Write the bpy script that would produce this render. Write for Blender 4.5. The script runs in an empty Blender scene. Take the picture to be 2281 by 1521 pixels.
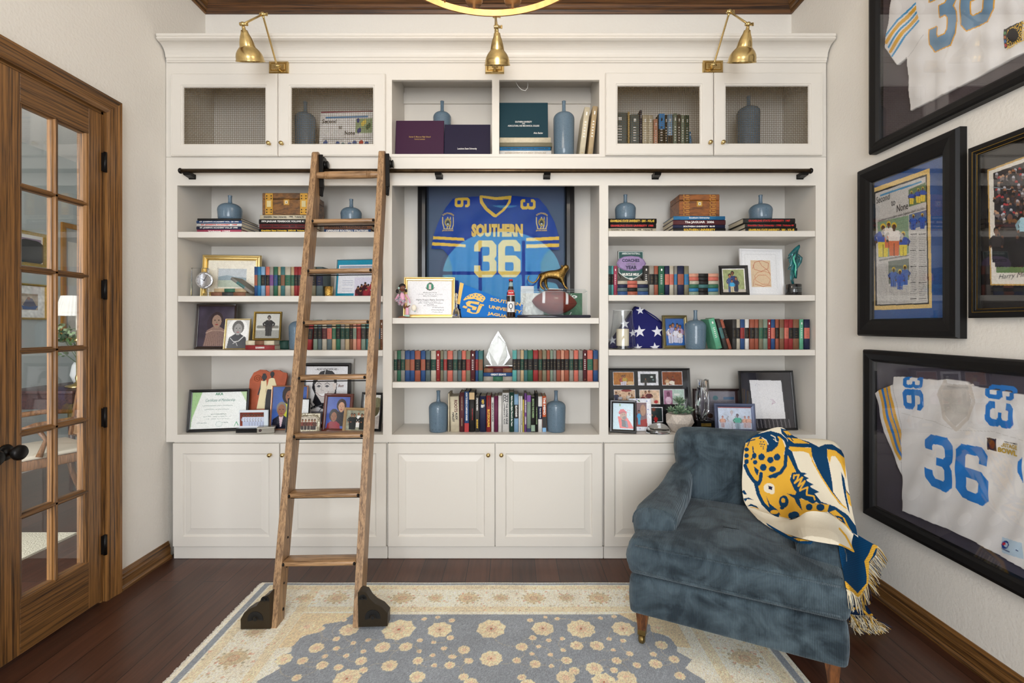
import bpy, bmesh, math, random
import numpy as np
from mathutils import Vector, Matrix
random.seed(7); np.random.seed(7)
S = bpy.context.scene
COLL = S.collection
# ---------------------------------------------------------------- camera
F, CX, CY, CH = 1075.0, 1142.0, 725.0, 1.38      # focal length and principal point in photo pixels, eye height
cam = bpy.data.cameras.new('camera'); camo = bpy.data.objects.new('camera', cam); COLL.objects.link(camo)
camo.location = (0, 0, CH); camo.rotation_euler = (math.pi/2, 0, 0)
cam.sensor_width = 36; cam.lens = 36*F/2281; cam.shift_x = -(CX-1140.5)/2281; cam.shift_y = -(760.5-CY)/2281
cam.clip_start = .02
S.camera = camo
# ---------------------------------------------------------------- light
S.view_settings.view_transform = 'Standard'; S.view_settings.look = 'None'
S.view_settings.gamma = 1; S.view_settings.use_curve_mapping = False
S.view_settings.exposure = 0.22
wd = bpy.data.worlds.new('sky'); S.world = wd; wd.use_nodes = True
bg = wd.node_tree.nodes['Background']; bg.inputs[0].default_value = (.86, .93, 1.0, 1); bg.inputs[1].default_value = 3.6
def area(name, loc, rot, sx, sy, power, col=(1, 1, 1), portal=False):
    l = bpy.data.lights.new(name, 'AREA'); l.shape = 'RECTANGLE'; l.size = sx; l.size_y = sy
    l.energy = power; l.color = col
    if portal: l.cycles.is_portal = True
    o = bpy.data.objects.new(name, l); o.location = loc; o.rotation_euler = rot; COLL.objects.link(o); return o
PI = math.pi
area('window_daylight', (-.2, -2.76, 1.78), (PI/2, 0, 0), 2.3, 2.66, 125, (.96, .98, 1))
area('hall_fill_light', (-3.2, -.9, 1.6), (PI/2, 0, 0), 1.9, 2.2, 120, (.96, .98, 1))  # added area light that brightens the hall from its unseen open end
CHAND_POWER = 2.2
# ---------------------------------------------------------------- helpers
def lin(c):
    c = np.asarray(c, float)/255.0
    return np.where(c <= .04045, c/12.92, ((c+.055)/1.055)**2.4)
_m = {}
def nt(name):
    m = bpy.data.materials.new(name); m.use_nodes = True
    return m, m.node_tree, m.node_tree.nodes['Principled BSDF']
def M(name, rgb=(200, 200, 200), r=.5, metal=0, bump=None, var=None, coat=0, sheen=0, spec=.5, trans=0, ior=1.45, emit=0):
    if name in _m: return _m[name]
    m, t, b = nt(name); c = list(lin(rgb))+[1]
    b.inputs['Base Color'].default_value = c; b.inputs['Roughness'].default_value = r
    b.inputs['Metallic'].default_value = metal; b.inputs['Specular IOR Level'].default_value = spec
    b.inputs['Coat Weight'].default_value = coat; b.inputs['Coat Roughness'].default_value = .08
    b.inputs['Sheen Weight'].default_value = sheen; b.inputs['Transmission Weight'].default_value = trans
    b.inputs['IOR'].default_value = ior
    if emit: b.inputs['Emission Color'].default_value = c; b.inputs['Emission Strength'].default_value = emit
    tc = t.nodes.new('ShaderNodeTexCoord')
    if var:
        n = t.nodes.new('ShaderNodeTexNoise'); n.inputs['Scale'].default_value = var[0]; n.inputs['Detail'].default_value = 5
        t.links.new(tc.outputs['Object'], n.inputs['Vector'])
        mx = t.nodes.new('ShaderNodeMix'); mx.data_type = 'RGBA'
        cr = t.nodes.new('ShaderNodeValToRGB'); cr.color_ramp.elements[0].position = .35; cr.color_ramp.elements[1].position = .65
        t.links.new(n.outputs['Fac'], cr.inputs[0]); t.links.new(cr.outputs[0], mx.inputs['Factor'])
        k = var[1]
        mx.inputs['A'].default_value = [x*(1-k) for x in c[:3]]+[1]; mx.inputs['B'].default_value = [min(1, x*(1+k)) for x in c[:3]]+[1]
        t.links.new(mx.outputs['Result'], b.inputs['Base Color'])
    if bump:
        n = t.nodes.new('ShaderNodeTexNoise'); n.inputs['Scale'].default_value = bump[0]; n.inputs['Detail'].default_value = 3
        t.links.new(tc.outputs['Object'], n.inputs['Vector'])
        bp = t.nodes.new('ShaderNodeBump'); bp.inputs['Strength'].default_value = bump[1]; bp.inputs['Distance'].default_value = bump[2] if len(bump) > 2 else .002
        t.links.new(n.outputs['Fac'], bp.inputs['Height']); t.links.new(bp.outputs[0], b.inputs['Normal'])
    _m[name] = m; return m
def wood(name, dark, light, ax=2, r=.42, fine=60, along=2.5, coat=.15):
    if name in _m: return _m[name]
    m, t, b = nt(name); L = t.links.new
    tc = t.nodes.new('ShaderNodeTexCoord'); mp = t.nodes.new('ShaderNodeMapping')
    sc = [fine]*3; sc[ax] = along; mp.inputs['Scale'].default_value = sc; L(tc.outputs['Object'], mp.inputs[0])
    n = t.nodes.new('ShaderNodeTexNoise'); n.inputs['Scale'].default_value = 1; n.inputs['Detail'].default_value = 7; n.inputs['Roughness'].default_value = .62; n.inputs['Distortion'].default_value = .45
    L(mp.outputs[0], n.inputs['Vector'])
    mp2 = t.nodes.new('ShaderNodeMapping'); sc2 = [fine*4]*3; sc2[ax] = along*5; mp2.inputs['Scale'].default_value = sc2; L(tc.outputs['Object'], mp2.inputs[0])
    n2 = t.nodes.new('ShaderNodeTexNoise'); n2.inputs['Scale'].default_value = 1; n2.inputs['Detail'].default_value = 3; L(mp2.outputs[0], n2.inputs['Vector'])
    ad = t.nodes.new('ShaderNodeMath'); ad.operation = 'MULTIPLY_ADD'; L(n2.outputs[0], ad.inputs[0]); ad.inputs[1].default_value = .45; L(n.outputs[0], ad.inputs[2])
    cr = t.nodes.new('ShaderNodeValToRGB'); e = cr.color_ramp.elements
    e[0].position = .58; e[0].color = list(lin(dark))+[1]; e[1].position = .82; e[1].color = list(lin(light))+[1]
    L(ad.outputs[0], cr.inputs[0]); L(cr.outputs[0], b.inputs['Base Color'])
    bp = t.nodes.new('ShaderNodeBump'); bp.inputs['Strength'].default_value = .25; bp.inputs['Distance'].default_value = .001
    L(ad.outputs[0], bp.inputs['Height']); L(bp.outputs[0], b.inputs['Normal'])
    b.inputs['Roughness'].default_value = r; b.inputs['Coat Weight'].default_value = coat; b.inputs['Coat Roughness'].default_value = .25
    _m[name] = m; return m
def printmat(name, r=.35, bump=None, sheen=0, spec=.5):
    if name in _m: return _m[name]
    m, t, b = nt(name); a = t.nodes.new('ShaderNodeAttribute'); a.attribute_name = 'pattern'
    t.links.new(a.outputs['Color'], b.inputs['Base Color']); b.inputs['Roughness'].default_value = r
    b.inputs['Sheen Weight'].default_value = sheen; b.inputs['Specular IOR Level'].default_value = spec
    if bump:
        tc = t.nodes.new('ShaderNodeTexCoord'); n = t.nodes.new('ShaderNodeTexNoise'); n.inputs['Scale'].default_value = bump[0]; n.inputs['Detail'].default_value = 3
        t.links.new(tc.outputs['Object'], n.inputs['Vector'])
        bp = t.nodes.new('ShaderNodeBump'); bp.inputs['Strength'].default_value = bump[1]; bp.inputs['Distance'].default_value = bump[2]
        t.links.new(n.outputs['Fac'], bp.inputs['Height']); t.links.new(bp.outputs[0], b.inputs['Normal'])
    _m[name] = m; return m
def pane_mat(name='clear_glass', tint=(1, 1, 1), gl=1.0, r=0.0, refl=(1, 1, 1)):
    if name in _m: return _m[name]
    m, t, b = nt(name); t.nodes.remove(b); out = [n for n in t.nodes if n.type == 'OUTPUT_MATERIAL'][0]
    tr = t.nodes.new('ShaderNodeBsdfTransparent'); tr.inputs[0].default_value = (*tint, 1)
    g = t.nodes.new('ShaderNodeBsdfGlossy'); g.inputs['Roughness'].default_value = r; g.inputs[0].default_value = (*refl, 1)
    fr = t.nodes.new('ShaderNodeFresnel'); ge = t.nodes.new('ShaderNodeNewGeometry'); mr = t.nodes.new('ShaderNodeMapRange')
    mr.inputs['To Min'].default_value = 1.5; mr.inputs['To Max'].default_value = 1/1.5; t.links.new(ge.outputs['Backfacing'], mr.inputs['Value']); t.links.new(mr.outputs['Result'], fr.inputs[0])
    ml = t.nodes.new('ShaderNodeMath'); ml.operation = 'MULTIPLY'; ml.inputs[1].default_value = gl; ml.use_clamp = True
    mx = t.nodes.new('ShaderNodeMixShader'); t.links.new(fr.outputs[0], ml.inputs[0]); t.links.new(ml.outputs[0], mx.inputs[0])
    t.links.new(tr.outputs[0], mx.inputs[1]); t.links.new(g.outputs[0], mx.inputs[2]); t.links.new(mx.outputs[0], out.inputs[0])
    _m[name] = m; return m
class MB:
    """collects shapes and links them as ONE mesh object"""
    def __init__(s): s.b = []; s.mats = []; s.T = None
    def mi(s, mat):
        if mat not in s.mats: s.mats.append(mat)
        return s.mats.index(mat)
    def add(s, v, f, mat, smooth=False, col=None, X=None):
        v = np.asarray(v, float).reshape(-1, 3)
        for T in (X, s.T):
            if T is not None:
                A = np.array(T); v = v@A[:3, :3].T+A[:3, 3]
        s.b.append((v, f, s.mi(mat), smooth, col)); return s
    def box(s, x0, x1, y0, y1, z0, z1, mat, bev=0, X=None):
        if bev <= 0:
            v = [(x, y, z) for x in (x0, x1) for y in (y0, y1) for z in (z0, z1)]
            return s.add(v, [(0, 1, 3, 2), (4, 6, 7, 5), (0, 4, 5, 1), (2, 3, 7, 6), (0, 2, 6, 4), (1, 5, 7, 3)], mat, X=X)
        bev = min(bev, (x1-x0)*.49, (y1-y0)*.49, (z1-z0)*.49)
        bm = bmesh.new(); bmesh.ops.create_cube(bm, size=1)
        for v in bm.verts: v.co = ((x0+x1)/2+v.co.x*(x1-x0), (y0+y1)/2+v.co.y*(y1-y0), (z0+z1)/2+v.co.z*(z1-z0))
        bmesh.ops.bevel(bm, geom=list(bm.edges), offset=bev, segments=2 if bev > .004 else 1, profile=.5, affect='EDGES')
        return s.bm(bm, mat, bev > .004, X)
    def bm(s, bm, mat, smooth=False, X=None):
        bm.verts.index_update()
        s.add([v.co[:] for v in bm.verts], [tuple(v.index for v in f.verts) for f in bm.faces], mat, smooth, X=X); bm.free(); return s
    def prism(s, pts, c0, c1, mat, plane='xz', smooth=False, X=None):
        """pts polygon in plane, extruded from c0 to c1 along the third axis"""
        n = len(pts)
        mk = {'xz': lambda a, b, c: (a, c, b), 'yz': lambda a, b, c: (c, a, b), 'xy': lambda a, b, c: (a, b, c)}[plane]
        v = [mk(a, b, c0) for a, b in pts]+[mk(a, b, c1) for a, b in pts]
        f = [tuple(range(n)), tuple(range(2*n-1, n-1, -1))]+[(i, i+n, (i+1) % n+n, (i+1) % n) for i in range(n)]
        return s.add(v, f, mat, smooth, X=X)
    def rings(s, rs, mat, cap0=True, cap1=True, smooth=False, close=True, X=None):
        n = len(rs[0]); v = [p for r in rs for p in r]; f = []
        for k in range(len(rs)-1):
            for i in range(n if close else n-1):
                j = (i+1) % n; f.append((k*n+i, k*n+j, (k+1)*n+j, (k+1)*n+i))
        if cap0: f.append(tuple(range(n-1, -1, -1)))
        if cap1: f.append(tuple(range((len(rs)-1)*n, len(rs)*n)))
        return s.add(v, f, mat, smooth, X=X)
    def rectprof(s, x0, x1, z0, z1, prof, mat, cap=True, back=False, X=None, smooth=False):
        rs = [[(x0+i, y, z0+i), (x1-i, y, z0+i), (x1-i, y, z1-i), (x0+i, y, z1-i)] for i, y in prof]
        return s.rings(rs, mat, back, cap, smooth, X=X)
    def lathe(s, prof, mat, n=24, c=(0, 0, 0), smooth=True, X=None, cap=True, sx=1, sy=1):
        rs = [[(c[0]+sx*r*math.cos(2*PI*k/n), c[1]+sy*r*math.sin(2*PI*k/n), c[2]+z) for k in range(n)] for r, z in prof]
        return s.rings(rs, mat, cap, cap, smooth, X=X)
    def tube(s, pts, r, mat, n=8, cap=True, smooth=True, X=None, flat=1):
        pts = [Vector(p) for p in pts]; rr = r if isinstance(r, (list, tuple)) else [r]*len(pts); rs = []; up = None
        for i, p in enumerate(pts):
            d = (pts[min(i+1, len(pts)-1)]-pts[max(i-1, 0)]).normalized()
            if up is None: up = d.orthogonal().normalized()
            up = (up-d*up.dot(d)).normalized(); sd = d.cross(up)
            rs.append([tuple(p+up*rr[i]*math.cos(2*PI*k/n)+sd*rr[i]*flat*math.sin(2*PI*k/n)) for k in range(n)])
        return s.rings(rs, mat, cap, cap, smooth, X=X)
    def ball(s, c, r, mat, n=12, sx=1, sy=1, sz=1, X=None):
        pr = [(max(r*math.sin(PI*k/(n//2+2)), 1e-5), -r*sz*math.cos(PI*k/(n//2+2))) for k in range(n//2+3)]
        return s.lathe(pr, mat, n, c, X=X, sx=sx, sy=sy)
    def grid(s, P, mat, C=None, smooth=True, keep=None, X=None, flip=False):
        """P: (ny,nx,3) points; C: (ny,nx,3) srgb 0..1; keep: (ny-1,nx-1) mask"""
        ny, nx = P.shape[:2]; a = np.arange(ny*nx).reshape(ny, nx)
        f = np.stack([a[:-1, :-1], a[1:, :-1], a[1:, 1:], a[:-1, 1:]], -1).reshape(-1, 4)
        if flip: f = f[:, ::-1]
        if keep is not None: f = f[keep.reshape(-1)]
        return s.add(P.reshape(-1, 3), f, mat, smooth, None if C is None else C.reshape(-1, 3), X)
    def text(s, txt, o, xd, yd, h, mat, w=None, bold=.02, align='c', ex=.0003, slant=0):
        tv, tf = glyphs(txt, bold)
        if len(tv) == 0: return s
        x0, x1 = tv[:, 0].min(), tv[:, 0].max(); y0, y1 = tv[:, 1].min(), tv[:, 1].max()
        sy = h/max(y1-y0, 1e-6); sx = (w/(x1-x0)) if w else sy
        lx = (tv[:, 0]-(x0+x1)/2)*sx if align == 'c' else (tv[:, 0]-x0)*sx
        ly = (tv[:, 1]-(y0+y1)/2)*sy
        lx = lx+slant*ly
        xd, yd = np.array(xd, float), np.array(yd, float); nd = np.cross(xd, yd)
        P = np.array(o, float)+lx[:, None]*xd+ly[:, None]*yd+ex*nd
        return s.add(P, tf, mat)
    def build(s, name, parent=None, loc=None, rotz=0):
        V = np.concatenate([b[0] for b in s.b]); me = bpy.data.meshes.new(name)
        lv = []; ls = []; mi = []; sm = []; st = 0; vo = 0; anyc = any(b[4] is not None for b in s.b); C = []
        for v, f, m, smooth, col in s.b:
            if isinstance(f, np.ndarray):
                q = f.shape[1]; lv.append((f+vo).reshape(-1)); ls.append(st+q*np.arange(len(f))); st += q*len(f)
            else:
                fl = np.array([i for q in f for i in q], int)+vo; ln = np.array([len(q) for q in f]); lv.append(fl)
                ls.append(st+np.concatenate([[0], np.cumsum(ln)[:-1]])); st += int(ln.sum())
            mi.append(np.full(len(f), m)); sm.append(np.full(len(f), smooth)); vo += len(v)
            if anyc: C.append(np.ones((len(v), 3)) if col is None else np.clip(col, 0, 1))
        lv = np.concatenate(lv).astype(np.int32); ls = np.concatenate(ls).astype(np.int32)
        me.vertices.add(len(V)); me.loops.add(len(lv)); me.polygons.add(len(ls))
        me.vertices.foreach_set('co', V.astype(np.float32).reshape(-1)); me.loops.foreach_set('vertex_index', lv)
        me.polygons.foreach_set('loop_start', ls)
        for m in s.mats: me.materials.append(m)
        me.polygons.foreach_set('material_index', np.concatenate(mi).astype(np.int32))
        me.polygons.foreach_set('use_smooth', np.concatenate(sm).astype(bool))
        me.update(calc_edges=True)
        if anyc:
            a = me.color_attributes.new('pattern', 'FLOAT_COLOR', 'POINT'); c = np.concatenate(C)
            c = lin(c*255); a.data.foreach_set('color', np.concatenate([c, np.ones((len(c), 1))], 1).astype(np.float32).reshape(-1))
        me.validate()
        bm = bmesh.new(); bm.from_mesh(me)
        if len(bm.faces) < 20000: bmesh.ops.recalc_face_normals(bm, faces=bm.faces); bm.to_mesh(me)
        bm.free()
        o = bpy.data.objects.new(name, me); COLL.objects.link(o)
        if parent is not None: o.parent = parent
        if loc is not None: o.location = loc
        if rotz: o.rotation_euler.z = rotz
        return o
_g = {}
def glyphs(txt, bold=.02):
    k = (txt, bold)
    if k not in _g:
        cu = bpy.data.curves.new('t', 'FONT'); cu.body = txt; cu.offset = bold; cu.resolution_u = 2; cu.fill_mode = 'FRONT'
        o = bpy.data.objects.new('t', cu); me = bpy.data.meshes.new_from_object(o)
        v = np.array([p.co[:] for p in me.vertices]).reshape(-1, 3); f = [tuple(p.vertices) for p in me.polygons]
        bpy.data.objects.remove(o); bpy.data.curves.remove(cu); bpy.data.meshes.remove(me); _g[k] = (v, f)
    return _g[k]
XD, ZD, ND = (1, 0, 0), (0, 0, 1), (0, 0, -1)
def tag(o, label=None, cat=None, group=None, kind=None):
    if label: o['label'] = label
    if cat: o['category'] = cat
    if group: o['group'] = group
    if kind: o['kind'] = kind
    return o
def thing(name, label, cat, loc=(0, 0, 0), rz=0, group=None, rx=0, ry=0):
    o = bpy.data.objects.new(name, None); COLL.objects.link(o); o.empty_display_size = .05
    o.location = loc; o.rotation_euler = (rx, ry, rz); return tag(o, label, cat, group)
def struct(o): o['kind'] = 'structure'; return o
def W(px, py, Y): return Vector(((px-CX)*Y/F, Y, CH-(py-CY)*Y/F))
def wx(px, Y): return (px-CX)*Y/F
def wz(py, Y): return CH-(py-CY)*Y/F
class Cv:
    """paints a pattern on the points of a grid; X,Y are the pattern coordinates of the points"""
    def __init__(s, X, Y, bg):
        s.X, s.Y = X, Y; s.c = np.zeros(X.shape+(3,))+np.array(bg)/255.
        s.reg = np.allclose(X[0], X[-1]) and np.allclose(Y[:, 0], Y[:, -1])
    def win(s, xs, ys, pad=0):
        """index window of a regular grid that holds the shape"""
        if not s.reg: return None
        i = np.nonzero((s.X[0] >= min(xs)-pad) & (s.X[0] <= max(xs)+pad))[0]; j = np.nonzero((s.Y[:, 0] >= min(ys)-pad) & (s.Y[:, 0] <= max(ys)+pad))[0]
        if len(i) == 0 or len(j) == 0: return 0
        return slice(j[0], j[-1]+1), slice(i[0], i[-1]+1)
    def sub(s, w):
        t = Cv.__new__(Cv); t.X = s.X[w]; t.Y = s.Y[w]; t.c = s.c[w]; t.reg = False; return t
    def fill(s, m, col, a=1.):
        s.c[m] = s.c[m]*(1-a)+a*np.array(col)/255.; return s
    def pmask(s, pts):
        m = np.zeros(s.X.shape, bool); n = len(pts)
        for i in range(n):
            (x1, y1), (x2, y2) = pts[i], pts[(i+1) % n]
            if y1 == y2: continue
            c = ((s.Y >= min(y1, y2)) & (s.Y < max(y1, y2))) & (s.X < (x2-x1)*(s.Y-y1)/(y2-y1)+x1); m ^= c
        return m
    def poly(s, pts, col, a=1.):
        w = s.win([p[0] for p in pts], [p[1] for p in pts])
        if w == 0: return s
        if w: t = s.sub(w); t.fill(t.pmask(pts), col, a); return s
        return s.fill(s.pmask(pts), col, a)
    def rect(s, x0, y0, x1, y1, col, a=1.): return s.fill((s.X >= x0) & (s.X <= x1) & (s.Y >= y0) & (s.Y <= y1), col, a)
    def ell(s, cx, cy, rx, ry, col, a=1.):
        w = s.win([cx-rx, cx+rx], [cy-ry, cy+ry])
        if w == 0: return s
        if w: s.sub(w).ell(cx, cy, rx, ry, col, a); return s
        return s.fill(((s.X-cx)/rx)**2+((s.Y-cy)/ry)**2 <= 1, col, a)
    def line(s, pts, w, col, a=1.):
        v = s.win([p[0] for p in pts], [p[1] for p in pts], w)
        if v == 0: return s
        if v: s.sub(v).line(pts, w, col, a); return s
        m = np.zeros(s.X.shape, bool)
        for (x1, y1), (x2, y2) in zip(pts[:-1], pts[1:]):
            dx, dy = x2-x1, y2-y1; L = dx*dx+dy*dy+1e-9
            t = np.clip(((s.X-x1)*dx+(s.Y-y1)*dy)/L, 0, 1); m |= (s.X-x1-t*dx)**2+(s.Y-y1-t*dy)**2 <= (w/2)**2
        return s.fill(m, col, a)
    def glyph(s, ch, q, col, k=0):
        """athletic block digit in quad q (tl,tr,br,bl); k grows it"""
        cx = sum(p[0] for p in q)/4; cy = sum(p[1] for p in q)/4
        def mp(u, v):
            x = (1-u)*(1-v)*q[0][0]+u*(1-v)*q[1][0]+u*v*q[2][0]+(1-u)*v*q[3][0]
            y = (1-u)*(1-v)*q[0][1]+u*(1-v)*q[1][1]+u*v*q[2][1]+(1-u)*v*q[3][1]; return x, y
        for di in ((0, 0),) if not k else [(k*math.cos(a*PI/4), k*math.sin(a*PI/4)) for a in range(8)]:
            g = GL[ch]; m = s.pmask([(mp(*p)[0]+di[0], mp(*p)[1]+di[1]) for p in g[0]])
            for h in g[1:]: m &= ~s.pmask([(mp(*p)[0]+di[0], mp(*p)[1]+di[1]) for p in h])
            s.fill(m, col)
        return s
    def blotch(s, sc, amt, seed=0, mask=None):
        rs = np.random.RandomState(seed); v = np.zeros(s.X.shape)
        for k in range(14):
            a, b, p = rs.normal(0, sc, 1)[0], rs.normal(0, sc, 1)[0], rs.rand()*6.28
            v += np.sin(s.X*a+s.Y*b+p+1.3*np.sin(s.Y*a*.7-s.X*b*.6+p*2))
        v = v/14*amt
        if mask is not None: v = v*mask
        s.c = np.clip(s.c*(1+v[..., None]), 0, 1); return s
    def grain(s, amt, seed=0, mask=None):
        rs = np.random.RandomState(seed); v = rs.normal(0, amt, s.X.shape)
        if mask is not None: v = v*mask
        s.c = np.clip(s.c*(1+v[..., None]), 0, 1); return s
    def person(s, cx, top, h, skin, cloth, hair, legs=None, wide=.34, sitting=False):
        hd = h*.13; w = h*wide/2; lg = legs or cloth; dk = [k*.62 for k in lg]
        s.poly([(cx-w*.5, top+hd*1.9), (cx+w*.5, top+hd*1.9), (cx+w*.8, top+hd*2.5), (cx+w*.62, top+h*.58), (cx-w*.62, top+h*.58), (cx-w*.8, top+hd*2.5)], cloth)
        for d in (-1, 1):
            s.line([(cx+d*w*.72, top+hd*2.6), (cx+d*w*1.0, top+h*.42), (cx+d*w*.8, top+h*.54)], max(w*.3, .8), [k*.8 for k in cloth]); s.ell(cx+d*w*.8, top+h*.56, w*.15, w*.17, skin)
        s.poly([(cx-w*.62, top+h*.56), (cx+w*.62, top+h*.56), (cx+w*.55, top+h), (cx-w*.55, top+h)], lg); s.line([(cx, top+h*.64), (cx, top+h)], max(w*.1, .5), dk)
        s.rect(cx-w*.12, top+hd*1.5, cx+w*.12, top+hd*2.1, skin); s.ell(cx, top+hd*.85, hd*.62, hd*.8, hair); s.ell(cx, top+hd*1.12, hd*.46, hd*.62, skin); return s
    def bust(s, cx, top, w, skin, cloth, hair, hairk=1.25, shirt=None):
        s.poly([(cx-w*.2, top+w*1.05), (cx+w*.2, top+w*1.05), (cx+w*.75, top+w*1.4), (cx+w*.95, top+w*2.6), (cx-w*.95, top+w*2.6), (cx-w*.75, top+w*1.4)], cloth)
        if shirt: s.poly([(cx-w*.2, top+w*1.15), (cx+w*.2, top+w*1.15), (cx+w*.05, top+w*2), (cx-w*.05, top+w*2)], shirt)
        s.ell(cx, top+w*.5, w*.42*hairk, w*.5*hairk, hair); s.rect(cx-w*.14, top+w*.9, cx+w*.14, top+w*1.2, skin)
        s.ell(cx, top+w*.66, w*.36, w*.5, skin)
        for d in (-1, 1): s.ell(cx+d*w*.15, top+w*.58, w*.06, w*.035, [k*.25 for k in skin])
        s.ell(cx, top+w*.92, w*.13, w*.04, (150, 60, 60)); s.ell(cx, top+w*.75, w*.05, w*.05, [k*.8 for k in skin]); return s
    def scribble(s, x0, x1, y, w, col, n=9, amp=1.5, seed=1):
        rs = np.random.RandomState(seed); xs = np.linspace(x0, x1, n)
        return s.line([(x, y+rs.uniform(-amp, amp)) for x in xs], w, col)
GL = {'3': [[(.2, 0), (.8, 0), (1, .13), (1, .42), (.9, .5), (1, .58), (1, .87), (.8, 1), (.2, 1), (0, .87), (0, .68), (.28, .68), (.28, .78), (.34, .83), (.64, .83), (.7, .78), (.7, .62), (.62, .57), (.4, .57), (.4, .42), (.62, .42), (.7, .37), (.7, .22), (.64, .17), (.34, .17), (.28, .22), (.28, .3), (0, .3), (0, .13)]],
      '6': [[(.2, 0), (.8, 0), (1, .13), (1, .3), (.72, .3), (.72, .22), (.66, .17), (.36, .17), (.3, .22), (.3, .42), (.8, .42), (1, .54), (1, .87), (.8, 1), (.2, 1), (0, .87), (0, .13)], [(.3, .6), (.64, .6), (.7, .64), (.7, .79), (.64, .83), (.36, .83), (.3, .79)]]}
PAINT = M('warm_white_paint', (222, 217, 209), .38, bump=(9, .03, .002))
BRASS = M('aged_brass', (206, 180, 124), .24, 1, var=(30, .12))
GOLD = M('gold_leaf', (205, 168, 88), .3, 1, var=(60, .1))
BLACKM = M('blackened_iron', (26, 24, 23), .38, .6, bump=(120, .1, .001))
BLACKF = M('black_frame_lacquer', (16, 15, 17), .3, 0, coat=.3)
OAKV = wood('stained_oak_vertical', (54, 33, 14), (144, 100, 52), 2, fine=115, along=1.5)
OAKH = wood('stained_oak_along', (50, 30, 13), (130, 90, 46), 1, fine=115, along=1.5)
OAKX = wood('stained_oak_across', (40, 22, 10), (108, 70, 34), 0, fine=115, along=1.5)
LADDER = wood('ladder_oak', (108, 80, 54), (172, 136, 98), 2, fine=90, along=4)
LADDERX = wood('ladder_oak_tread', (100, 72, 46), (172, 134, 94), 0, fine=80, along=4)
PRINT = printmat('glossy_print', .22)
PAPER = printmat('matte_print', .7)
# ================================================================ THE ROOM
D = 2.85; s0 = D/F
XL, XR, YB, YR, ZC = -2.05, 1.86, 3.22, -2.7, 3.62
def fx(p): return (p-CX)*s0
def fz(p): return CH-(p-CY)*s0
WALL = M('greige_wall_paint', (233, 229, 222), .75, bump=(75, .5, .004))
def floor_mat():
    m, t, b = nt('dark_plank_floor'); L = t.links.new
    tc = t.nodes.new('ShaderNodeTexCoord'); mp = t.nodes.new('ShaderNodeMapping'); mp.inputs['Rotation'].default_value = (0, 0, PI/2)
    L(tc.outputs['Object'], mp.inputs[0])
    br = t.nodes.new('ShaderNodeTexBrick'); br.inputs['Scale'].default_value = 1; br.inputs['Brick Width'].default_value = 1.3; br.inputs['Row Height'].default_value = .128
    br.inputs['Mortar Size'].default_value = .0022; br.inputs['Mortar Smooth'].default_value = .2; br.offset = .37
    br.inputs['Color1'].default_value = list(lin((70, 40, 28)))+[1]; br.inputs['Color2'].default_value = list(lin((94, 57, 41)))+[1]; br.inputs['Mortar'].default_value = list(lin((22, 12, 8)))+[1]
    L(mp.outputs[0], br.inputs[0])
    m2 = t.nodes.new('ShaderNodeMapping'); m2.inputs['Scale'].default_value = (38, 3, 10); L(tc.outputs['Object'], m2.inputs[0])
    n = t.nodes.new('ShaderNodeTexNoise'); n.inputs['Scale'].default_value = 1; n.inputs['Detail'].default_value = 6; n.inputs['Distortion'].default_value = .8; L(m2.outputs[0], n.inputs['Vector'])
    mx = t.nodes.new('ShaderNodeMix'); mx.data_type = 'RGBA'; mx.blend_type = 'MULTIPLY'; mx.inputs['Factor'].default_value = .75
    cr = t.nodes.new('ShaderNodeValToRGB'); cr.color_ramp.elements[0].position = .3; cr.color_ramp.elements[0].color = (.38, .36, .34, 1); cr.color_ramp.elements[1].position = .7
    L(n.outputs[0], cr.inputs[0]); L(br.outputs[0], mx.inputs['A']); L(cr.outputs[0], mx.inputs['B']); L(mx.outputs['Result'], b.inputs['Base Color'])
    b.inputs['Roughness'].default_value = .34
    bp = t.nodes.new('ShaderNodeBump'); bp.inputs['Strength'].default_value = .3; bp.inputs['Distance'].default_value = .002
    ad = t.nodes.new('ShaderNodeMath'); ad.operation = 'SUBTRACT'; L(n.outputs[0], ad.inputs[0]); L(br.outputs['Fac'], ad.inputs[1])
    L(ad.outputs[0], bp.inputs['Height']); L(bp.outputs[0], b.inputs['Normal']); return m
FLOOR = floor_mat()
mb = MB(); mb.box(-4.9, XR+.15, YR-.15, 6.6, -.08, 0, FLOOR); struct(mb.build('floor'))
CEIL = M('ceiling_paint', (226, 223, 217), .8)
mb = MB(); mb.box(XL-.15, XR+.15, YR-.15, YB+.15, ZC, ZC+.08, CEIL); struct(mb.build('ceiling'))
mb = MB(); mb.box(XL-.15, XR+.15, YB, YB+.12, 0, ZC, WALL); struct(mb.build('wall_back'))
mb = MB(); mb.box(XR, XR+.12, YR-.1, YB, 0, ZC, WALL); struct(mb.build('wall_right'))
DY0, DY1, DZ = 1.385, 2.415, 2.445
mb = MB(); mb.prism([(YR-.1, 0), (DY0, 0), (DY0, DZ), (DY1, DZ), (DY1, 0), (YB, 0), (YB, ZC), (YR-.1, ZC)], XL-.12, XL, WALL, 'yz'); struct(mb.build('wall_left'))
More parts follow.
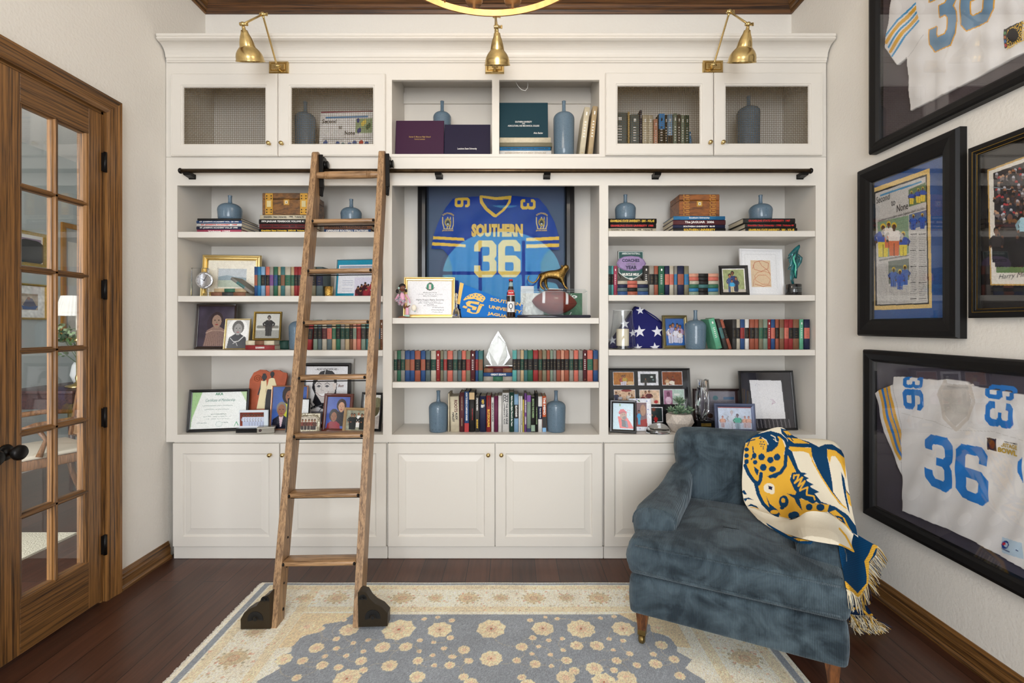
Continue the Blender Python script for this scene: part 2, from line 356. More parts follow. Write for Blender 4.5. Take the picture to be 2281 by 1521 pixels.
# rear wall with an arched window
wx0, wx1, wz0, wsp = -1.35, .95, .45, 2.35
arch = [(wx0+(wx1-wx0)*(.5-.5*math.cos(PI*k/20)), wsp+.82*math.sin(PI*k/20)) for k in range(21)]
mb = MB(); mb.prism([(XL-.1, 0), (XR+.1, 0), (XR+.1, ZC), (.5*(wx0+wx1), ZC)]+[(x, z) for x, z in arch[10:]]+[(wx1, wz0), (wx0, wz0)]+arch[:11]+[(.5*(wx0+wx1), ZC), (XL-.1, ZC)], YR-.12, YR, WALL, 'xz'); struct(mb.build('wall_rear'))
WFR = M('window_frame_paint', (60, 56, 52), .4)
win = struct(thing('window_1', None, None, (0, YR, 0))); mb = MB()
outer = [(wx0, wz0)]+arch+[(wx1, wz0)]; cxw = .5*(wx0+wx1)
inner = [(cxw+(x-cxw)*.95, z if z > wz0 else wz0) for x, z in outer]; inner = [(x, wz0+(z-wz0)*.975+.03) for x, z in inner]
mb.rings([[(x, -.09, z) for x, z in outer], [(x, -.03, z) for x, z in outer], [(x, -.03, z) for x, z in inner], [(x, -.09, z) for x, z in inner]], WFR, False, False)
for x in (cxw-.4, cxw+.4): mb.box(x-.03, x+.03, -.085, -.035, wz0, wsp+.6, WFR)
mb.box(wx0, wx1, -.085, -.035, wsp-.03, wsp+.03, WFR); mb.build('window_frame', win)
mb = MB(); mb.box(wx0-.08, wx1+.08, -.02, .1, wz0-.04, wz0, PAINT, .005); mb.build('window_sill', win)
# ceiling crown in dark oak, baseboards
prof = [(0, 0), (.012, 0), (.018, .02), (.03, .026), (.034, .045), (.06, .06), (.066, .085), (.1, .11), (.105, .14), (.125, .15), (.125, .165), (0, .165)]
zc0 = ZC-.165
def run(name, prof, path, mat, z0):
    """path: list of (x,y, nx,ny) with the inward normal scaled for mitres"""
    mb = MB(); rs = [[(x+nx*o, y+ny*o, z0+z) for o, z in prof] for x, y, nx, ny in path]
    mb.rings(rs, mat); return struct(mb.build(name))
run('trim_2', prof, [(XL, YB, 1, -1), (XR, YB, -1, -1)], OAKX, zc0)
run('trim_3', prof, [(XL, YR, 1, 1), (XL, YB, 1, -1)], OAKH, zc0)
run('trim_4', prof, [(XR, YR, -1, 1), (XR, YB, -1, -1)], OAKH, zc0)
bprof = [(0, 0), (.026, 0), (.026, .012), (.016, .022), (.016, .06), (.012, .066), (.012, .08), (.006, .09), (.004, .1), (0, .1)]
run('baseboard_left', bprof, [(XL, DY1+.09, 1, 0), (XL, D+.02, 1, 0)], OAKH, 0)
run('baseboard_right', bprof, [(XR, YR, -1, 0), (XR, D+.02, -1, 0)], OAKH, 0)
run('baseboard_rear', bprof, [(XL, YR, 0, 1), (XR, YR, 0, 1)], OAKX, 0)
# door casing
mb = MB(); cp = [(0, 0), (0, .018), (.014, .024), (.022, .02), (.05, .022), (.07, .028), (.085, .028), (.085, 0)]
pth = [(DY1, 0, 0, 1), (DY1, DZ, 1, 1), (DY0, DZ, 1, -1), (DY0, 0, 0, -1)]
rs = []
for y, z, kz, ky in pth: rs.append([(XL+h, y+ky*o, z+kz*o) for o, h in cp])
mb.rings(rs[:2], OAKV); mb.rings(rs[1:3], OAKH); mb.rings(rs[2:], OAKV); mb.box(XL-.12, XL+.001, DY1-.012, DY1+.001, 0, DZ, OAKV); mb.box(XL-.12, XL+.001, DY0-.001, DY0+.012, 0, DZ, OAKV)
mb.box(XL-.12, XL+.001, DY0, DY1, DZ-.012, DZ, OAKH); struct(mb.build('trim_1'))
GLASS = pane_mat()
def door_leaf(name, ya, yb, knoby, hinge):
    """leaf from ya (near) to yb (far)"""
    d = struct(thing(name, None, None, (XL+.004, 0, 0))); x0, x1 = -.045, 0.0
    top, bot = DZ-.014, .012; gs0, gs1 = ya+.105, yb-.085; g0, g1 = .235, 2.31
    for a, b in ((ya+.002, gs0), (gs1, yb-.014)):
        mb = MB(); mb.box(x0, x1, a, b, bot, top, OAKV, .002); mb.build('stile', d)
    mb = MB(); mb.box(x0, x1, gs0, gs1, g1, top, OAKH, .002); mb.build('top_rail', d)
    mb = MB(); mb.box(x0, x1, gs0, gs1, bot, g0, OAKH, .002); mb.build('bottom_rail', d)
    ym = (gs0+gs1)/2; hh = (g1-g0)/6
    mp = lambda c, w: [(c-w, x0+.012), (c-w, x1-.012), (c-w*.55, x1-.009), (c-w*.35, x1-.001), (c+w*.35, x1-.001), (c+w*.55, x1-.009), (c+w, x1-.012), (c+w, x0+.012)]
    mb = MB(); mb.rings([[(x, y, z) for y, x in mp(ym, .014)] for z in (g0, g1)], OAKV)
    for e, sg in ((gs0, 1), (gs1, -1)): mb.rings([[(x1-.002, e, z), (x1-.004, e+sg*.008, z), (x1-.012, e+sg*.018, z), (x0+.004, e+sg*.018, z), (x0+.004, e, z)] for z in (g0, g1)], OAKV)
    mb.build('muntin', d)
    for k in range(0, 7):
        z = g0+hh*k; w = .013 if 0 < k < 6 else .01
        mb = MB(); mb.rings([[(x, y, zz) for zz, x in mp(z, w)] for y in (gs0, gs1)], OAKH); mb.build('muntin', d)
    for k in range(6):
        for a, b in ((gs0, ym), (ym, gs1)):
            mb = MB(); mb.box(-.024, -.021, a+.004, b-.004, g0+hh*k+.004, g0+hh*(k+1)-.004, GLASS); mb.build('pane', d)
    kx = MB(); R = Matrix.Translation((x1, knoby, .868))@Matrix.Rotation(PI/2, 4, 'Y')
    kx.lathe([(.001, 0), (.032, 0), (.033, .004), (.027, .008), (.02, .01), (.011, .013), (.0105, .034), (.016, .038), (.026, .045), (.031, .055), (.03, .065), (.022, .074), (.001, .076)], BLACKM, 28, X=R); kx.build('door_knob', d)
    if hinge:
        for z in (2.195, 1.56, .922, .286):
            h = MB(); h.tube([(.012, yb-.006, z-.05), (.012, yb-.006, z+.05)], .008, BLACKM, 10); h.box(-.002, .012, yb-.014, yb+.004, z-.045, z+.045, BLACKM); h.build('hinge', d)
    return d
door_leaf('door_1', 1.9, DY1, 1.945, True)
door_leaf('door_2', DY0+.014, 1.9, 1.855, False)
# ---------------------------------------------------------------- hall beyond the glass door
HW = M('pale_blue_grey_wall', (186, 192, 190), .8)
mb = MB(); mb.box(-4.7, -4.6, -1.2, 6.4, 0, 3.1, HW); struct(mb.build('wall_hall'))
mb = MB(); mb.box(-4.7, XL-.12, 6.3, 6.4, 0, 3.1, HW); struct(mb.build('wall_hall_end'))
mb = MB(); mb.box(-4.7, XL-.12, -1.2, 6.4, 3.1, 3.16, CEIL); struct(mb.build('ceiling_hall'))
mb = MB(); mb.box(XL-.12, XL-.02, YB+.12, 6.4, 0, 3.1, HW); struct(mb.build('wall_hall_side'))
mb = MB(); mb.box(-4.6, -4.58, -1.2, 6.3, 0, .13, PAINT); struct(mb.build('baseboard_hall'))
# ================================================================ BUILT-IN BOOKCASE
YBK = 3.185
def panel(x0, x1, y0, y1, z0, z1, name, parent, bev=0, mat=None):
    mb = MB(); mb.box(x0, x1, y0, y1, z0, z1, mat or PAINT, bev); return mb.build(name, parent)
def faceframe(parent, x0, x1, z0, z1, opens, y0=D, y1=D+.02, name='face_frame'):
    """a flat frame with rectangular openings: built from strips"""
    mb = MB(); xs = sorted(set([x0, x1]+[o[0] for o in opens]+[o[1] for o in opens])); zs = sorted(set([z0, z1]+[o[2] for o in opens]+[o[3] for o in opens]))
    v = []; f = []; idx = {}
    def vi(x, y, z):
        k = (round(x, 6), round(y, 6), round(z, 6))
        if k not in idx: idx[k] = len(v); v.append(k)
        return idx[k]
    def isopen(a, b):
        return any(o[0] <= a < o[1] and o[2] <= b < o[3] for o in opens)
    solid = {(i, j): not isopen((xs[i]+xs[i+1])/2, (zs[j]+zs[j+1])/2) for i in range(len(xs)-1) for j in range(len(zs)-1)}
    for (i, j), ok in solid.items():
        if not ok: continue
        a, b, c, d = xs[i], xs[i+1], zs[j], zs[j+1]
        f.append((vi(a, y0, c), vi(b, y0, c), vi(b, y0, d), vi(a, y0, d))); f.append((vi(a, y1, c), vi(a, y1, d), vi(b, y1, d), vi(b, y1, c)))
        for di, dj, e in ((-1, 0, ((a, c), (a, d))), (1, 0, ((b, c), (b, d))), (0, -1, ((a, c), (b, c))), (0, 1, ((a, d), (b, d)))):
            if not solid.get((i+di, j+dj), False):
                (p, q), (r_, t_) = e; f.append((vi(p, y0, q), vi(r_, y0, t_), vi(r_, y1, t_), vi(p, y1, q)))
    mb.add(v, f, PAINT); return mb.build(name, parent)
ZTOP, ZMID, ZLOW = 2.945, fz(350), fz(985)
SH = {}
def bay(label, x0, x1, ox0, ox1, shelves):
    t = thing('bookcase', label, 'bookcase', (0, 0, 0))
    faceframe(t, fx(x0), fx(x1), ZLOW+.0015, ZMID, [(fx(ox0), fx(ox1), fz(968), fz(413))])
    for a, b in ((fx(x0), fx(ox0)), (fx(ox1), fx(x1))): panel(a+.001, b-.001, D+.02, YBK, ZLOW+.002, ZMID-.001, 'side_panel', t)
    panel(fx(ox0), fx(ox1), YBK-.012, YBK, ZLOW+.002, ZMID-.001, 'back_panel', t)
    panel(fx(ox0), fx(ox1), D+.02, YBK-.012, fz(968)-.04, fz(968), 'bottom_panel', t)
    panel(fx(ox0), fx(ox1), D+.02, YBK-.012, 2.362, 2.376, 'top_panel', t)
    for a, b in shelves: panel(fx(ox0)+.002, fx(ox1)-.002, D+.001, YBK-.013, fz(b), fz(a), 'shelf', t, .0015)
    return t
bay('left bay of the white built-in bookcase, behind the ladder', 370, 863, 395, 853, [(516, 529), (659, 672), (780, 793)])
bay('middle bay of the white built-in bookcase, holding the blue jersey', 863, 1345, 873, 1335, [(708, 721), (851, 864)])
bay('right bay of the white built-in bookcase, with folded flag', 1345, 1840, 1355, 1817, [(514, 527), (657, 670), (779, 792)])
ZSH = {'L1': fz(516), 'L2': fz(659), 'L3': fz(780), 'L4': fz(968), 'C1': fz(708), 'C2': fz(851), 'C3': fz(968), 'R1': fz(514), 'R2': fz(657), 'R3': fz(779), 'R4': fz(968), 'T': fz(343)}
def knob(parent, x, y, z):
    k = MB(); R = Matrix.Translation((x, y, z))@Matrix.Rotation(PI/2, 4, 'X')
    k.lathe([(.001, 0), (.007, 0), (.0075, .002), (.004, .004), (.004, .012), (.009, .015), (.0125, .021), (.011, .027), (.001, .029)], BRASS, 16, X=R); return k.build('knob', parent)
WIRE = M('brass_wire', (120, 100, 66), .4, .9)
def mesh_door(parent, x0, x1, y0, y1, m0, m1, n0, n1, kx, kz):
    z0, z1 = fz(y1), fz(y0); mb = MB(); yf = D-.02
    X0, X1, Z0, Z1 = fx(m0), fx(m1), fz(n1), fz(n0)
    def ring(a, y): return [(fx(x0)+a, y, z0+a), (fx(x1)-a, y, z0+a), (fx(x1)-a, y, z1-a), (fx(x0)+a, y, z1-a)]
    def iring(a, y): return [(X0-a, y, Z0-a), (X1+a, y, Z0-a), (X1+a, y, Z1+a), (X0-a, y, Z1+a)]
    mb.rings([ring(0, D-.001), ring(0, yf+.003), ring(.003, yf), ring(.006, yf+.002), ring(.009, yf), iring(.012, yf), iring(.01, yf+.003), iring(.004, yf+.004), iring(0, yf+.01), iring(0, D-.001)], PAINT, False, False)
    dr = mb.build('door', parent); knob(dr, fx(kx), yf, fz(kz))
    w = MB(); p = .0112; r = .0011; yc = D-.006
    nx = int((X1-X0)/p); nz = int((Z1-Z0)/p)
    for i in range(nx+1):
        x = X0+(i+.5)*(X1-X0)/(nx+1)
        w.tube([(x, yc+.0013*(1 if (i+j) % 2 else -1), Z0+j*(Z1-Z0)/nz) for j in range(nz+1)], r, WIRE, 4, False)
    for j in range(nz+1):
        z = Z0+(j+.5)*(Z1-Z0)/(nz+1)
        w.tube([(X0+i*(X1-X0)/nx, yc+.0013*(-1 if (i+j) % 2 else 1), z) for i in range(nx+1)], r, WIRE, 4, False)
    w.build('wire_mesh', dr); return dr
def upper(label, x0, x1, opens, cat='cabinet', name='upper_cabinet'):
    t = thing(name, label, cat)
    faceframe(t, fx(x0), fx(x1), ZMID+.0015, ZTOP, [(fx(a), fx(b), fz(343), fz(178)) for a, b in opens])
    e = [fx(x0)]+[v for a, b in opens for v in (fx(a), fx(b))]+[fx(x1)]
    for i in range(0, len(e), 2): panel(e[i]+.001, e[i+1]-.001, D+.02, YBK, ZMID+.002, ZTOP, 'side_panel', t)
    for a, b in opens:
        panel(fx(a), fx(b), YBK-.012, YBK, fz(343), ZTOP, 'back_panel', t)
        panel(fx(a), fx(b), D+.02, YBK, ZMID+.002, fz(343), 'bottom_panel', t)
    panel(fx(x0), fx(x1), D+.02, YBK, ZTOP+.001, ZTOP+.02, 'top_panel', t)
    return t
ul = upper('upper left cabinet with two brass mesh doors', 370, 863, [(402, 848)])
mesh_door(ul, 385, 621.5, 167, 350, 412, 593, 197, 322, 605, 324)
mesh_door(ul, 622.8, 860, 167, 350, 651, 832, 197, 322, 633, 324)
uc = upper('open upper cubbies in the middle, holding diploma covers', 863, 1345, [(873, 1096), (1112, 1335)], 'shelf unit', 'open_cabinet')
panel(fx(873), fx(1335), YBK-.03, YBK-.012, 2.832, 2.9, 'cleat', uc)
ur = upper('upper right cabinet with two brass mesh doors', 1345, 1840, [(1362, 1812)])
mesh_door(ur, 1347.5, 1586, 165, 348, 1375, 1557, 194, 321, 1577, 322)
mesh_door(ur, 1588, 1828, 165, 348, 1615, 1798, 194, 321, 1605, 322)
def base(label, x0, x1, doors):
    t = thing('base_cabinet', label, 'cabinet'); yf = D+.012
    panel(fx(x0)+.001, fx(x1)-.001, yf+.02, YBK, .001, ZLOW-.001, 'carcass', t)
    mb = MB(); mb.box(fx(x0)+.001, fx(x1)-.001, yf, yf+.019, fz(1218)+.003, ZLOW-.001, PAINT); mb.build('face_frame', t)
    mb = MB(); mb.box(fx(x0)+.001, fx(x1)-.001, yf-.006, yf+.019, .001, fz(1218), PAINT, .002); mb.build('plinth', t)
    for a, b, kx in doors:
        m = MB(); y0 = yf-.001; y1 = yf-.021
        m.rectprof(fx(a), fx(b), fz(1216), fz(987), [(0, y0), (0, y1+.002), (.002, y1), (.058, y1), (.061, y1+.003), (.064, y1+.008), (.070, y1+.009), (.100, y1+.0035), (.104, y1+.0025), (.107, y1+.001)], PAINT)
        dr = m.build('door', t); knob(dr, fx(kx), y1, fz(1011))
base('left base cabinet with raised panel doors, behind the ladder', 385, 863, [(387, 623.5, 605), (625.5, 861, 634)])
base('middle base cabinet with two raised panel doors and brass knobs', 863.5, 1344.5, [(865, 1102, 1088), (1104, 1341, 1117)])
base('right base cabinet with raised panel doors, behind the armchair', 1345, 1828, [(1346, 1584, 1567), (1586, 1826, 1603)])
# cornice
t_ = [(D+.02, 2.944), (D-.004, 2.944), (D-.004, 2.926), (D-.012, 2.93), (D-.012, 2.944), (D-.018, 2.95)]
cv = [(D-.018-.062*(1-math.cos(k*PI/16)), 2.95+.06*math.sin(k*PI/16)) for k in range(9)]
cr_ = [(D-.008, 2.93), (D-.008, 2.936), (D-.013, 2.94), (D-.013, 2.952), (D-.018, 2.956)]+[(a, b+.006) for a, b in cv]+[(D-.084, 3.018), (D-.092, 3.022), (D-.092, 3.03), (D-.087, 3.034), (D-.092, 3.037), (D-.092, 3.05), (YBK, 3.05), (YBK, 2.968), (D-.0015, 2.968), (D-.0015, 2.93)]
mb = MB(); mb.prism(cr_, XL+.012, XR-.012, PAINT, 'yz'); tag(mb.build('crown_moulding'), 'long white cornice along the top of the bookcase', 'moulding')
# ladder rail
BRONZE = M('oil_rubbed_bronze', (78, 62, 44), .35, .85, var=(40, .2))
YRL = D-.052; zr = wz(380.5, YRL)
rl = thing('ladder_rail', 'dark bronze rail running across the bookcase front', 'rail', (0, 0, 0))
mb = MB(); mb.tube([(wx(402, YRL), YRL, zr), (wx(1806, YRL), YRL, zr)], .0125, BRONZE, 16); mb.build('tube', rl)
for p in (402, 1806):
    mb = MB(); mb.ball((wx(p, YRL), YRL, zr), .0165, BLACKM, 14, sx=.7); mb.build('end_cap', rl)
for p in (416, 976, 1219, 1465, 1793):
    mb = MB(); x = wx(p, YRL); mb.box(x-.021, x+.021, D-.0065, D-.0005, zr-.035, zr-.006, BLACKM, .002); mb.prism([(D-.006, zr-.03), (YRL, zr-.024), (YRL-.012, zr-.012), (YRL, zr-.004), (D-.006, zr-.008)], x-.019, x+.019, BLACKM, 'yz'); mb.build('bracket', rl)
# ---------------------------------------------------------------- ladder
tl = math.atan2(.547, 2.36); Lr = 2.36/math.cos(tl)
lad = thing('library_ladder', 'oak rolling library ladder leaning on the bronze rail', 'ladder', (-.8975, 2.185, .0105), 0, ry=-math.atan2(.035, 2.36))
def lp(z, off=0):  # front edge line of the ladder in local y,z
    return (z*math.tan(tl)+off, z)
hw = .189; dp = .076
for sx in (-1, 1):
    mb = MB(); c = sx*hw; pr = [(c-.016, 0), (c+.016, 0)]
    a = [(0, 0), (dp*1.02, 0)]; e = lp(2.36)
    pl = [(0, .0), (dp, .0)]+[(e[0]+dp, e[1]-.045), (e[0]+dp*.8, e[1]-.015), (e[0]+dp*.4, e[1]-.002), (e[0]+.012, e[1]), (e[0], e[1]-.012)]
    cs = [(c-.0165, .0), (c+.0165, 0)]
    n = len(pl)
    rs = [[(c-.0165, y, z) for y, z in pl], [(c-.0185, y+(.002 if i in (0, 5, 6) else 0), z) for i, (y, z) in enumerate(pl)]]
    mb.prism(pl, c-.0165, c+.0165, LADDER, 'yz'); ro = mb.build('side_rail', lad)
    for z, o_, r_ in ((.165, .04, .006), (.36, .04, .006), (.05, .055, .008), (.23, .055, .008)):
        mb = MB(); mb.ball((c-sx*.0165, lp(z)[0]+o_, z), r_, BLACKM, 8, sx=.6); mb.build('bolt', ro)
def zy(py):
    k = py-CY; return (F*(CH-.0105)-k*2.185)/(F+k*math.tan(tl))
for py in (1250, 1098, 966, 836, 713, 598, 487):
    z = zy(py); y = lp(z)[0]
    mb = MB(); mb.box(-hw+.017, hw-.017, y-.006, y+.072, z-.022, z, LADDERX, .007); tr = mb.build('tread', lad)
    for sx in (-1, 1):
        mb = MB(); mb.ball((sx*(hw-.024), y-.004, z-.011), .0085, BLACKM, 8, sx=.8); mb.build('tread_cap', tr)
    mb = MB(); mb.tube([(-hw+.017, y+.03, z-.032), (hw-.017, y+.03, z-.032)], .003, BLACKM, 6); mb.build('tie_rod', lad)
z = zy(386); y = lp(z)[0]+.03
mb = MB(); R = Matrix.Translation((0, y, z))@Matrix.Rotation(PI/2, 4, 'Y')
pf = [(.017, -hw+.016)]
for a in (-1, 1):
    q = [(.0215, a*.118-.01), (.0185, a*.118-.008), (.0215, a*.118-.006), (.0215, a*.118-.001), (.0185, a*.118+.001), (.0215, a*.118+.003), (.0215, a*.118+.008), (.0185, a*.118+.01), (.0215, a*.118+.012)]
    pf += [(.0185, a*.118-.018)] if a < 0 else []
    pf += q
pf += [(.019, hw-.03), (.017, hw-.016)]
mb.lathe(pf, LADDERX, 20, X=R, smooth=False); mb.build('top_rung', lad)
for sx, c in ((-1, -hw+.028), (1, hw+.028)):
    y0 = YRL-2.185
    mb = MB(); zz = zr-.0105
    mb.prism([(y0-.035, zz-.15), (y0-.028, zz-.13), (y0-.012, zz-.09), (y0-.02, zz-.01), (y0+.012, zz+.03), (y0+.03, zz+.075), (y0+.018, zz+.08), (y0-.012, zz+.08), (y0-.03, zz+.05), (y0-.045, zz), (y0-.05, zz-.09)], c-.004, c+.004, BLACKM, 'yz')
    mb.box(c-.012, c+.012, y0-.052, y0-.044, zz-.11, zz+.08, BLACKM, .002)
    mb.box(c-.013, c+.001, y0-.05, y0-.02, zz-.155, zz-.1, BLACKM, .004)
    hk = mb.build('rail_hook', lad)
    mb = MB(); R = Matrix.Translation((c+.014, y0, zz+.036))@Matrix.Rotation(PI/2, 4, 'Y')
    mb.lathe([(.001, -.009), (.022, -.009), (.024, -.006), (.02, -.003), (.02, .003), (.024, .006), (.022, .009), (.001, .009)], BLACKM, 20, X=R); mb.build('roller', hk)
def crop(x0, y0, sc): return lambda p: (x0+p[0]/sc, y0+p[1]/sc)
c7 = crop(380, 1200, 3.168)
for sx, P in ((-1, [(508, 620), (508, 545), (535, 500), (580, 470), (620, 455), (645, 420), (680, 390), (712, 372), (716, 625)]), (1, [(1332, 612), (1332, 372), (1350, 360), (1390, 372), (1415, 415), (1450, 450), (1500, 476), (1540, 520), (1536, 610)])):
    yf = 2.19; pts = []
    for p in P:
        q = c7(p); w = W(q[0], q[1], yf); pts.append((w.x+.8975, max(w.z-.0105, .006)))
    mb = MB(); mb.prism(pts, -.01, .036, M('dark_bronze_casting', (60, 51, 39), .4, .6, bump=(80, .3, .001)), 'xz')
    cx = sum(p[0] for p in pts)/len(pts); bx = pts[0][0]*.5+pts[-1][0]*.5
    EM = M('opening_shade', (8, 7, 6), .7)  # near-black petals stand in for the shade inside the pierced openings
    for c0, rad, n in (((bx, .05), .034, 11), ((pts[-2][0]+(-.02 if sx < 0 else -.015), .135), .018, 7)) if sx < 0 else (((bx, .05), .034, 11), ((pts[1][0]+.022, .135), .018, 7)):
        for k in range(n):
            a = PI*(k+.5)/n*1.15-.2; v = [(rad*.35, -.003), (rad, -.0055), (rad*1.05, 0), (rad, .0055), (rad*.35, .003)]
            mb.prism([(c0[0]+x*math.cos(a)-z*math.sin(a), c0[1]+x*math.sin(a)+z*math.cos(a)) for x, z in v], -.0115, -.0098, EM, 'xz')
        mb.prism([(c0[0]+rad*.25*math.cos(k*PI/6), c0[1]+rad*.25*math.sin(k*PI/6)) for k in range(12)], -.013, -.0098, EM, 'xz')
    hs = mb.build('wheel_housing', lad)
    mb = MB(); R = Matrix.Translation((bx, .014, .0345))@Matrix.Rotation(PI/2, 4, 'X')
    mb.lathe([(.001, -.012), (.027, -.012), (.0285, -.008), (.0285, .008), (.027, .012), (.001, .012)], M('black_rubber', (20, 20, 20), .6), 20, X=R); mb.build('wheel', hs)
# ---------------------------------------------------------------- brass wall lamps
def wall_lamp(label, bx0, by0, bx1, by1, piv, elbow, joint, Yj, rim, rw):
    t = thing('wall_lamp', label, 'lamp', W((bx0+bx1)/2, (by0+by1)/2, D), 0, 'brass swing-arm lamps above the bookcase'); o = t.location.copy()
    L_ = lambda v: tuple(Vector(v)-o)
    mb = MB(); A = L_(W(bx0, by1, D)); B = L_(W(bx1, by0, D))
    mb.rectprof(A[0], B[0], A[2], B[2], [(0, -.0005), (0, -.01), (.003, -.016), (.012, -.016), (.015, -.012), (.018, -.018), (.02, -.019)], BRASS); mb.build('backplate', t)
    P = Vector(L_(W(piv[0], piv[1], D-.045))); E = Vector(L_(W(elbow[0], elbow[1], (D+Yj)/2-.03))); J = Vector(L_(W(joint[0], joint[1], Yj)))
    mb = MB(); mb.tube([(P.x, -.015, P.z-.008), tuple(P)], .009, BRASS, 12); mb.ball(tuple(P), .012, BRASS); mb.tube([tuple(P+Vector((-.016, 0, 0))), tuple(P+Vector((.016, 0, 0)))], .007, BRASS, 10); mb.box(P.x+.014, P.x+.019, P.y-.008, P.y+.008, P.z-.006, P.z+.006, BRASS, .002); mb.build('pivot', t)
    mb = MB(); mb.tube([tuple(P), tuple(P.lerp(E, .06)), tuple(P.lerp(E, .93)), tuple(E)], [.008, .0052, .0052, .0075], BRASS, 12); mb.build('lower_arm', t)
    for q, nm in ((E, 'elbow_joint'), (J, 'shade_joint')):
        mb = MB(); mb.ball(tuple(q), .0125, BRASS); mb.tube([tuple(q+Vector((-.016, 0, 0))), tuple(q+Vector((-.012, 0, 0))), tuple(q+Vector((.02, 0, 0)))], [.008, .0095, .0065], BRASS, 12); mb.box(q.x+.018, q.x+.028, q.y-.002, q.y+.002, q.z-.009, q.z+.009, BRASS, .001); mb.build(nm, t)
    mb = MB(); mb.tube([tuple(E), tuple(J)], .0052, BRASS, 12); mb.build('upper_arm', t)
    Rm = Vector(L_(W(rim[0], rim[1], Yj+.075))); Rm.x = J.x; ax = (Rm-J); H = ax.length; R_ = rw*Yj/F/2
    rot = ax.to_track_quat('Z', 'Y').to_matrix().to_4x4(); X = Matrix.Translation(J)@rot
    pr = [(.006, .008), (.0085, .014), (.009, .024), (.016, .028)]+[(R_*a, H*b) for a, b in ((.27, .24), (.38, .34), (.47, .46), (.52, .56), (.53, .6), (.6, .63), (.75, .7), (.87, .78), (.94, .87), (.955, .95), (1.0, .985), (1.0, 1.0))]
    mb = MB(); mb.lathe(pr+[(r*.965, z-.001) for r, z in reversed(pr[3:])], BRASS, 40, X=X, cap=False); mb.build('lamp_shade', t)
    mb = MB(); mb.lathe([(.001, .03), (.012, .03), (.013, H*.5), (.001, H*.52)], M('lamp_socket', (200, 195, 180), .5), 14, X=X); mb.lathe([(.008, H*.5), (.02, H*.62), (.024, H*.74), (.016, H*.86), (.001, H*.88)], M('frosted_bulb', (235, 232, 225), .3), 16, X=X); mb.build('bulb', t)
wall_lamp('leftmost brass swing-arm lamp, above the mesh door cabinet', 601, 139, 644, 165, (617, 147), (585, 32), (541, 54), 2.52, (550, 138), 62)
wall_lamp('middle brass swing-arm lamp, hanging below the gold chandelier', 1081, 139, 1123, 165, (1102, 148), (1104, 36), (1107, 60), 2.5, (1106, 146), 59)
wall_lamp('rightmost brass swing-arm lamp, above the cabinet beside jersey frames', 1564, 137, 1609, 164, (1590, 144), (1625, 26), (1667, 54), 2.52, (1656, 140), 63)
# ---------------------------------------------------------------- ring chandelier
ch = thing('chandelier', 'gold ring chandelier hanging at the top of the photo', 'chandelier', (-.075, 1.5, 2.6)); Rc = .385
CG = M('gilded_metal', (176, 130, 84), .42, .85, var=(25, .15))
n = 72; rs = [[((Rc+a)*math.cos(2*PI*k/n), (Rc+a)*math.sin(2*PI*k/n), b) for a, b in ((-.002, -.012), (.004, -.012), (.004, .012), (-.002, .012))] for k in range(n+1)]
mb = MB(); mb.rings(rs, CG, False, False); mb.build('ring', ch)
for k in range(16):
    a = PI/2+(k+.5)*PI/8; x, y = Rc*math.cos(a), Rc*math.sin(a)
    mb = MB(); mb.lathe([(.001, .012), (.006, .012), (.006, .03), (.03, .034), (.034, .045), (.031, .046), (.012, .04), (.012, .05), (.001, .05)], CG, 20, (x, y, 0)); c = mb.build('candle_cup', ch)
    mb = MB(); mb.lathe([(.001, .05), (.01, .05), (.01, .12), (.001, .12)], M('candle_sleeve', (232, 226, 210), .5), 12, (x, y, 0)); mb.lathe([(.007, .12), (.015, .135), (.017, .15), (.01, .18), (.001, .2)], M('lit_bulb', (255, 226, 180), .4, emit=2.5), 12, (x, y, 0)); mb.build('candle', ch)
for k in range(3):
    a = PI/2+k*2*PI/3+.5; mb = MB(); mb.tube([(Rc*math.cos(a), Rc*math.sin(a), .01), (0, 0, .75)], .004, CG, 8); mb.build('rod', ch)
mb = MB(); mb.tube([(0, 0, .74), (0, 0, ZC-2.6-.02)], .007, CG, 10); mb.lathe([(.06, ZC-2.6-.03), (.065, ZC-2.6-.002), (.001, ZC-2.6-.002)], CG, 24, cap=True); mb.build('stem', ch)
pl = bpy.data.lights.new('chandelier_light', 'POINT'); pl.energy = CHAND_POWER*10; pl.color = (1, .86, .7); pl.shadow_soft_size = .3
po = bpy.data.objects.new('chandelier_light', pl); po.location = (-.075, 1.5, 2.82); COLL.objects.link(po)
# ================================================================ BOOKS
C = {'teal': (58, 120, 122), 'grey': (140, 138, 130), 'greige': (160, 152, 140), 'blue': (36, 78, 142), 'rust': (176, 84, 58), 'slate': (92, 112, 116), 'beige': (196, 186, 164),
     'red': (170, 38, 40), 'olive': (132, 126, 98), 'coral': (226, 106, 86), 'tan': (202, 172, 126), 'brown': (142, 88, 58), 'green': (44, 112, 82), 'dark green': (22, 72, 58), 'black': (28, 26, 26),
     'maroon': (98, 36, 44), 'navy': (26, 34, 76), 'sage': (132, 154, 134), 'salmon': (226, 152, 122), 'mint': (98, 196, 152), 'pink': (196, 62, 96), 'light blue': (126, 172, 212), 'cream': (226, 212, 178),
     'white': (232, 230, 226), 'orange': (232, 92, 40), 'yellow': (228, 202, 70), 'purple': (122, 66, 150), 'plum': (112, 22, 72), 'charcoal': (62, 60, 58), 'dark red': (120, 30, 34), 'bright blue': (28, 122, 186), 'turquoise': (80, 176, 172)}
PAGES = M('page_edges', (214, 204, 182), .85, bump=(400, .4, .0006))
GILT = M('gilt_lettering', (190, 158, 90), .45, .5); DULLG = M('dull_gilt', (128, 108, 72), .5, .4)
WHT = M('white_lettering', (238, 236, 232), .5); BLK = M('black_lettering', (20, 18, 20), .5); REDL = M('red_lettering', (206, 44, 44), .5)
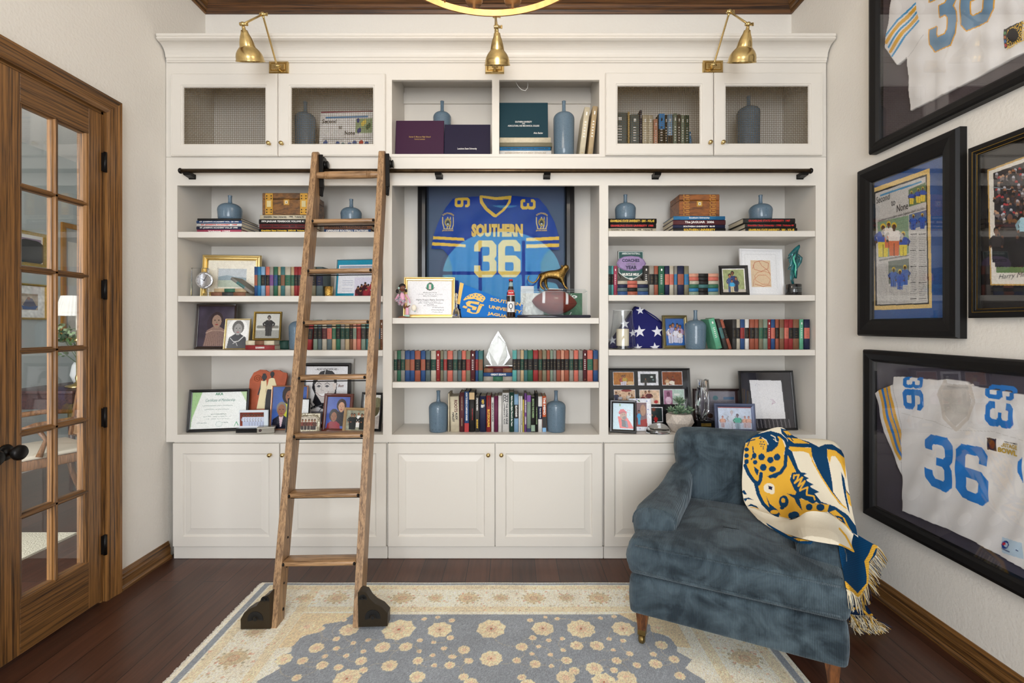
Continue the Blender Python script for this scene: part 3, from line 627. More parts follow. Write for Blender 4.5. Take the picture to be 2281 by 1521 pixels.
YELL = M('yellow_lettering', (232, 190, 60), .5)
def cloth(c):
    a = np.array(C[c], float); a = a*.8+a.mean()*.2; a = a*.93
    return M('cloth_'+c.replace(' ', '_'), tuple(a), .62, bump=(500, .25, .0004), var=(45, .07))
def upright(x0, x1, z, h, yf, dep, col, lab, lean=0, title=None, tcol=None, logo=False):
    """one upright book: root at its bottom front left; local x right, y back, z up"""
    w = x1-x0; m = cloth(col); b = min(.0022, w*.12)
    e = bpy.data.objects.new('book', None); COLL.objects.link(e); e.location = (x0, yf, z); e.rotation_euler = (0, lean, 0); e.empty_display_size = .03
    mb = MB(); n = 6; arc = [(w*i/n, -.0035*math.sin(PI*i/n)) for i in range(n+1)]
    zs = [0, h*.36, h*.72, h] if lab else [0, h]
    for k in range(len(zs)-1):
        mm = cloth(lab) if lab and k == 1 else m
        mb.rings([[(x, y, zz) for x, y in arc]+[(x, y+.0015, zz) for x, y in reversed(arc)] for zz in (zs[k], zs[k+1])], mm, k == 0, k == len(zs)-2, True)
    mb.box(0, b, .0008, dep, 0, h, m); mb.box(w-b, w, .0008, dep, 0, h, m)
    mk = tcol or GILT
    if lab and not title and w > .012:
        nl = 3+int(w*100) % 3
        for k in range(nl): mb.box(w*(.3 if k % 2 else .36), w*(.7 if k % 2 else .64), -.0038, -.003, h*(.42+.25*k/nl), h*(.42+.25*k/nl)+(.0022 if k % 2 else .0014), DULLG)
    if (logo or (not lab and title is None)) and w > .01:
        mb.box(w*.38, w*.62, -.0042, -.003, h*.83, h*.9, WHT if not lab else GILT); mb.box(w*.3, w*.7, -.0042, -.003, h*.06, h*.065, GILT)
        if not lab:
            for k in range(6): mb.box(w*.3, w*.62, -.0042, -.003, h*(.38+k*.06), h*(.40+k*.06), WHT)
    if title:
        for tx, (u, v0, v1), hh, tm in title:
            mb.text(tx, (w*u, -.0043, h*(v0+v1)/2), ND, XD, w*hh, tm, w=h*abs(v1-v0), bold=.03)
    mb.build('cover', e)
    mb = MB(); mb.box(b, w-b, .0015, dep-.003, .003, h-.004, PAGES); mb.build('page_block', e)
    return e
def clampx(X0, X1, px, zb):
    for a, b in (((402, 848), (873, 1096), (1112, 1335), (1362, 1812)) if zb > 2.38 else ((395, 853), (873, 1335), (1355, 1817))):
        if a-14 < px < b+14: return max(X0, fx(a)+.002), min(X1, fx(b)-.002)
    return X0, X1
ORD = ['first', 'second', 'third', 'fourth', 'fifth', 'sixth', 'seventh', 'eighth', 'ninth', 'tenth', 'eleventh', 'twelfth', 'thirteenth', 'fourteenth', 'fifteenth', 'sixteenth', 'seventeenth', 'eighteenth', 'nineteenth', 'twentieth', 'twenty-first', 'twenty-second', 'twenty-third', 'twenty-fourth', 'twenty-fifth']
def row(data, ytop, zb, place, group, yf=D+.04, tit=None, dep=.125):
    labs = []
    for i, d in enumerate(data):
        c, l = d[2], d[3]
        labs.append(f"{c} hardback with {l+' label' if l else 'plain spine'}")
    for i, d in enumerate(data):
        x0, x1, c, l = d[:4]; X0, X1 = clampx(wx(x0, yf)+.0004, wx(x1, yf)-.0004, (x0+x1)/2, zb)
        yt = d[4] if len(d) > 4 and isinstance(d[4], (int, float)) else ytop
        h = wz(yt, yf)-zb; e = upright(X0, X1, zb+.0005, h-.001, yf+random.uniform(-.004, .004), dep+random.uniform(-.01, .01), c, l)
        pv = data[i-1][2] if i else None; nx_ = data[i+1][2] if i < len(data)-1 else None
        lb = labs[i]+(f', between {pv} and {nx_} books, {place}' if pv and nx_ else (f', at the left end of the row {place}' if nx_ else f', at the right end of the row {place}'))
        key = (labs[i], pv, nx_)
        if sum(1 for j in range(len(data)) if (labs[j], data[j-1][2] if j else None, data[j+1][2] if j < len(data)-1 else None) == key) > 1 or len(lb.split()) > 16:
            lb = f"{labs[i]}, {ORD[i]} from left in row {place}"
        tag(e, lb, 'book', group)
def c7r(v): return 860+v/4.562
rowA = [(70, 112, 'greige', 'dark green'), (112, 150, 'green', 'black'), (150, 192, 'grey', 'dark green'), (194, 245, 'blue', 'brown'), (246, 292, 'blue', 'rust'), (293, 350, 'rust', 'black'), (352, 400, 'blue', 'rust'), (403, 452, 'slate', 'black'), (455, 508, 'beige', 'dark green'), (510, 549, 'red', None), (550, 581, 'olive', 'dark green'), (583, 620, 'grey', 'red'), (623, 678, 'coral', 'black'), (680, 726, 'grey', 'dark green'), (728, 768, 'slate', 'black'), (769, 811, 'coral', 'black'), (812, 858, 'olive', 'red'), (860, 905, 'maroon', None), (907, 937, 'blue', 'red'), (938, 984, 'teal', 'brown')]
row([(c7r(a), c7r(b), c, l) for a, b, c, l in rowA], 781, ZSH['C2'], 'left of crystal award', 'vintage hardbacks left of the crystal award')
rowB = [(1283, 1328, 'turquoise', 'black'), (1330, 1366, 'grey', 'black'), (1366, 1400, 'tan', 'dark green'), (1400, 1438, 'teal', 'black'), (1438, 1492, 'green', 'black'), (1494, 1547, 'red', 'black'), (1549, 1586, 'brown', 'dark green'), (1588, 1630, 'olive', 'black'), (1632, 1665, 'rust', 'black'), (1666, 1697, 'sage', 'black'), (1698, 1730, 'grey', 'black'), (1732, 1775, 'rust', 'black'), (1777, 1810, 'salmon', 'black'), (1812, 1859, 'rust', 'black'), (1862, 1905, 'greige', 'dark green'), (1907, 1953, 'coral', 'black'), (1955, 2000, 'grey', 'dark green'), (2002, 2042, 'maroon', None), (2044, 2100, 'coral', 'green'), (2104, 2158, 'blue', 'brown')]
row([(c7r(a), c7r(b), c, l) for a, b, c, l in rowB], 780, ZSH['C2'], 'right of crystal award', 'vintage hardbacks right of the crystal award')
row([(567, 574, 'blue', 'rust'), (574, 582, 'bright blue', 'teal'), (582, 591, 'light blue', 'black'), (592, 601, 'coral', 'black'), (601, 609.5, 'greige', 'purple'), (609.5, 618.5, 'green', 'blue'), (618.5, 625.5, 'tan', 'dark green'), (625.5, 635, 'teal', 'brown'), (635, 647.5, 'beige', 'green'), (647.5, 655.5, 'tan', 'green'), (655.5, 664, 'red', 'black'), (664, 672.5, 'red', 'charcoal'), (673, 682, 'beige', 'blue'), (682, 692, 'greige', 'green'), (692, 703.5, 'olive', 'black'), (703.5, 718.5, 'slate', 'navy')], 594, ZSH['L2'], 'beside the gold cup', 'hardbacks beside the gold cup')
row([(697.5, 707, 'sage', 'black'), (707.5, 716.5, 'slate', 'black'), (717, 727.5, 'beige', 'maroon'), (728, 739, 'slate', 'coral'), (739.5, 748.5, 'tan', 'green'), (749, 758.5, 'green', 'black'), (759, 768.5, 'greige', 'dark green'), (769, 778.5, 'tan', 'dark green'), (779, 786, 'brown', 'black'), (786.5, 794.5, 'salmon', 'sage'), (795, 804, 'coral', 'red'), (805, 814.5, 'sage', 'charcoal'), (815, 824.5, 'teal', 'black'), (825, 832, 'beige', 'blue'), (832.5, 838.5, 'grey', 'black'), (839, 846.5, 'olive', 'bright blue'), (847, 854, 'brown', None)], 712, ZSH['L3'], 'behind the ladder', 'hardbacks on the third shelf behind the ladder')
row([(1354, 1361, 'teal', 'black'), (1361.5, 1366.8, 'turquoise', 'black'), (1367, 1375, 'pink', None)], 592, ZSH['R2'], 'by the bookcase divider', 'hardbacks beside the football plaque', yf=D+.05)
row([(1446, 1456.5, 'greige', 'black'), (1457, 1466, 'rust', 'black'), (1467, 1480, 'green', None), (1481, 1491, 'navy', 'coral'), (1491.5, 1501, 'beige', 'coral'), (1501.5, 1508.5, 'grey', 'bright blue'), (1509, 1523, 'navy', 'rust'), (1524, 1534.5, 'olive', 'bright blue')], 592, ZSH['R2'], 'near football plaque', 'hardbacks right of the football plaque')
row([(1631, 1639.8, 'charcoal', 'black'), (1641, 1649, 'beige', 'black'), (1649.5, 1659, 'blue', 'red'), (1660, 1669, 'white', 'black'), (1670, 1680.6, 'rust', 'black'), (1681, 1689.5, 'rust', 'charcoal'), (1690, 1699, 'olive', 'green'), (1699.5, 1709.5, 'sage', 'dark green'), (1710, 1717.5, 'red', None), (1718, 1727, 'blue', 'coral'), (1728, 1736, 'rust', 'black'), (1736.5, 1746, 'brown', 'olive'), (1746.5, 1756.5, 'red', 'coral'), (1757, 1766.5, 'red', 'black'), (1767, 1780.5, 'brown', 'black'), (1781, 1790, 'mint', None), (1790.5, 1803, 'navy', 'coral')], 711, ZSH['R3'], 'right of the leaning books', 'hardbacks right of the leaning green book')
# single uprights and leaning books
def lone(x0, x1, zb, yt, yf, dep, col, lab, label, lean=0, group=None, title=None, cat='book'):
    X0, X1 = clampx(wx(x0, yf), wx(x1, yf), (x0+x1)/2, zb); e = upright(X0, X1, zb+.0005, wz(yt, yf)-zb, yf, dep, col, lab, lean, title); return tag(e, label, cat, group)
z = ZSH['L3']; Y = D+.03
e = upright(wx(683, Y), wx(693, Y), z+.0005, .176, Y, .12, 'red', 'black', .1); e.location.z += .0015; tag(e, 'bright red book with black label tilting beside the blue vase', 'book')
z = ZSH['R3']; Y = D+.03
for xb, wpx, col, lab, hgt, ln, lb in ((1596, 13, 'mint', None, .186, -.26, 'bright green book leaning against the tall blue vase'), (1614, 8, 'charcoal', 'teal', .184, -.28, 'dark grey book leaning between green and rust books'), (1624, 6.5, 'rust', 'black', .182, -.30, 'rust book leaning next to the black bookend')):
    e = upright(0, wpx*Y/F, z+.001, hgt, Y, .125, col, lab, ln); e.location.x = wx(xb, Y); tag(e, lb, 'book', 'books leaning beside the tall vase')
mb = MB(); Y = D+.165; mb.box(wx(1600, Y), wx(1626, Y), Y, Y+.05, z+.0005, wz(714, Y), M('black_bookend', (24, 22, 22), .5), .001); tag(mb.build('bookend'), 'black slab bookend at left of the long upright row', 'bookend')
# dark grey book right behind plaque, R2
lone(1434, 1445, ZSH['R2'], 592, D+.06, .12, 'charcoal', None, 'dark grey book standing just behind the football plaque')
# ---- centre bottom row of modern books (read from the photo)
z = ZSH['C3']; Y = 2.921; k9 = lambda v: 990+v/9.504
B = [(75, 108, 'cream', None, 876, 'thin cream booklet left of the ROOTS book', None),
     (130, 318, 'cream', None, 883, 'thick cream book with ROOTS on its spine', [('ROOTS', (.66, .9, .56), .36, 'M'), ('ALEX', (.72, .55, .34), .24, 'K'), ('HALEY', (.36, .55, .28), .24, 'K')]),
     (322, 420, 'maroon', None, 874, 'dark brown book between the ROOTS book and blue campaign book', [('THE STORY OF A LIFE', (.5, .9, .55), .2, 'G'), ('MEMOIRS', (.5, .35, .15), .2, 'G')]),
     (424, 520, 'blue', None, 872, 'blue and red book titled in bold white capitals', [('HOW TO BUILD A CAMPAIGN WINNER', (.5, .97, .28), .38, 'W')]),
     (524, 640, 'black', None, 874, 'black book with a gold upper spine', [('THE GREAT GAME', (.6, .6, .3), .12, 'R')]),
     (650, 740, 'charcoal', None, 882, 'dark photo-covered book left of the navy bible', [('STRONG WOMEN', (.5, .95, .6), .4, 'W'), ('BIOGRAPHY', (.5, .35, .1), .4, 'Y')]),
     (748, 880, 'navy', None, 882, 'navy bible with white letters', [('NIV', (.5, .9, .78), .4, 'Y'), ('Bible', (.5, .76, .68), .6, 'W')]),
     (888, 985, 'red', None, 881, 'bright red book titled BLITZSCALING', [('BLITZSCALING', (.5, .62, .14), .5, 'Y'), ('REID HOFFMAN', (.5, .95, .7), .25, 'K')]),
     (992, 1050, 'white', None, 885, 'thin white book right of the red BLITZSCALING book', [('GROW WITH THE FLOW', (.5, .85, .3), .55, 'K')]),
     (1055, 1135, 'plum', None, 882, 'plain plum coloured book in the middle of the row', None),
     (1140, 1218, 'white', None, 881, 'white spiral notebook right of the plum book', None),
     (1226, 1370, 'white', None, 875, 'thick white book titled THE DIVINE NINE', [('THE DIVINE NINE', (.66, .74, .2), .3, 'K'), ('LAWRENCE C. ROSS', (.3, .74, .2), .2, 'K')]),
     (1376, 1472, 'dark green', None, 874, 'dark green book with white title, right of THE DIVINE NINE', [('Alpha Kappa Alpha Through the Years', (.5, .92, .15), .45, 'W')]),
     (1476, 1566, 'light blue', 'black', 878, 'pale blue book with a black middle band', [('RELATIONSHIPS', (.5, .7, .4), .5, 'W')]),
     (1570, 1610, 'white', None, 882, 'thin white booklet left of its twin', None),
     (1613, 1655, 'white', None, 882, 'thin white booklet left of the yellow one', [('WORKING NOTES', (.5, .6, .2), .4, 'K')]),
     (1658, 1690, 'yellow', None, 890, 'thin yellow booklet in the modern row', [('GUIDE TO SPEAKING', (.5, .7, .3), .4, 'K')]),
     (1694, 1742, 'purple', None, 876, 'narrow purple book beside the thin yellow booklet', [('POWER OF STORY', (.5, .82, .5), .5, 'W'), ('LEADERS', (.5, .4, .2), .5, 'W')]),
     (1746, 1830, 'sage', None, 880, 'pale green book with a violet top', None),
     (1834, 1920, 'black', None, 884, 'black book with green title near the row end', [('BEATING THE NUMBER', (.5, .95, .4), .5, 'S')]),
     (1924, 1980, 'black', None, 876, 'narrow black book with a pale green title', [('THE ULTIMATE GUIDE', (.5, .65, .2), .4, 'S')]),
     (1984, 2070, 'white', 'navy', 883, 'white book with a dark blue title band', [('Turn the Page', (.5, .68, .4), .4, 'W')]),
     (2074, 2155, 'orange', None, 882, 'orange book titled THE MEMO, next to right vase', [('THE MEMO', (.5, .96, .48), .62, 'W')])]
TM = {'M': M('maroon_lettering', (92, 34, 30), .5), 'K': BLK, 'W': WHT, 'G': M('tan_lettering', (170, 150, 120), .5), 'R': REDL, 'Y': YELL, 'S': M('sage_lettering', (140, 170, 120), .5)}
for a, b, c, l, yt, lb, ti in B:
    t2 = [(tx, (u, v0, v1), hh, TM[tm]) for tx, (u, v0, v1), hh, tm in ti] if ti else []
    X0, X1 = wx(k9(a), Y), wx(k9(b), Y); h = wz(yt, Y)-z
    e = upright(X0, X1-.0004, z+.0005, h, Y, .15, c, l, -.02 if 'ROOTS on' in lb else 0, t2)
    tag(e, lb, 'book', 'paperbacks and hardbacks between the two blue vases')
    w = X1-X0; cv_ = e.children[0]
    def band(col, v0, v1, nm='spine_band'):
        m_ = MB(); m_.box(.0004, w-.0008, -.004, -.0005, h*v0, h*v1, M('band_'+col.replace(' ', '_'), C[col], .5), .0004); m_.build(nm, cv_)
    if 'blue and red' in lb: band('red', 0.003, .22)
    if 'gold upper' in lb: band('tan', .82, .997)
    if 'THE MEMO' in lb: band('black', .12, .42); band('light blue', .003, .12)
    if 'violet top' in lb: band('purple', .82, .997); band('navy', .003, .1)
    if 'green title near' in lb: band('sage', .02, .2)
    if 'DIVINE NINE' in lb and 'thick' in lb:
        m_ = MB()
        for k in range(30):
            q, r_ = k % 5, k//5; 
            if (k*7+r_*3) % 4 < 3: m_.add([(w*(.14+.15*q), -.0036, h*(.76+.033*r_)), (w*(.27+.15*q), -.0036, h*(.765+.033*r_)), (w*(.24+.15*q), -.0036, h*(.79+.033*r_)), (w*(.13+.15*q), -.0036, h*(.785+.033*r_))], [(0, 1, 2, 3)], BLK)
        m_.build('spine_pattern', cv_)
# ---- books lying flat
def flat(x0, x1, yt, yb, zb, yf, dep, col, text, tm, label, group=None, lab=None, side=0, ang=0, tw=.8, th=.42):
    """lying book, spine to the front; returns its top z"""
    X0, X1 = clampx(wx(x0, yf), wx(x1, yf), (x0+x1)/2, zb); t = (yb-yt)*yf/F; w = X1-X0; m = cloth(col) if isinstance(col, str) else col
    e = bpy.data.objects.new('book', None); COLL.objects.link(e); e.location = ((X0+X1)/2, yf, zb+.0004); e.rotation_euler.z = ang; e.empty_display_size = .03
    mb = MB(); hw_ = w/2; n = 5; arc = [(-.0025*math.sin(PI*i/n), t*i/n) for i in range(n+1)]
    xs = [-hw_, hw_] if not lab else [-hw_, -hw_*.36, hw_*.3, hw_]
    for k in range(len(xs)-1):
        mb.rings([[(x, y, zz) for y, zz in arc]+[(x, y+.0015, zz) for y, zz in reversed(arc)] for x in (xs[k], xs[k+1])], cloth(lab) if lab and k == 1 else m, True, True, True)
    mb.box(-hw_, hw_, 0, dep, 0, .0018, m); mb.box(-hw_, hw_, 0, dep, t-.0018, t, m)
    if text: mb.text(text, (0, -.0031, t/2), XD, ZD, t*th, tm, w=w*tw, bold=.03)
    mb.build('cover', e); mb = MB(); mb.box(-hw_+.003, hw_-.003, .001, dep-.004, .0018, t-.0018, PAGES); mb.build('page_block', e)
    tag(e, label, 'book', group); return zb+t+.0006
def stack(items, zb, yf, dep, group, **k):
    for it in items: zb = flat(it[0], it[1], it[2], it[3], zb, yf+random.uniform(0, .006), dep, *it[4:8], group, **dict(k, **(it[8] if len(it) > 8 else {})))
    return zb
YS = D+.03; g = 'yearbooks stacked under the left squat vase'
zA = stack([(439, 538, 509, 516, 'pink', 'Volume 1989', WHT, 'pink and red yearbook at the bottom of the far left stack', {'tw': .5}),
            (438, 538, 506, 512.7, 'navy', "ST. JOSEPH'S ACADEMY VOL.27 1990", WHT, "navy yearbook reading VOL.27 1990, second from stack bottom", {'tw': .84, 'th': .6}),
            (438.5, 539, 499.3, 505.7, 'white', "ST. JOSEPH'S ACADEMY  1989", REDL, "white and red academy yearbook in the middle of the stack", {'th': .6}),
            (438, 539, 493, 499, 'blue', "ST. JOSEPH'S ACADEMY VOL. 28 1991", WHT, "blue academy yearbook, second from the top of the stack", {'tw': .86, 'th': .6}),
            (440, 537, 488, 492.7, 'black', None, None, 'thin black book on top of the far left stack')], ZSH['L1'], YS, .2, g)
g = 'yearbooks stacked under the brass-strapped box'
zB = stack([(577, 684, 509, 517.5, 'black', 'Grambling State University  2003-04  Volume', YELL, 'black yearbook at bottom under the brass-strapped wooden box', {'th': .6, 'tw': .9}),
            (578, 684, 498, 508.5, 'dark red', 'Grambling State University  2000  Volume', BLK, 'dark red yearbook, second from the bottom, left of ladder', {'th': .55, 'tw': .9}),
            (577, 684, 487, 497.5, 'black', '1974 JAGUAR YEARBOOK VOLUME 41', WHT, 'black yearbook directly under the cream yearbook and wooden box', {'th': .5, 'tw': .88}),
            (579.5, 686, 477.5, 486.7, 'cream', 'Grambling State University - 1998 - Volume 42', BLK, 'cream yearbook under the brass-strapped wooden box', {'th': .55, 'tw': .84})], ZSH['L1'], YS, .2, g)
g = 'books under the squat vase behind the ladder'
zCc = stack([(722, 826, 509.5, 517, 'blue', 'OFFENSIVE FOOTBALL STRATEGIES', WHT, 'blue football strategies book at the bottom, behind the ladder', {'th': .7, 'tw': .9}),
            (722, 828, 500, 509, 'brown', 'FOOTBALL COACHING', BLK, 'brown photo-spined book in the stack behind the ladder', {'th': .5, 'tw': .8}),
            (724, 832, 489, 499.5, 'black', None, None, 'black book right under the squat vase behind the ladder')], ZSH['L1'], YS, .2, g)
g = 'yearbooks at the left end of the top right bay shelf'
zD = stack([(1340, 1461, 507.5, 515.5, 'cream', 'Grambling State University - 1998 - Volume 42', BLK, 'cream yearbook at the bottom of the stack beside divider', {'th': .6, 'tw': .86}),
            (1339, 1461.5, 497, 507, 'black', 'GRAMBLING STATE UNIVERSITY  1980', REDL, 'black yearbook with red letters in the stack beside divider', {'th': .45, 'tw': .88}),
            (1338, 1462.5, 486, 496.7, 'black', 'GRAMBLING STATE UNIVERSITY - 2001 - VOL.45', YELL, 'black yearbook with yellow letters, right under left squat vase', {'th': .5, 'tw': .9})], ZSH['R1'], YS, .2, g)
g = 'yearbooks under the greek key box'
zE = stack([(1499, 1616, 507.5, 515.5, 'black', 'SOUTHERN UNIVERSITY', YELL, 'black university yearbook at the bottom under greek key box', {'th': .7, 'tw': .6}),
            (1498.5, 1615, 500, 507.3, 'navy', 'SOUTHERN UNIVERSITY  98-99', WHT, 'navy university yearbook, second from the bottom of the stack', {'th': .5, 'tw': .6}),
            (1499, 1616, 489, 499.5, 'maroon', 'The JAGUAR  2006', WHT, 'brown yearbook with The JAGUAR 2006 on its spine', {'th': .6, 'tw': .56}),
            (1500, 1615, 480.5, 488.6, 'bright blue', 'Southern University', WHT, 'bright blue yearbook directly under the greek key box', {'th': .55, 'tw': .4})], ZSH['R1'], YS, .2, g)
g = 'black yearbooks under the right squat vase'
zF = stack([(1660, 1775.5, 507, 515.5, 'black', 'GRAMBLING STATE UNIVERSITY - 2001 - VOL.45', YELL, 'black yearbook with yellow letters, bottom of rightmost stack', {'th': .6, 'tw': .88}),
            (1659, 1773, 496.5, 506.7, 'black', 'Grambling State University - 1998 - Volume 44', REDL, 'black yearbook with red letters in middle of rightmost stack', {'th': .5, 'tw': .9}),
            (1655, 1771, 485.5, 496.2, 'black', 'GRAMBLING STATE UNIVERSITY  1987', REDL, 'black yearbook with red letters, right under right squat vase', {'th': .4, 'tw': .8})], ZSH['R1'], YS, .2, g)
g = 'books under the framed standing portrait'
zG = stack([(547, 612, 768.5, 779, 'red', 'SUGARMAN', WHT, 'red book under the patterned book, left of blue vase', {'th': .4, 'tw': .3}),
            (547.5, 611, 758, 768, 'cream', None, None, 'cream and blue patterned book under the ornate small frame', {'lab': 'brown'})], ZSH['L3'], D+.025, .13, g)
zz2 = flat(614, 643, 758, 777, ZSH['L3'], D+.10, .1, 'dark green', None, None, 'dark green book lying behind the red and patterned books')
g = 'books lying in front of the gold landscape frame'
zH = stack([(470.5, 547, 651.5, 660, 'brown', None, None, 'brown book at the bottom in front of gold landscape frame', {'lab': 'charcoal'}),
            (477, 549, 643, 651, 'tan', None, None, 'tan book with green label under the leaning grey book', {'lab': 'green'})], ZSH['L2'], D+.02, .12, g)
e = upright(0, .017, 0, .15, 0, .11, 'grey', 'teal', 0); e.location = (wx(563.5, D+.03)-.002, D+.012, ZSH['L2']+.0115); e.rotation_euler = (0, -.95, 0); tag(e, 'grey book with teal label leaning diagonally on the tan book', 'book')
g = 'books under the crystal award'
zI = stack([(1077, 1143.5, 838, 848.5, 'greige', None, None, 'grey book with green label, bottom under crystal award', {'lab': 'green'}),
            (1076.5, 1144, 829.5, 837.6, 'blue', 'GREAT ESSAYS', WHT, 'blue book in the middle of the pile under crystal award', {'th': .5, 'tw': .5}),
            (1078, 1143, 819.5, 829, 'brown', None, None, 'reddish brown book directly under the crystal award', {'lab': 'maroon'}),
            (1087, 1134, 815.5, 818.7, 'dark red', None, None, 'thin dark red booklet supporting the crystal award')], ZSH['C2'], D+.045, .13, g)
g = 'books under the football coach plaque'
zJ = stack([(1376, 1443.5, 649.5, 658, 'blue', None, None, 'blue book with rust label, bottom under the football plaque', {'lab': 'rust'}),
            (1375.5, 1443, 641, 649, 'slate', None, None, 'grey blue book with black label under the football plaque', {'lab': 'black'}),
            (1376, 1443, 633, 640.5, 'navy', None, None, 'navy book with coral label under the football plaque', {'lab': 'coral'}),
            (1376, 1442.5, 625, 632.5, 'beige', None, None, 'beige book with coral label touching the football plaque', {'lab': 'coral'})], ZSH['R2'], D+.03, .13, g)
g = 'six books stacked beside the framed family photo'
zK = stack([(1535, 1600, 650, 658, 'sage', None, None, 'sage book with black label, bottom of the six-book stack', {'lab': 'black'}),
            (1534.5, 1599.5, 642, 649.6, 'bright blue', None, None, 'bright blue book with black label in six-book stack', {'lab': 'black'}),
            (1535, 1600, 633.5, 641.6, 'green', None, None, 'green book with teal label in the six-book stack', {'lab': 'teal'}),
            (1536, 1600, 625, 633, 'beige', None, None, 'beige book with black label in the six-book stack', {'lab': 'black'}),
            (1535, 1600, 616.7, 624.6, 'coral', None, None, 'coral book with black label, second from stack top', {'lab': 'black'}),
            (1534.5, 1600.5, 608.5, 616.3, 'salmon', None, None, 'salmon book with black label topping the six-book stack', {'lab': 'black'})], ZSH['R2'], D+.03, .13, g)
zt = ZSH['T']; g = 'books under the green diploma cover'
zL = stack([(1110, 1228, 332, 343.5, 'white', 'SOUTHERN UNIVERSITY BY ALVIN BEASLEY, OSWALDO, PAUL', TM['G'], 'white book at the bottom under the green diploma cover', {'th': .3, 'tw': .8}),
            (1110, 1226.5, 323, 331.6, 'bright blue', 'SOUTHERN UNIVERSITY BATON ROUGE, LOUISIANA 1974', BLK, 'bright blue book, second from the bottom in upper cubby', {'th': .35, 'tw': .9}),
            (1113, 1230, 314, 322.5, 'olive', None, None, 'gold and brown book with worn spine in upper cubby'),
            (1110.5, 1227, 302, 313.6, 'cream', None, None, 'cream book directly under the green diploma cover')], zt, D+.03, .2, g)
# leaning pale books in the upper cubby
for xb, wpx, col, hh, ln, lb in ((1290, 12, 'cream', .292, .115, 'cream book leaning right beside the tall vase'), (1309, 11, 'tan', .297, .105, 'worn tan book leaning on the cubby side')):
    Y = D+.04; e = upright(0, wpx*Y/F, zt+.002, hh, Y, .2, col, None, ln); e.location.x = wx(xb, Y); e.location.z += .004; tag(e, lb, 'book', 'pale books leaning in the upper cubby')
# ================================================================ VASES
GLAZE = {}
def glaze(dark=False):
    k = 'crackle_glaze_dark' if dark else 'crackle_glaze'
    if k in _m: return _m[k]
    m, t, b = nt(k); L = t.links.new; tc = t.nodes.new('ShaderNodeTexCoord')
    v = t.nodes.new('ShaderNodeTexVoronoi'); v.feature = 'DISTANCE_TO_EDGE'; v.inputs['Scale'].default_value = 130; L(tc.outputs['Object'], v.inputs['Vector'])
    cr = t.nodes.new('ShaderNodeValToRGB'); e = cr.color_ramp.elements; e[0].position = 0; e[1].position = .06
    e[0].color = list(lin((80, 98, 112)))+[1]; e[1].color = list(lin((98, 119, 136) if not dark else (88, 108, 124)))+[1]
    L(v.outputs['Distance'], cr.inputs[0]); L(cr.outputs[0], b.inputs['Base Color']); b.inputs['Roughness'].default_value = .16
    n = t.nodes.new('ShaderNodeTexNoise'); n.inputs['Scale'].default_value = 90; L(tc.outputs['Object'], n.inputs['Vector'])
    bp = t.nodes.new('ShaderNodeBump'); bp.inputs['Strength'].default_value = .25; bp.inputs['Distance'].default_value = .002; L(n.outputs[0], bp.inputs['Height']); L(bp.outputs[0], b.inputs['Normal'])
    _m[k] = m; return m
def vase(label, cx, wpx, ytop, yneck, ybot, zb, Y, group):
    """bottle: body to yneck (shoulder), slim neck to ytop"""
    R = wpx*Y/F/2; H = wz(ytop, Y)-zb; hs = wz(yneck, Y)-zb; rn = .0115 if R > .045 else .011
    sh = min(R*.62, hs*.45)
    pr = [(.001, 0), (R*.86, 0), (R*.93, .004), (R*.955, hs*.2), (R, hs-sh)]
    pr += [(rn+.004+(R-rn-.004)*math.cos(a*PI/14), hs-sh+sh*math.sin(a*PI/14)) for a in range(1, 8)]
    nk = H-hs; pr += [(rn+.001, hs+nk*.08), (rn-.001, hs+nk*.3), (rn-.001, hs+nk*.75), (rn+.0005, hs+nk*.95), (rn+.0005, H), (rn-.003, H), (rn-.003, H-.02), (.001, H-.02)]
    mb = MB(); mb.lathe(pr, glaze(), 48); o = mb.build('bottle_vase', None, (wx(cx, Y), Y, zb+.0006)); return tag(o, label, 'vase', group)
gs, gt = 'squat blue bottle vases', 'tall blue bottle vases'
vase('squat blue vase on the far left yearbook stack', 512.5, 50, 436, 454, 488, zA, D+.1, gs)
vase('squat blue vase seen through the ladder, on dark books', 782.5, 46, 444, 463, 489, zCc, D+.1, gs)
vase('squat blue vase at left end of the right bay top shelf', 1393, 46, 434, 453, 486, zD, D+.1, gs)
vase('squat blue vase on the rightmost black yearbook stack', 1694, 49, 435, 455, 486, zF, D+.1, gs)
vase('tall blue vase behind the navy diploma cover', 985, 40, 226, 251, 343, zt, D+.2, gt)
vase('tall blue vase between green diploma and leaning pale books', 1256, 47, 226, 252, 343, zt, D+.08, gt)
vase('tall blue vase behind the mesh beside the newspaper page', 680, 46, 227, 253, 343, zt, D+.12, gt)
vase('tall blue vase alone behind the far right mesh door', 1667, 49, 215, 239, 343, zt, D+.12, gt)
vase('blue vase mostly hidden by the ladder rail', 668, 46, 690, 715, 776, ZSH['L3'], D+.1, gt)
vase('tall blue vase between gold photo frame and leaning green book', 1549, 46, 691, 713, 776, ZSH['R3'], D+.08, gt)
vase('blue vase on the bottom shelf left of the modern books', 976.5, 42.5, 870, 895, 960, ZSH['C3'], 2.945, gt)
vase('blue vase on the bottom shelf right of THE MEMO book', 1238.5, 43, 870, 893, 960, ZSH['C3'], 2.945, gt)
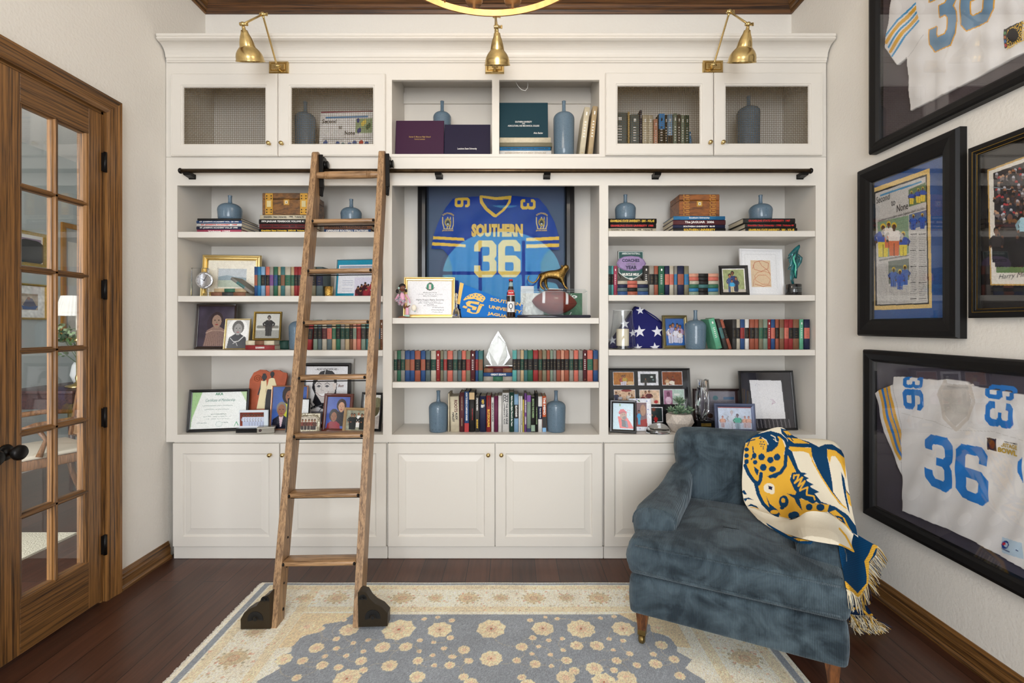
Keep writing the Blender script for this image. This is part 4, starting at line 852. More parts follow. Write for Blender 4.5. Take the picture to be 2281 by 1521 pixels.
# ---- upper left cabinet content is the vase and the newspaper page; upper right: boxes and books
Y = D+.06
for i, (a, b, c, yt, lb) in enumerate([(1364, 1397, 'slate', 251, 'clear grey storage box behind mesh, at the left end'), (1404, 1424, 'slate', 255, 'grey blue box behind mesh beside the gold strip'), (1425, 1430, 'navy', 246, 'thin dark pennant book behind the mesh door'), (1431, 1443, 'cream', 256, 'thick cream book behind the mesh, left one of two'), (1443.5, 1454.5, 'cream', 257, 'thick cream book behind the mesh, right one of two'), (1456, 1465.5, 'salmon', 266, 'short peach book behind the mesh door'), (1467, 1480, 'black', 254, 'black book with bright blue top behind mesh'), (1481, 1486.5, 'black', 256, 'slim black book right of the blue-topped one'), (1487, 1498.5, 'light blue', 255, 'light blue and black book behind the mesh'), (1500, 1508, 'sage', 253, 'pale green book behind the mesh door'), (1509, 1516.5, 'charcoal', 255, 'charcoal book right of the pale green book'), (1517, 1525, 'sage', 257, 'mottled green and white book behind the mesh'), (1526, 1535, 'dark green', 257, 'dark green book second from the right behind mesh')]):
    e = lone(a, b, zt, yt, Y, .15, c, {'black book with bright blue top behind mesh': None}.get(lb), lb, group='books and boxes behind the right mesh door', cat='box' if 'box' in lb else 'book')
    w = (b-a)*Y/F; h = wz(yt, Y)-zt
    if 'blue top' in lb or 'light blue and' in lb:
        m_ = MB(); m_.box(.0005, w-.0005, -.0042, 0, h*.65 if 'top' in lb else .001, h*.998 if 'top' in lb else h*.5, M('band_bb' if 'top' in lb else 'band_bk', C['bright blue'] if 'top' in lb else C['black'], .5)); m_.build('spine_band', e.children[0])
mb = MB(); mb.box(wx(1399, Y), wx(1402.5, Y), Y, Y+.1, zt+.0005, wz(249, Y), BRASS, .0005); tag(mb.build('gold_strip'), 'thin upright gold strip between the two grey boxes', 'ornament')
e = upright(0, .014, 0, .155, 0, .12, 'bright blue', None, 0); e.location = (wx(1537, Y)+.007, Y, zt+.001); e.rotation_euler = (0, -.1, 0); tag(e, 'light blue book leaning at the right end behind mesh', 'book')
# ================================================================ PICTURES AND DECOR
def gridpic(w, h, nx, ny, px0, py0, px1, py1, bg):
    """points of a flat picture in local x,z (facing -y) and its canvas in photo coordinates"""
    u = np.linspace(0, 1, nx); v = np.linspace(0, 1, ny); U, V = np.meshgrid(u, v)
    P = np.stack([U*w-w/2, np.zeros_like(U), (1-V)*h], -1); return P, Cv(px0+U*(px1-px0), py0+V*(py1-py0), bg)
def framed(name, label, cat, x0, y0, x1, y1, zb, Y, bar, fm, paint, bg=(230, 228, 224), yaw=0, tilt=8, mat=0, matc=(236, 233, 228), dep=.014, group=None, easel=True, prof=None, inner=None, glass=False, res=1.3, pm=None, zoff=0, extra=None):
    """standing frame: photo bbox of its front, bar width in m, paint(canvas) draws in photo pixels"""
    ty = math.radians(tilt); yw = math.radians(yaw)
    w = (x1-x0)*Y/F/max(.3, math.cos(yw)); h = (wz(y0, Y+.02)-zb)/math.cos(ty)
    r = thing(name, label, cat, ((wx(x0, Y)+wx(x1, Y))/2, Y, zb+.0008), yw, group)
    R = Matrix.Rotation(-ty, 4, 'X')
    mb = MB(); mb.T = R
    pf = prof or [(0, 0), (0, -dep*.8), (.15, -dep), (.55, -dep*.95), (.8, -dep*.8), (.85, -dep*.6), (1, -dep*.55), (1, -.003)]
    mb.rectprof(-w/2, w/2, 0, h, [(a*bar, y) for a, y in pf], fm, cap=False); mb.build('frame', r)
    iw, ih = w-2*bar, h-2*bar
    kx = bar/w*(x1-x0); ky = bar/h*(y1-y0)
    q = (x0+kx, y0+ky, x1-kx, y1-ky); nx = max(12, int((q[2]-q[0])*res)); ny = max(12, int((q[3]-q[1])*res))
    P, c = gridpic(iw, ih, nx, ny, *q, bg)
    if mat:
        c.rect(*q, matc); mx_ = mat/w*(x1-x0); my_ = mat/h*(y1-y0); c.rect(q[0]+mx_, q[1]+my_, q[2]-mx_, q[3]-my_, bg)
    paint(c); c.grain(.035, 2); P[..., 1] -= .003; P[..., 2] += bar
    mb = MB(); mb.T = R; mb.grid(P, pm or PRINT, c.c, False)
    if extra: extra(mb, lambda px, py: ((px-(x0+x1)/2)/(x1-x0)*w, -.0032, (y1-py)/(y1-y0)*h), w/(x1-x0))
    mb.build('picture', r)
    mb = MB(); mb.T = R; mb.box(-w/2+bar*.3, w/2-bar*.3, -.0025, .0015, bar*.3, h-bar*.3, M('frame_backing', (40, 34, 30), .8)); mb.build('backing', r)
    if glass:
        mb = MB(); mb.T = R; mb.box(-w/2+bar, w/2-bar, -dep*.5-.0012, -dep*.5, bar, h-bar, GLASS); mb.build('glass', r)
    if easel:
        bl = h*.62; ex = bl*math.sin(ty)+.01; mb = MB()
        top = R@Vector((0, .002, bl)); mb.rings([[(-.012*k, top.y, top.z), (.012*k, top.y, top.z), (.02*k, top.y+bl*.15, .001), (-.02*k, top.y+bl*.15, .001)] if d == 0 else [(-.012*k, top.y+.002, top.z), (.012*k, top.y+.002, top.z), (.02*k, top.y+bl*.15+.002, .001), (-.02*k, top.y+bl*.15+.002, .001)] for d, k in ((0, 1), (1, 1))], M('frame_backing', (40, 34, 30), .8)); mb.build('easel_leg', r)
    return r
SK1, SK2, SK3 = (150, 100, 72), (112, 72, 50), (196, 150, 120)
GFR = M('bright_gold_frame', (222, 198, 138), .3, .95); DGF = M('antique_gold_frame', (128, 104, 48), .35, .8, bump=(200, .5, .002))
# ---- left bay, second shelf
def p_land(c):
    c.rect(486, 598, 546, 638, (196, 204, 210)); c.rect(486, 621, 546, 638, (186, 198, 182)); c.poly([(486, 616), (505, 612), (520, 615), (546, 618), (546, 623), (486, 623)], (150, 168, 178)); c.rect(484, 596, 486.5, 640, (214, 208, 196)); c.blotch(.3, .06)
framed('framed_picture', 'gold framed landscape print with wide cream mat, behind crystal clock', 'picture', 453, 569, 577, 660, ZSH['L2'], D+.17, .034, GFR, p_land, (244, 238, 222), 6, 5, dep=.018, easel=False,
       prof=[(0, 0), (0, -.01), (.12, -.016), (.3, -.016), (.34, -.011), (.5, -.012), (.54, -.017), (.7, -.016), (.74, -.01), (.9, -.012), (1, -.006), (1, -.003)])
CRY = M('crystal_glass', (252, 254, 255), .02, trans=1, ior=1.5)
t = thing('crystal_clock', 'clear crystal block clock with round dial in front of gold frame', 'clock', (wx(443.5, D+.07), D+.07, ZSH['L2']+.0006), .1); k = (D+.07)/F
mb = MB(); mb.box(-18*k, 18*k, 0, .022, 0, 64*k, CRY, .003); mb.build('block', t)
mb = MB(); R = Matrix.Translation((12*k, -.001, 36*k))@Matrix.Rotation(PI/2, 4, 'X'); mb.lathe([(.001, 0), (18.5*k, 0), (19*k, .004), (17*k, .008), (14*k, .006), (.001, .006)], M('dial_ring', (214, 216, 220), .15, .9), 32, X=R)
for a in range(12): mb.box(12*k+14.5*k*math.cos(a*PI/6)-.001, 12*k+14.5*k*math.cos(a*PI/6)+.001, -.0085, -.0075, 36*k+14.5*k*math.sin(a*PI/6)-.0025, 36*k+14.5*k*math.sin(a*PI/6)+.0025, BLK)
mb.build('dial', t)
mb = MB()
for a, l in ((1.1, 10), (2.6, 7)): mb.tube([(12*k, -.0095, 36*k), (12*k+l*k*math.cos(a), -.0095, 36*k+l*k*math.sin(a))], .0008, BLK, 6)
mb.ball((12*k, -.009, 36*k), .003, BLK, 8); mb.build('hands', t)
mb = MB(); Y = D+.06; R_ = 10*Y/F; mb.lathe([(.001, 0), (R_*.8, 0), (R_*.86, .002), (R_, 22*Y/F), (R_*.95, 22*Y/F), (R_*.8, .006), (.001, .006)], M('hammered_gold', (206, 166, 88), .2, 1, bump=(160, .9, .004)), 32)
tag(mb.build('votive_cup', None, (wx(732, Y), Y, ZSH['L2']+.0006)), 'small hammered gold votive cup beside the teal framed certificate', 'cup')
def p_teal(c):
    c.rect(750, 590, 842, 652, (228, 230, 238)); c.rect(752, 592, 842, 597, (150, 162, 178)); c.scribble(760, 790, 612, .8, (90, 90, 110), 12, 1.2)
    for i in range(7): c.line([(760, 620+i*4.5), (784, 620+i*4.5)], .6, (150, 160, 190))
    c.rect(788, 618, 842, 660, (216, 214, 232)); c.poly([(790, 645), (800, 640), (842, 650), (842, 660), (790, 660)], (120, 30, 44))
    for x, y in ((797, 640), (805, 636), (813, 632), (820, 636), (828, 631), (836, 638), (803, 646), (816, 644), (830, 646)): c.ell(x, y+7, 5.5, 7, (60, 16, 26) if x % 2 else (150, 38, 50)); c.ell(x, y, 2.6, 3.3, SK1); c.ell(x, y-2.2, 2.8, 1.8, (20, 14, 14))
framed('framed_certificate', 'teal bordered certificate with group photo, behind the ladder', 'certificate', 744, 577, 842, 660, ZSH['L2'], D+.12, .006, M('silver_edge', (190, 190, 186), .3, .8), lambda c: (c.rect(700, 500, 900, 700, (22, 138, 168)), p_teal(c)), yaw=-6, tilt=8)
# ---- left bay, third shelf
def p_lady(c):
    c.blotch(.12, .35, 3); c.ell(478, 722, 19, 25, (62, 50, 62)); c.bust(480, 697, 28, (170, 140, 122), (150, 122, 112), (58, 44, 48), 1.15)
    for i in range(-6, 7): c.line([(480+i*3.2, 738), (480+i*4.6, 772)], .9, (112, 88, 84))
    c.line([(458, 741), (470, 736), (490, 736), (503, 741)], 1.5, (196, 168, 150))
framed('framed_portrait', 'dark framed sepia portrait of a woman in pleated blouse', 'picture', 436, 678, 523, 776, ZSH['L3'], D+.15, .014, M('dark_walnut_frame', (46, 30, 24), .3, coat=.4), p_lady, (66, 56, 72), 3, 6)
def p_bw(c):
    c.ell(526, 738, 22, 30, (236, 236, 234)); c.bust(527, 717, 24, (150, 148, 146), (48, 48, 50), (96, 94, 92), 1.25)
    c.line([(512, 752), (520, 760), (530, 758), (540, 748)], 1.6, (206, 206, 204)); c.line([(518, 764), (524, 760), (528, 768)], 1, (190, 190, 188))
framed('framed_portrait', 'small gold framed black and white portrait of a woman', 'picture', 500, 711, 554, 776, ZSH['L3'], D+.07, .006, GFR, p_bw, (214, 214, 212), 4, 10)
def p_man(c):
    c.rect(570, 735, 620, 760, (150, 150, 144)); c.line([(575, 728), (615, 728)], 6, (120, 120, 112)); c.person(597, 702, 46, (120, 110, 104), (30, 30, 32), (26, 26, 28), (44, 44, 44), .5)
framed('framed_photo', 'ornate gold framed photo of a standing man on stacked books', 'picture', 566, 695, 624, 757, zG, D+.05, .012, DGF, p_man, (196, 196, 190), 9, 10, dep=.016)
# ---- left bay bottom shelf
z4 = ZSH['L4']
def p_cert(c):
    c.poly([(424, 860), (470, 860), (432, 950), (424, 960)], (168, 206, 150)); c.poly([(540, 860), (520, 860), (548, 910)], (188, 214, 168)); c.poly([(450, 872), (520, 872), (546, 915), (546, 960), (430, 960), (432, 930)], (240, 244, 242))
    for y, a, b, k in ((903, 452, 512, .7), (911, 456, 505, .7), (921, 470, 500, 1), (926, 455, 510, .5), (931, 458, 508, .5), (939, 442, 462, .7), (939, 490, 505, .7)): c.scribble(a, b, y, k, (130, 150, 146), 24, .7)
    c.ell(487, 942, 7, 6, (200, 214, 210)); c.ell(487, 942, 6, 5, (236, 242, 240)); c.line([(518, 948), (522, 938), (526, 946)], 1.2, (60, 160, 110))
def x_cert(mb, q, k):
    mb.text('Certificate of Membership', q(487, 892), XD, ZD, 5*k*1.6, M('green_lettering', (70, 130, 120), .6), w=60*k, slant=.3, bold=0); mb.text('AKA', q(484, 878), XD, ZD, 6*k, M('green_lettering2', (30, 130, 90), .6), w=16*k)
framed('framed_certificate', 'black framed certificate of membership leaning at the far left', 'certificate', 424, 868, 547, 957, z4, D+.09, .017, BLACKF, p_cert, (240, 244, 242), 10, 9, extra=x_cert)
# terracotta plaque with couple
t = thing('terracotta_plaque', 'terracotta plaque with a couple in cream and black clothes', 'plaque', (wx(590, D+.16), D+.16, z4+.0006), .05); k = (D+.16)/F
def q_(pts, yy=0): return [((x-590)*k, (950-y)*k) for x, y in pts]
sc5 = crop(380, 640, 4.474); P5 = lambda pts: [sc5(p) for p in pts]
ol = P5([(755, 1385), (750, 1200), (760, 1040), (765, 900), (800, 830), (860, 800), (910, 803), (950, 825), (1000, 803), (1050, 805), (1080, 825), (1125, 835), (1130, 870), (1115, 960), (1100, 1385)])
TER = M('terracotta', (178, 88, 56), .6, var=(20, .12), bump=(60, .3, .002)); mb = MB(); mb.T = Matrix.Rotation(-.12, 4, 'X'); mb.prism(q_(ol), 0, .018, TER, 'xz'); bd = mb.build('slab', t)
def ap(nm, parts, yy=-.003):
    mb = MB(); mb.T = Matrix.Rotation(-.12, 4, 'X')
    for pts, m in parts: mb.prism(q_(P5(pts)), yy, .0005, m, 'xz')
    return mb.build(nm, t)
CRM = M('cream_ceramic', (232, 218, 176), .5); BKC = M('black_ceramic', (20, 20, 26), .35)
cir = lambda cx, cy, r, ry=None: [(cx+r*math.cos(a*PI/7), cy+(ry or r)*math.sin(a*PI/7)) for a in range(14)]
ap('woman_figure', [([(880, 910), (900, 915), (930, 905), (940, 990), (935, 1060), (930, 1190), (850, 1190), (870, 1040), (875, 990)], CRM), (cir(908, 875, 24, 28), BKC), ([(895, 855), (890, 840), (915, 838), (925, 850)], BKC), ([(878, 920), (868, 980), (850, 1050), (858, 1055), (880, 1000)], BKC), ([(900, 895), (915, 895), (918, 915), (898, 915)], BKC)])
ap('man_figure', [([(955, 895), (985, 880), (1010, 890), (1038, 975), (1025, 985), (1000, 1000), (950, 995), (930, 1030), (925, 1015), (945, 950)], CRM), ([(945, 998), (1005, 998), (1000, 1385), (925, 1385), (930, 1200), (925, 1120)], BKC), (cir(985, 845, 20, 26), BKC), ([(976, 865), (994, 865), (994, 885), (976, 885)], BKC)])
mb = MB(); mb.T = Matrix.Rotation(-.12, 4, 'X'); sp = [sc5((840+(6+2.6*a)*math.cos(a), 890+(6+2.6*a)*math.sin(a))) for a in np.linspace(0, 13, 40)]
mb.tube([((x-590)*k, -.001, (950-y)*k) for x, y in sp], .0016, M('carved_line', (140, 66, 20), .6), 5); mb.build('spiral_relief', t)
def p_two(c):
    c.blotch(.09, .3, 5); c.bust(641, 866, 24, SK1, (206, 206, 50), (40, 24, 22), 1.6); c.bust(625, 893, 24, (150, 98, 70), (24, 26, 44), (130, 124, 118), 1.1, shirt=(226, 196, 206))
framed('framed_portrait', 'thin framed studio portrait of two women on blue backdrop', 'picture', 602, 860, 682, 947, z4, D+.13, .007, M('rose_gold_edge', (190, 140, 110), .3, .6), p_two, (62, 96, 170), 2, 8)
def p_group(c):
    c.rect(520, 900, 600, 960, (120, 50, 34)); c.blotch(.3, .3)
    for i in range(8): c.person(539+i*6.2, 911, 32, SK2, (206, 214, 232), (60, 50, 50), (190, 200, 225), .34)
    c.rect(530, 940, 600, 960, (226, 228, 236))
t = thing('acrylic_photo_block', 'acrylic photo block of a group in white on black base', 'photo', (wx(562, D+.05), D+.05, z4+.0006), .06); k = (D+.05)/F
mb = MB(); mb.box(-36*k, 15*k, 0, .05, 0, 9*k, M('glossy_black_plastic', (18, 18, 20), .15), .002); mb.build('base', t)
P, c = gridpic(52*k, 34*k, 70, 50, 530, 908, 584, 944, (226, 228, 236)); p_group(c); P[..., 0] -= 4*k; P[..., 1] += .018; P[..., 2] += 10*k; mb = MB(); mb.grid(P, PRINT, c.c, False); mb.build('photo_print', t)
mb = MB(); mb.box(-32*k, 31*k, .019, .03, 9.2*k, 49*k, M('white_acrylic', (222, 232, 240), .08), .001); mb.build('acrylic_slab', t)
mb = MB(); Y = D+.028; mb.box(-18*Y/F, 18*Y/F, 0, .055, 0, 15*Y/F, M('smoked_glass_box', (150, 146, 134), .08, .5), .003); mb.box(-18.6*Y/F, 18.6*Y/F, -.001, .056, 12.2*Y/F, 13*Y/F, M('silver_trim', (200, 198, 190), .2, .9)); bx = mb.build('box', None); t = thing('trinket_box', 'small mirrored glass trinket box before the photo block', 'box', (wx(592, Y), Y, z4+.0006), .3); bx.parent = t
mb = MB(); mb.ball((-.03, -.002, .02), .008, M('heart_inlay', (60, 40, 44), .3), 8, sy=.3); mb.build('inlay', t)
# caricature
def p_cari(c):
    b = sc5; Q = lambda pts: [b(p) for p in pts]; dk = (34, 34, 40)
    c.poly(Q([(1455, 880), (1480, 840), (1540, 825), (1600, 835), (1640, 880), (1650, 960), (1640, 1080), (1600, 1180), (1450, 1190), (1410, 1140), (1430, 1060), (1400, 1000), (1410, 920)]), dk)
    c.poly(Q([(1470, 905), (1610, 905), (1625, 960), (1630, 1040), (1570, 1140), (1500, 1150), (1440, 1060), (1425, 970)]), (222, 216, 214)); c.poly(Q([(1600, 960), (1645, 950), (1640, 1010), (1620, 1030)]), (226, 214, 208))
    for x in (1468, 1550): c.line(Q([(x-22, 965), (x, 950), (x+24, 965)]), 1.1, dk); c.ell(*b((x, 985)), 3.6, 2.2, (90, 90, 96)); c.line(Q([(x-20, 985), (x, 972), (x+20, 985)]), .9, (70, 70, 76))
    c.poly(Q([(1450, 1055), (1500, 1060), (1560, 1040), (1540, 1075), (1490, 1085)]), (250, 250, 250)); c.line(Q([(1445, 1050), (1500, 1088), (1545, 1075), (1565, 1035)]), 1, (150, 90, 90)); c.line(Q([(1500, 980), (1490, 1020), (1515, 1025)]), .8, (150, 140, 138))
    c.line(Q([(1530, 830), (1520, 880), (1480, 905)]), 1, (240, 240, 240)); c.line(Q([(1400, 1200), (1450, 1170), (1520, 1200)]), 4, dk); c.line(Q([(1390, 1150), (1420, 1200), (1500, 1170)]), 2, (120, 120, 126)); c.line(Q([(1470, 1240), (1500, 1200)]), 1.5, dk)
    c.poly(Q([(1400, 1230), (1520, 1230), (1520, 1330), (1400, 1330)]), (120, 120, 130))
def x_cari(mb, q, k):
    mb.text('- ALSO KNOWN AS -', q(725, 822.5), XD, ZD, 4.5*k, BLK, w=52*k, slant=.2); mb.text('Butt', q(758, 859), XD, ZD, 6*k, M('brown_lettering', (110, 70, 60), .6), w=12*k, slant=.3)
framed('framed_caricature', 'black framed caricature drawing of a smiling woman', 'picture', 672, 809, 780, 950, z4, D+.2, .021, BLACKF, p_cari, (236, 235, 238), 0, 4, extra=x_cari, easel=False)
t = thing('paper_sheets', 'white and colour edged papers leaning behind the caricature', 'paper', (wx(736, D+.245), D+.245, z4+.0006))
Y = D+.245; k = Y/F; hh = wz(799, Y)-z4
mb = MB(); mb.T = Matrix.Rotation(-.1, 4, 'X'); mb.box(-47*k, 47*k, .004, .008, 0, hh, M('white_paper', (224, 220, 214), .8)); mb.build('sheet', t)
mb = MB(); mb.T = Matrix.Rotation(-.1, 4, 'X'); mb.box(-38*k, 12*k, .0, .003, 0, hh-10*k, M('magenta_card', (130, 20, 70), .5)); mb.build('card', t); mb = MB(); mb.T = Matrix.Rotation(-.1, 4, 'X'); mb.box(12.2*k, 39*k, .0, .003, 0, hh-10*k, M('blue_card', (30, 100, 150), .5)); mb.build('card', t)
framed('framed_document', 'thin black framed white page standing behind ladder rail', 'picture', 637, 888, 688, 960, z4, D+.06, .006, BLACKF, lambda c: c.blotch(.1, .03), (226, 228, 228), -4, 8)
def p_sil(c):
    c.blotch(.3, .15)
    for x in (673, 680, 687, 694, 700): c.person(x, 932, 26, SK1, (90+x % 5*10, 60, 50), (50, 40, 36), (70, 60, 60), .4)
r = framed('framed_photo', 'silver leaf framed photo of a family behind ladder', 'picture', 657, 920, 713, 962, z4, D+.035, .02, M('silver_leaf_frame', (206, 200, 180), .25, .9, bump=(90, 1, .006)), p_sil, (206, 196, 180), 2, 8)
mb = MB(); rs_ = np.random.RandomState(3); k = (D+.035)/F
for i in range(70):
    a = rs_.rand()*2*PI; x = 26*k*math.copysign(abs(math.cos(a))**.5, math.cos(a)); zz = 20*k+20*k*math.copysign(abs(math.sin(a))**.5, math.sin(a)); b_ = rs_.rand()*PI
    mb.tube([(x-.007*math.cos(b_), -.016+zz*.12, max(zz-.007*math.sin(b_), .002)), (x, -.021+zz*.12, max(zz, .002)), (x+.007*math.cos(b_), -.016+zz*.12, max(zz+.007*math.sin(b_), .002))], [.0005, .0024, .0005], M('silver_leaf_frame'), 5)
mb.build('leaf_ornament', r)
def p_two2(c):
    c.blotch(.09, .3, 9); c.bust(757, 892, 20, SK3, (34, 26, 34), (46, 26, 22), 1.35); c.bust(741, 913, 19, SK1, (150, 44, 56), (36, 22, 20), 1.4)
framed('framed_photo', 'red-brown wood framed portrait of two women on blue', 'picture', 716, 878, 784, 956, z4, D+.07, .02, M('mahogany_frame', (92, 42, 30), .35, coat=.2), p_two2, (74, 96, 176), -7, 10)
def p_wed(c):
    c.blotch(.3, .3); c.poly([(788, 950), (793, 925), (800, 925), (806, 950)], (236, 234, 230)); 
    for x in (780, 786, 804, 810): c.person(x, 920, 34, SK1, (24, 28, 26), (20, 18, 18), (20, 24, 22), .5)
    c.ell(796, 922, 2.4, 3, SK1)
framed('framed_photo', 'tan wood framed wedding photo beside the mahogany frame', 'picture', 762, 909, 818, 962, z4, D+.035, .016, M('tan_wood_frame', (164, 134, 94), .5), p_wed, (150, 150, 130), -8, 12)
def p_road(c): c.poly([(810, 935), (845, 920), (852, 960), (805, 960)], (190, 180, 172)); c.ell(832, 905, 12, 18, (90, 84, 60)); c.ell(836, 895, 14, 10, (120, 116, 84)); c.blotch(.4, .2)
framed('framed_photo', 'black framed pale outdoor photo at right end, behind ladder', 'picture', 800, 875, 850, 952, z4, D+.1, .014, BLACKF, p_road, (222, 220, 214), -12, 9)
# ---- wooden boxes on the top shelves
def wbox(label, x0, x1, yt, zb, Y, dep, woodm, inlay, group=None):
    t = thing('wooden_box', label, 'box', (wx((x0+x1)/2, Y), Y, zb+.0008)); w = (x1-x0)*Y/F; h = wz(yt, Y)-zb
    mb = MB(); mb.box(-w/2, w/2, 0, dep, 0, h*.72, woodm, .003); mb.build('body', t)
    mb = MB(); mb.box(-w/2, w/2, 0, dep, h*.725, h, woodm, .003); mb.build('lid', t)
    for s in (-1, 1):
        mb = MB(); cx = s*w*.355 if inlay == 'strap' else (w*.33 if s > 0 else -w*.32); bw = w*.075; 
        if inlay == 'strap':
            m2 = M('gilt_strap', (196, 150, 66), .35, .7, bump=(150, .8, .002)); mb.box(cx-bw, cx+bw, -.003, 0, .003, h-.003, m2)
            for zz in (.12, .24, .74, .86):
                for dx in (-.6, 0, .6): mb.box(cx+dx*bw-.003, cx+dx*bw+.003, -.0045, -.003, h*zz-.004, h*zz+.004, BLK if dx else m2)
            mb.box(cx-bw*.55, cx+bw*.55, -.0055, -.003, h*.36, h*.64, M('pale_inlay', (206, 190, 140), .4))
            mb.build('strap', t)
        else:
            m2 = M('key_inlay', (196, 140, 60), .5); n_ = 6
            for i in range(n_):
                z0 = h*(i+.08)/n_; z1 = h*(i+.92)/n_; d_ = (z1-z0)/5
                mb.box(cx-bw, cx+bw, -.0012, 0, z0, z0+d_, m2); mb.box(cx-bw, cx-bw+.004, -.0012, 0, z0, z1, m2); mb.box(cx-bw*.2, cx+bw, -.0012, 0, z0+3*d_, z0+4*d_, m2); mb.box(cx+bw-.004, cx+bw, -.0012, 0, z0+2*d_, z0+4*d_, m2)
            mb.build('greek_key_inlay', t)
    mb = MB(); mb.box(-.017, .017, -.003, 0, h*.45, h*.45+.034, M('key_inlay2', (190, 146, 70), .4, .4), .001); mb.box(-.008, .008, -.0045, -.003, h*.45+.008, h*.45+.026, M('bone', (220, 210, 180), .4)); mb.box(-.002, .002, -.0055, -.0045, h*.45+.012, h*.45+.02, BLK); mb.build('lock_plate', t)
wbox('burl box with pierced brass straps on a cream yearbook', 584, 693, 430, zB, D+.04, .2, wood('burl_box', (70, 44, 14), (128, 84, 34), 0, fine=40, along=12), 'strap')
wbox('walnut box with greek key inlay on a bright blue yearbook', 1513, 1603, 433, zE, D+.05, .17, wood('key_box', (88, 48, 16), (150, 88, 34), 0, fine=30, along=5), 'key')
# ---- upper cubbies: diploma covers and cable
def cover(label, x0, x1, yt, zb, Y, m, texts, yaw=0, tilt=6, seal=None):
    w = (x1-x0)*Y/F; t = thing('diploma_cover', label, 'diploma cover', (wx((x0+x1)/2, Y), Y, zb+.0008), yaw, 'diploma covers in the upper cubbies'); h = (wz(yt, Y+.02)-zb)/math.cos(math.radians(tilt))
    R = Matrix.Rotation(-math.radians(tilt), 4, 'X'); mb = MB(); mb.T = R; mb.box(-w/2, w/2, 0, .006, 0, h, m, .002)
    for tx, u, v, ww, hh, tm in texts: mb.text(tx, (w*(u-.5), -.0004, h*(1-v)), XD, ZD, h*hh, tm, w=w*ww, bold=.01)
    if seal: mb.tube([(w*(seal[0]-.5)+.016*math.cos(a), -.0003, h*(1-seal[1])+.016*math.sin(a)) for a in np.linspace(0, 2*PI, 20)], .0005, m, 5)
    mb.build('front_cover', t); mb = MB(); mb.T = R; mb.box(-w/2+.001, w/2-.001, .0065, .013, 0, h-.001, m, .002); mb.build('back_cover', t)
cover('purple high school diploma cover in the left upper cubby', 880, 988, 268, zt, D+.06, M('purple_leatherette', (58, 26, 54), .55, bump=(300, .3, .0006), spec=.3), [('Xavier E. Munroe High School', .5, .45, .45, .05, GILT), ('Central, Louisiana', .5, .51, .22, .04, GILT), ('Class of 1989', .83, .95, .2, .03, GILT)])
cover('navy state university diploma cover beside the purple one', 989, 1092, 277, zt, D+.07, M('navy_leatherette', (28, 22, 50), .55, bump=(300, .3, .0006), spec=.3), [('Louisiana State University', .5, .73, .42, .07, WHT)], seal=(.48, .4))
cover('dark green diploma cover with white lettering on stacked books', 1111.5, 1221, 228, zL, D+.05, M('green_leatherette', (12, 52, 64), .55, bump=(300, .3, .0006), spec=.3), [('SOUTHERN UNIVERSITY', .5, .54, .34, .05, WHT), ('AND', .5, .59, .06, .035, WHT), ('AGRICULTURAL AND MECHANICAL COLLEGE', .5, .65, .64, .045, WHT), ('Alvin Butler', .8, .85, .19, .05, WHT)])
mb = MB(); Y = D+.1; mb.tube([tuple(W(x, y, Y)) for x, y in ((1144, 160), (1148, 181), (1154, 192), (1162, 200), (1170, 202), (1175, 196), (1176, 188), (1173, 176), (1170, 160))], .0022, M('white_cable', (235, 235, 232), .4), 8); tag(mb.build('cable'), 'thin white cable looping down inside the right upper cubby', 'cable')
# newspaper page behind mesh
def p_page(c):
    q = crop(340, 0, 4.002); rr = lambda a, b, d, e, col: c.rect(*q((a, b)), *q((d, e)), col)
    rr(1520, 1012, 1910, 1028, (70, 130, 180)); rr(1800, 1035, 1950, 1155, (150, 170, 130)); c.blotch(.5, .1)
    for i in range(24):
        x = 1530+(i*53) % 420; y = 1230+(i*37) % 90; a = q((x, y)); c.ell(a[0], a[1], 5, 5, [(60, 90, 150), (214, 130, 60), (180, 60, 50), (60, 120, 130), (230, 210, 190)][i % 5])
    for i in range(9):
        a = q((1820+(i*43) % 120, 1050+(i*29) % 95)); c.ell(a[0], a[1], 3.5, 5, [(40, 60, 130), (226, 200, 90), (60, 90, 60)][i % 3])
    for i in range(3): c.scribble(*[q((v, 0))[0] for v in (1500, 1940)], q((0, 1190+i*9))[1], .8, (140, 140, 140), 40, .5)
t = thing('newspaper_page', 'newspaper page headed Second to None behind the mesh door', 'newspaper', (wx(770, D+.1), D+.1, zt+.0006), -.05); Y = D+.1; k = Y/F; h = wz(245, Y)-zt
P, c = gridpic(124*k, h, 170, 130, 708, 245, 832, 343, (232, 230, 228)); p_page(c); mb = MB(); mb.T = Matrix.Rotation(-.1, 4, 'X'); mb.grid(P, PAPER, c.c, False)
for tx, cx, cy, ww in (('Second', 729, 263, 33), ('to', 755, 276, 8), ('None', 777, 288, 23)): mb.text(tx, ((cx-770)*k, -.0005, (343-cy)*k*h/(98*k)), XD, ZD, (10 if tx != 'to' else 8)*k, BLK, w=ww*k)
mb.build('sheet', t); mb = MB(); mb.T = Matrix.Rotation(-.1, 4, 'X'); mb.box(-61*k, 64*k, .001, .004, 0, h+.008, M('maroon_card', (120, 24, 60), .5)); mb.build('backing_card', t)
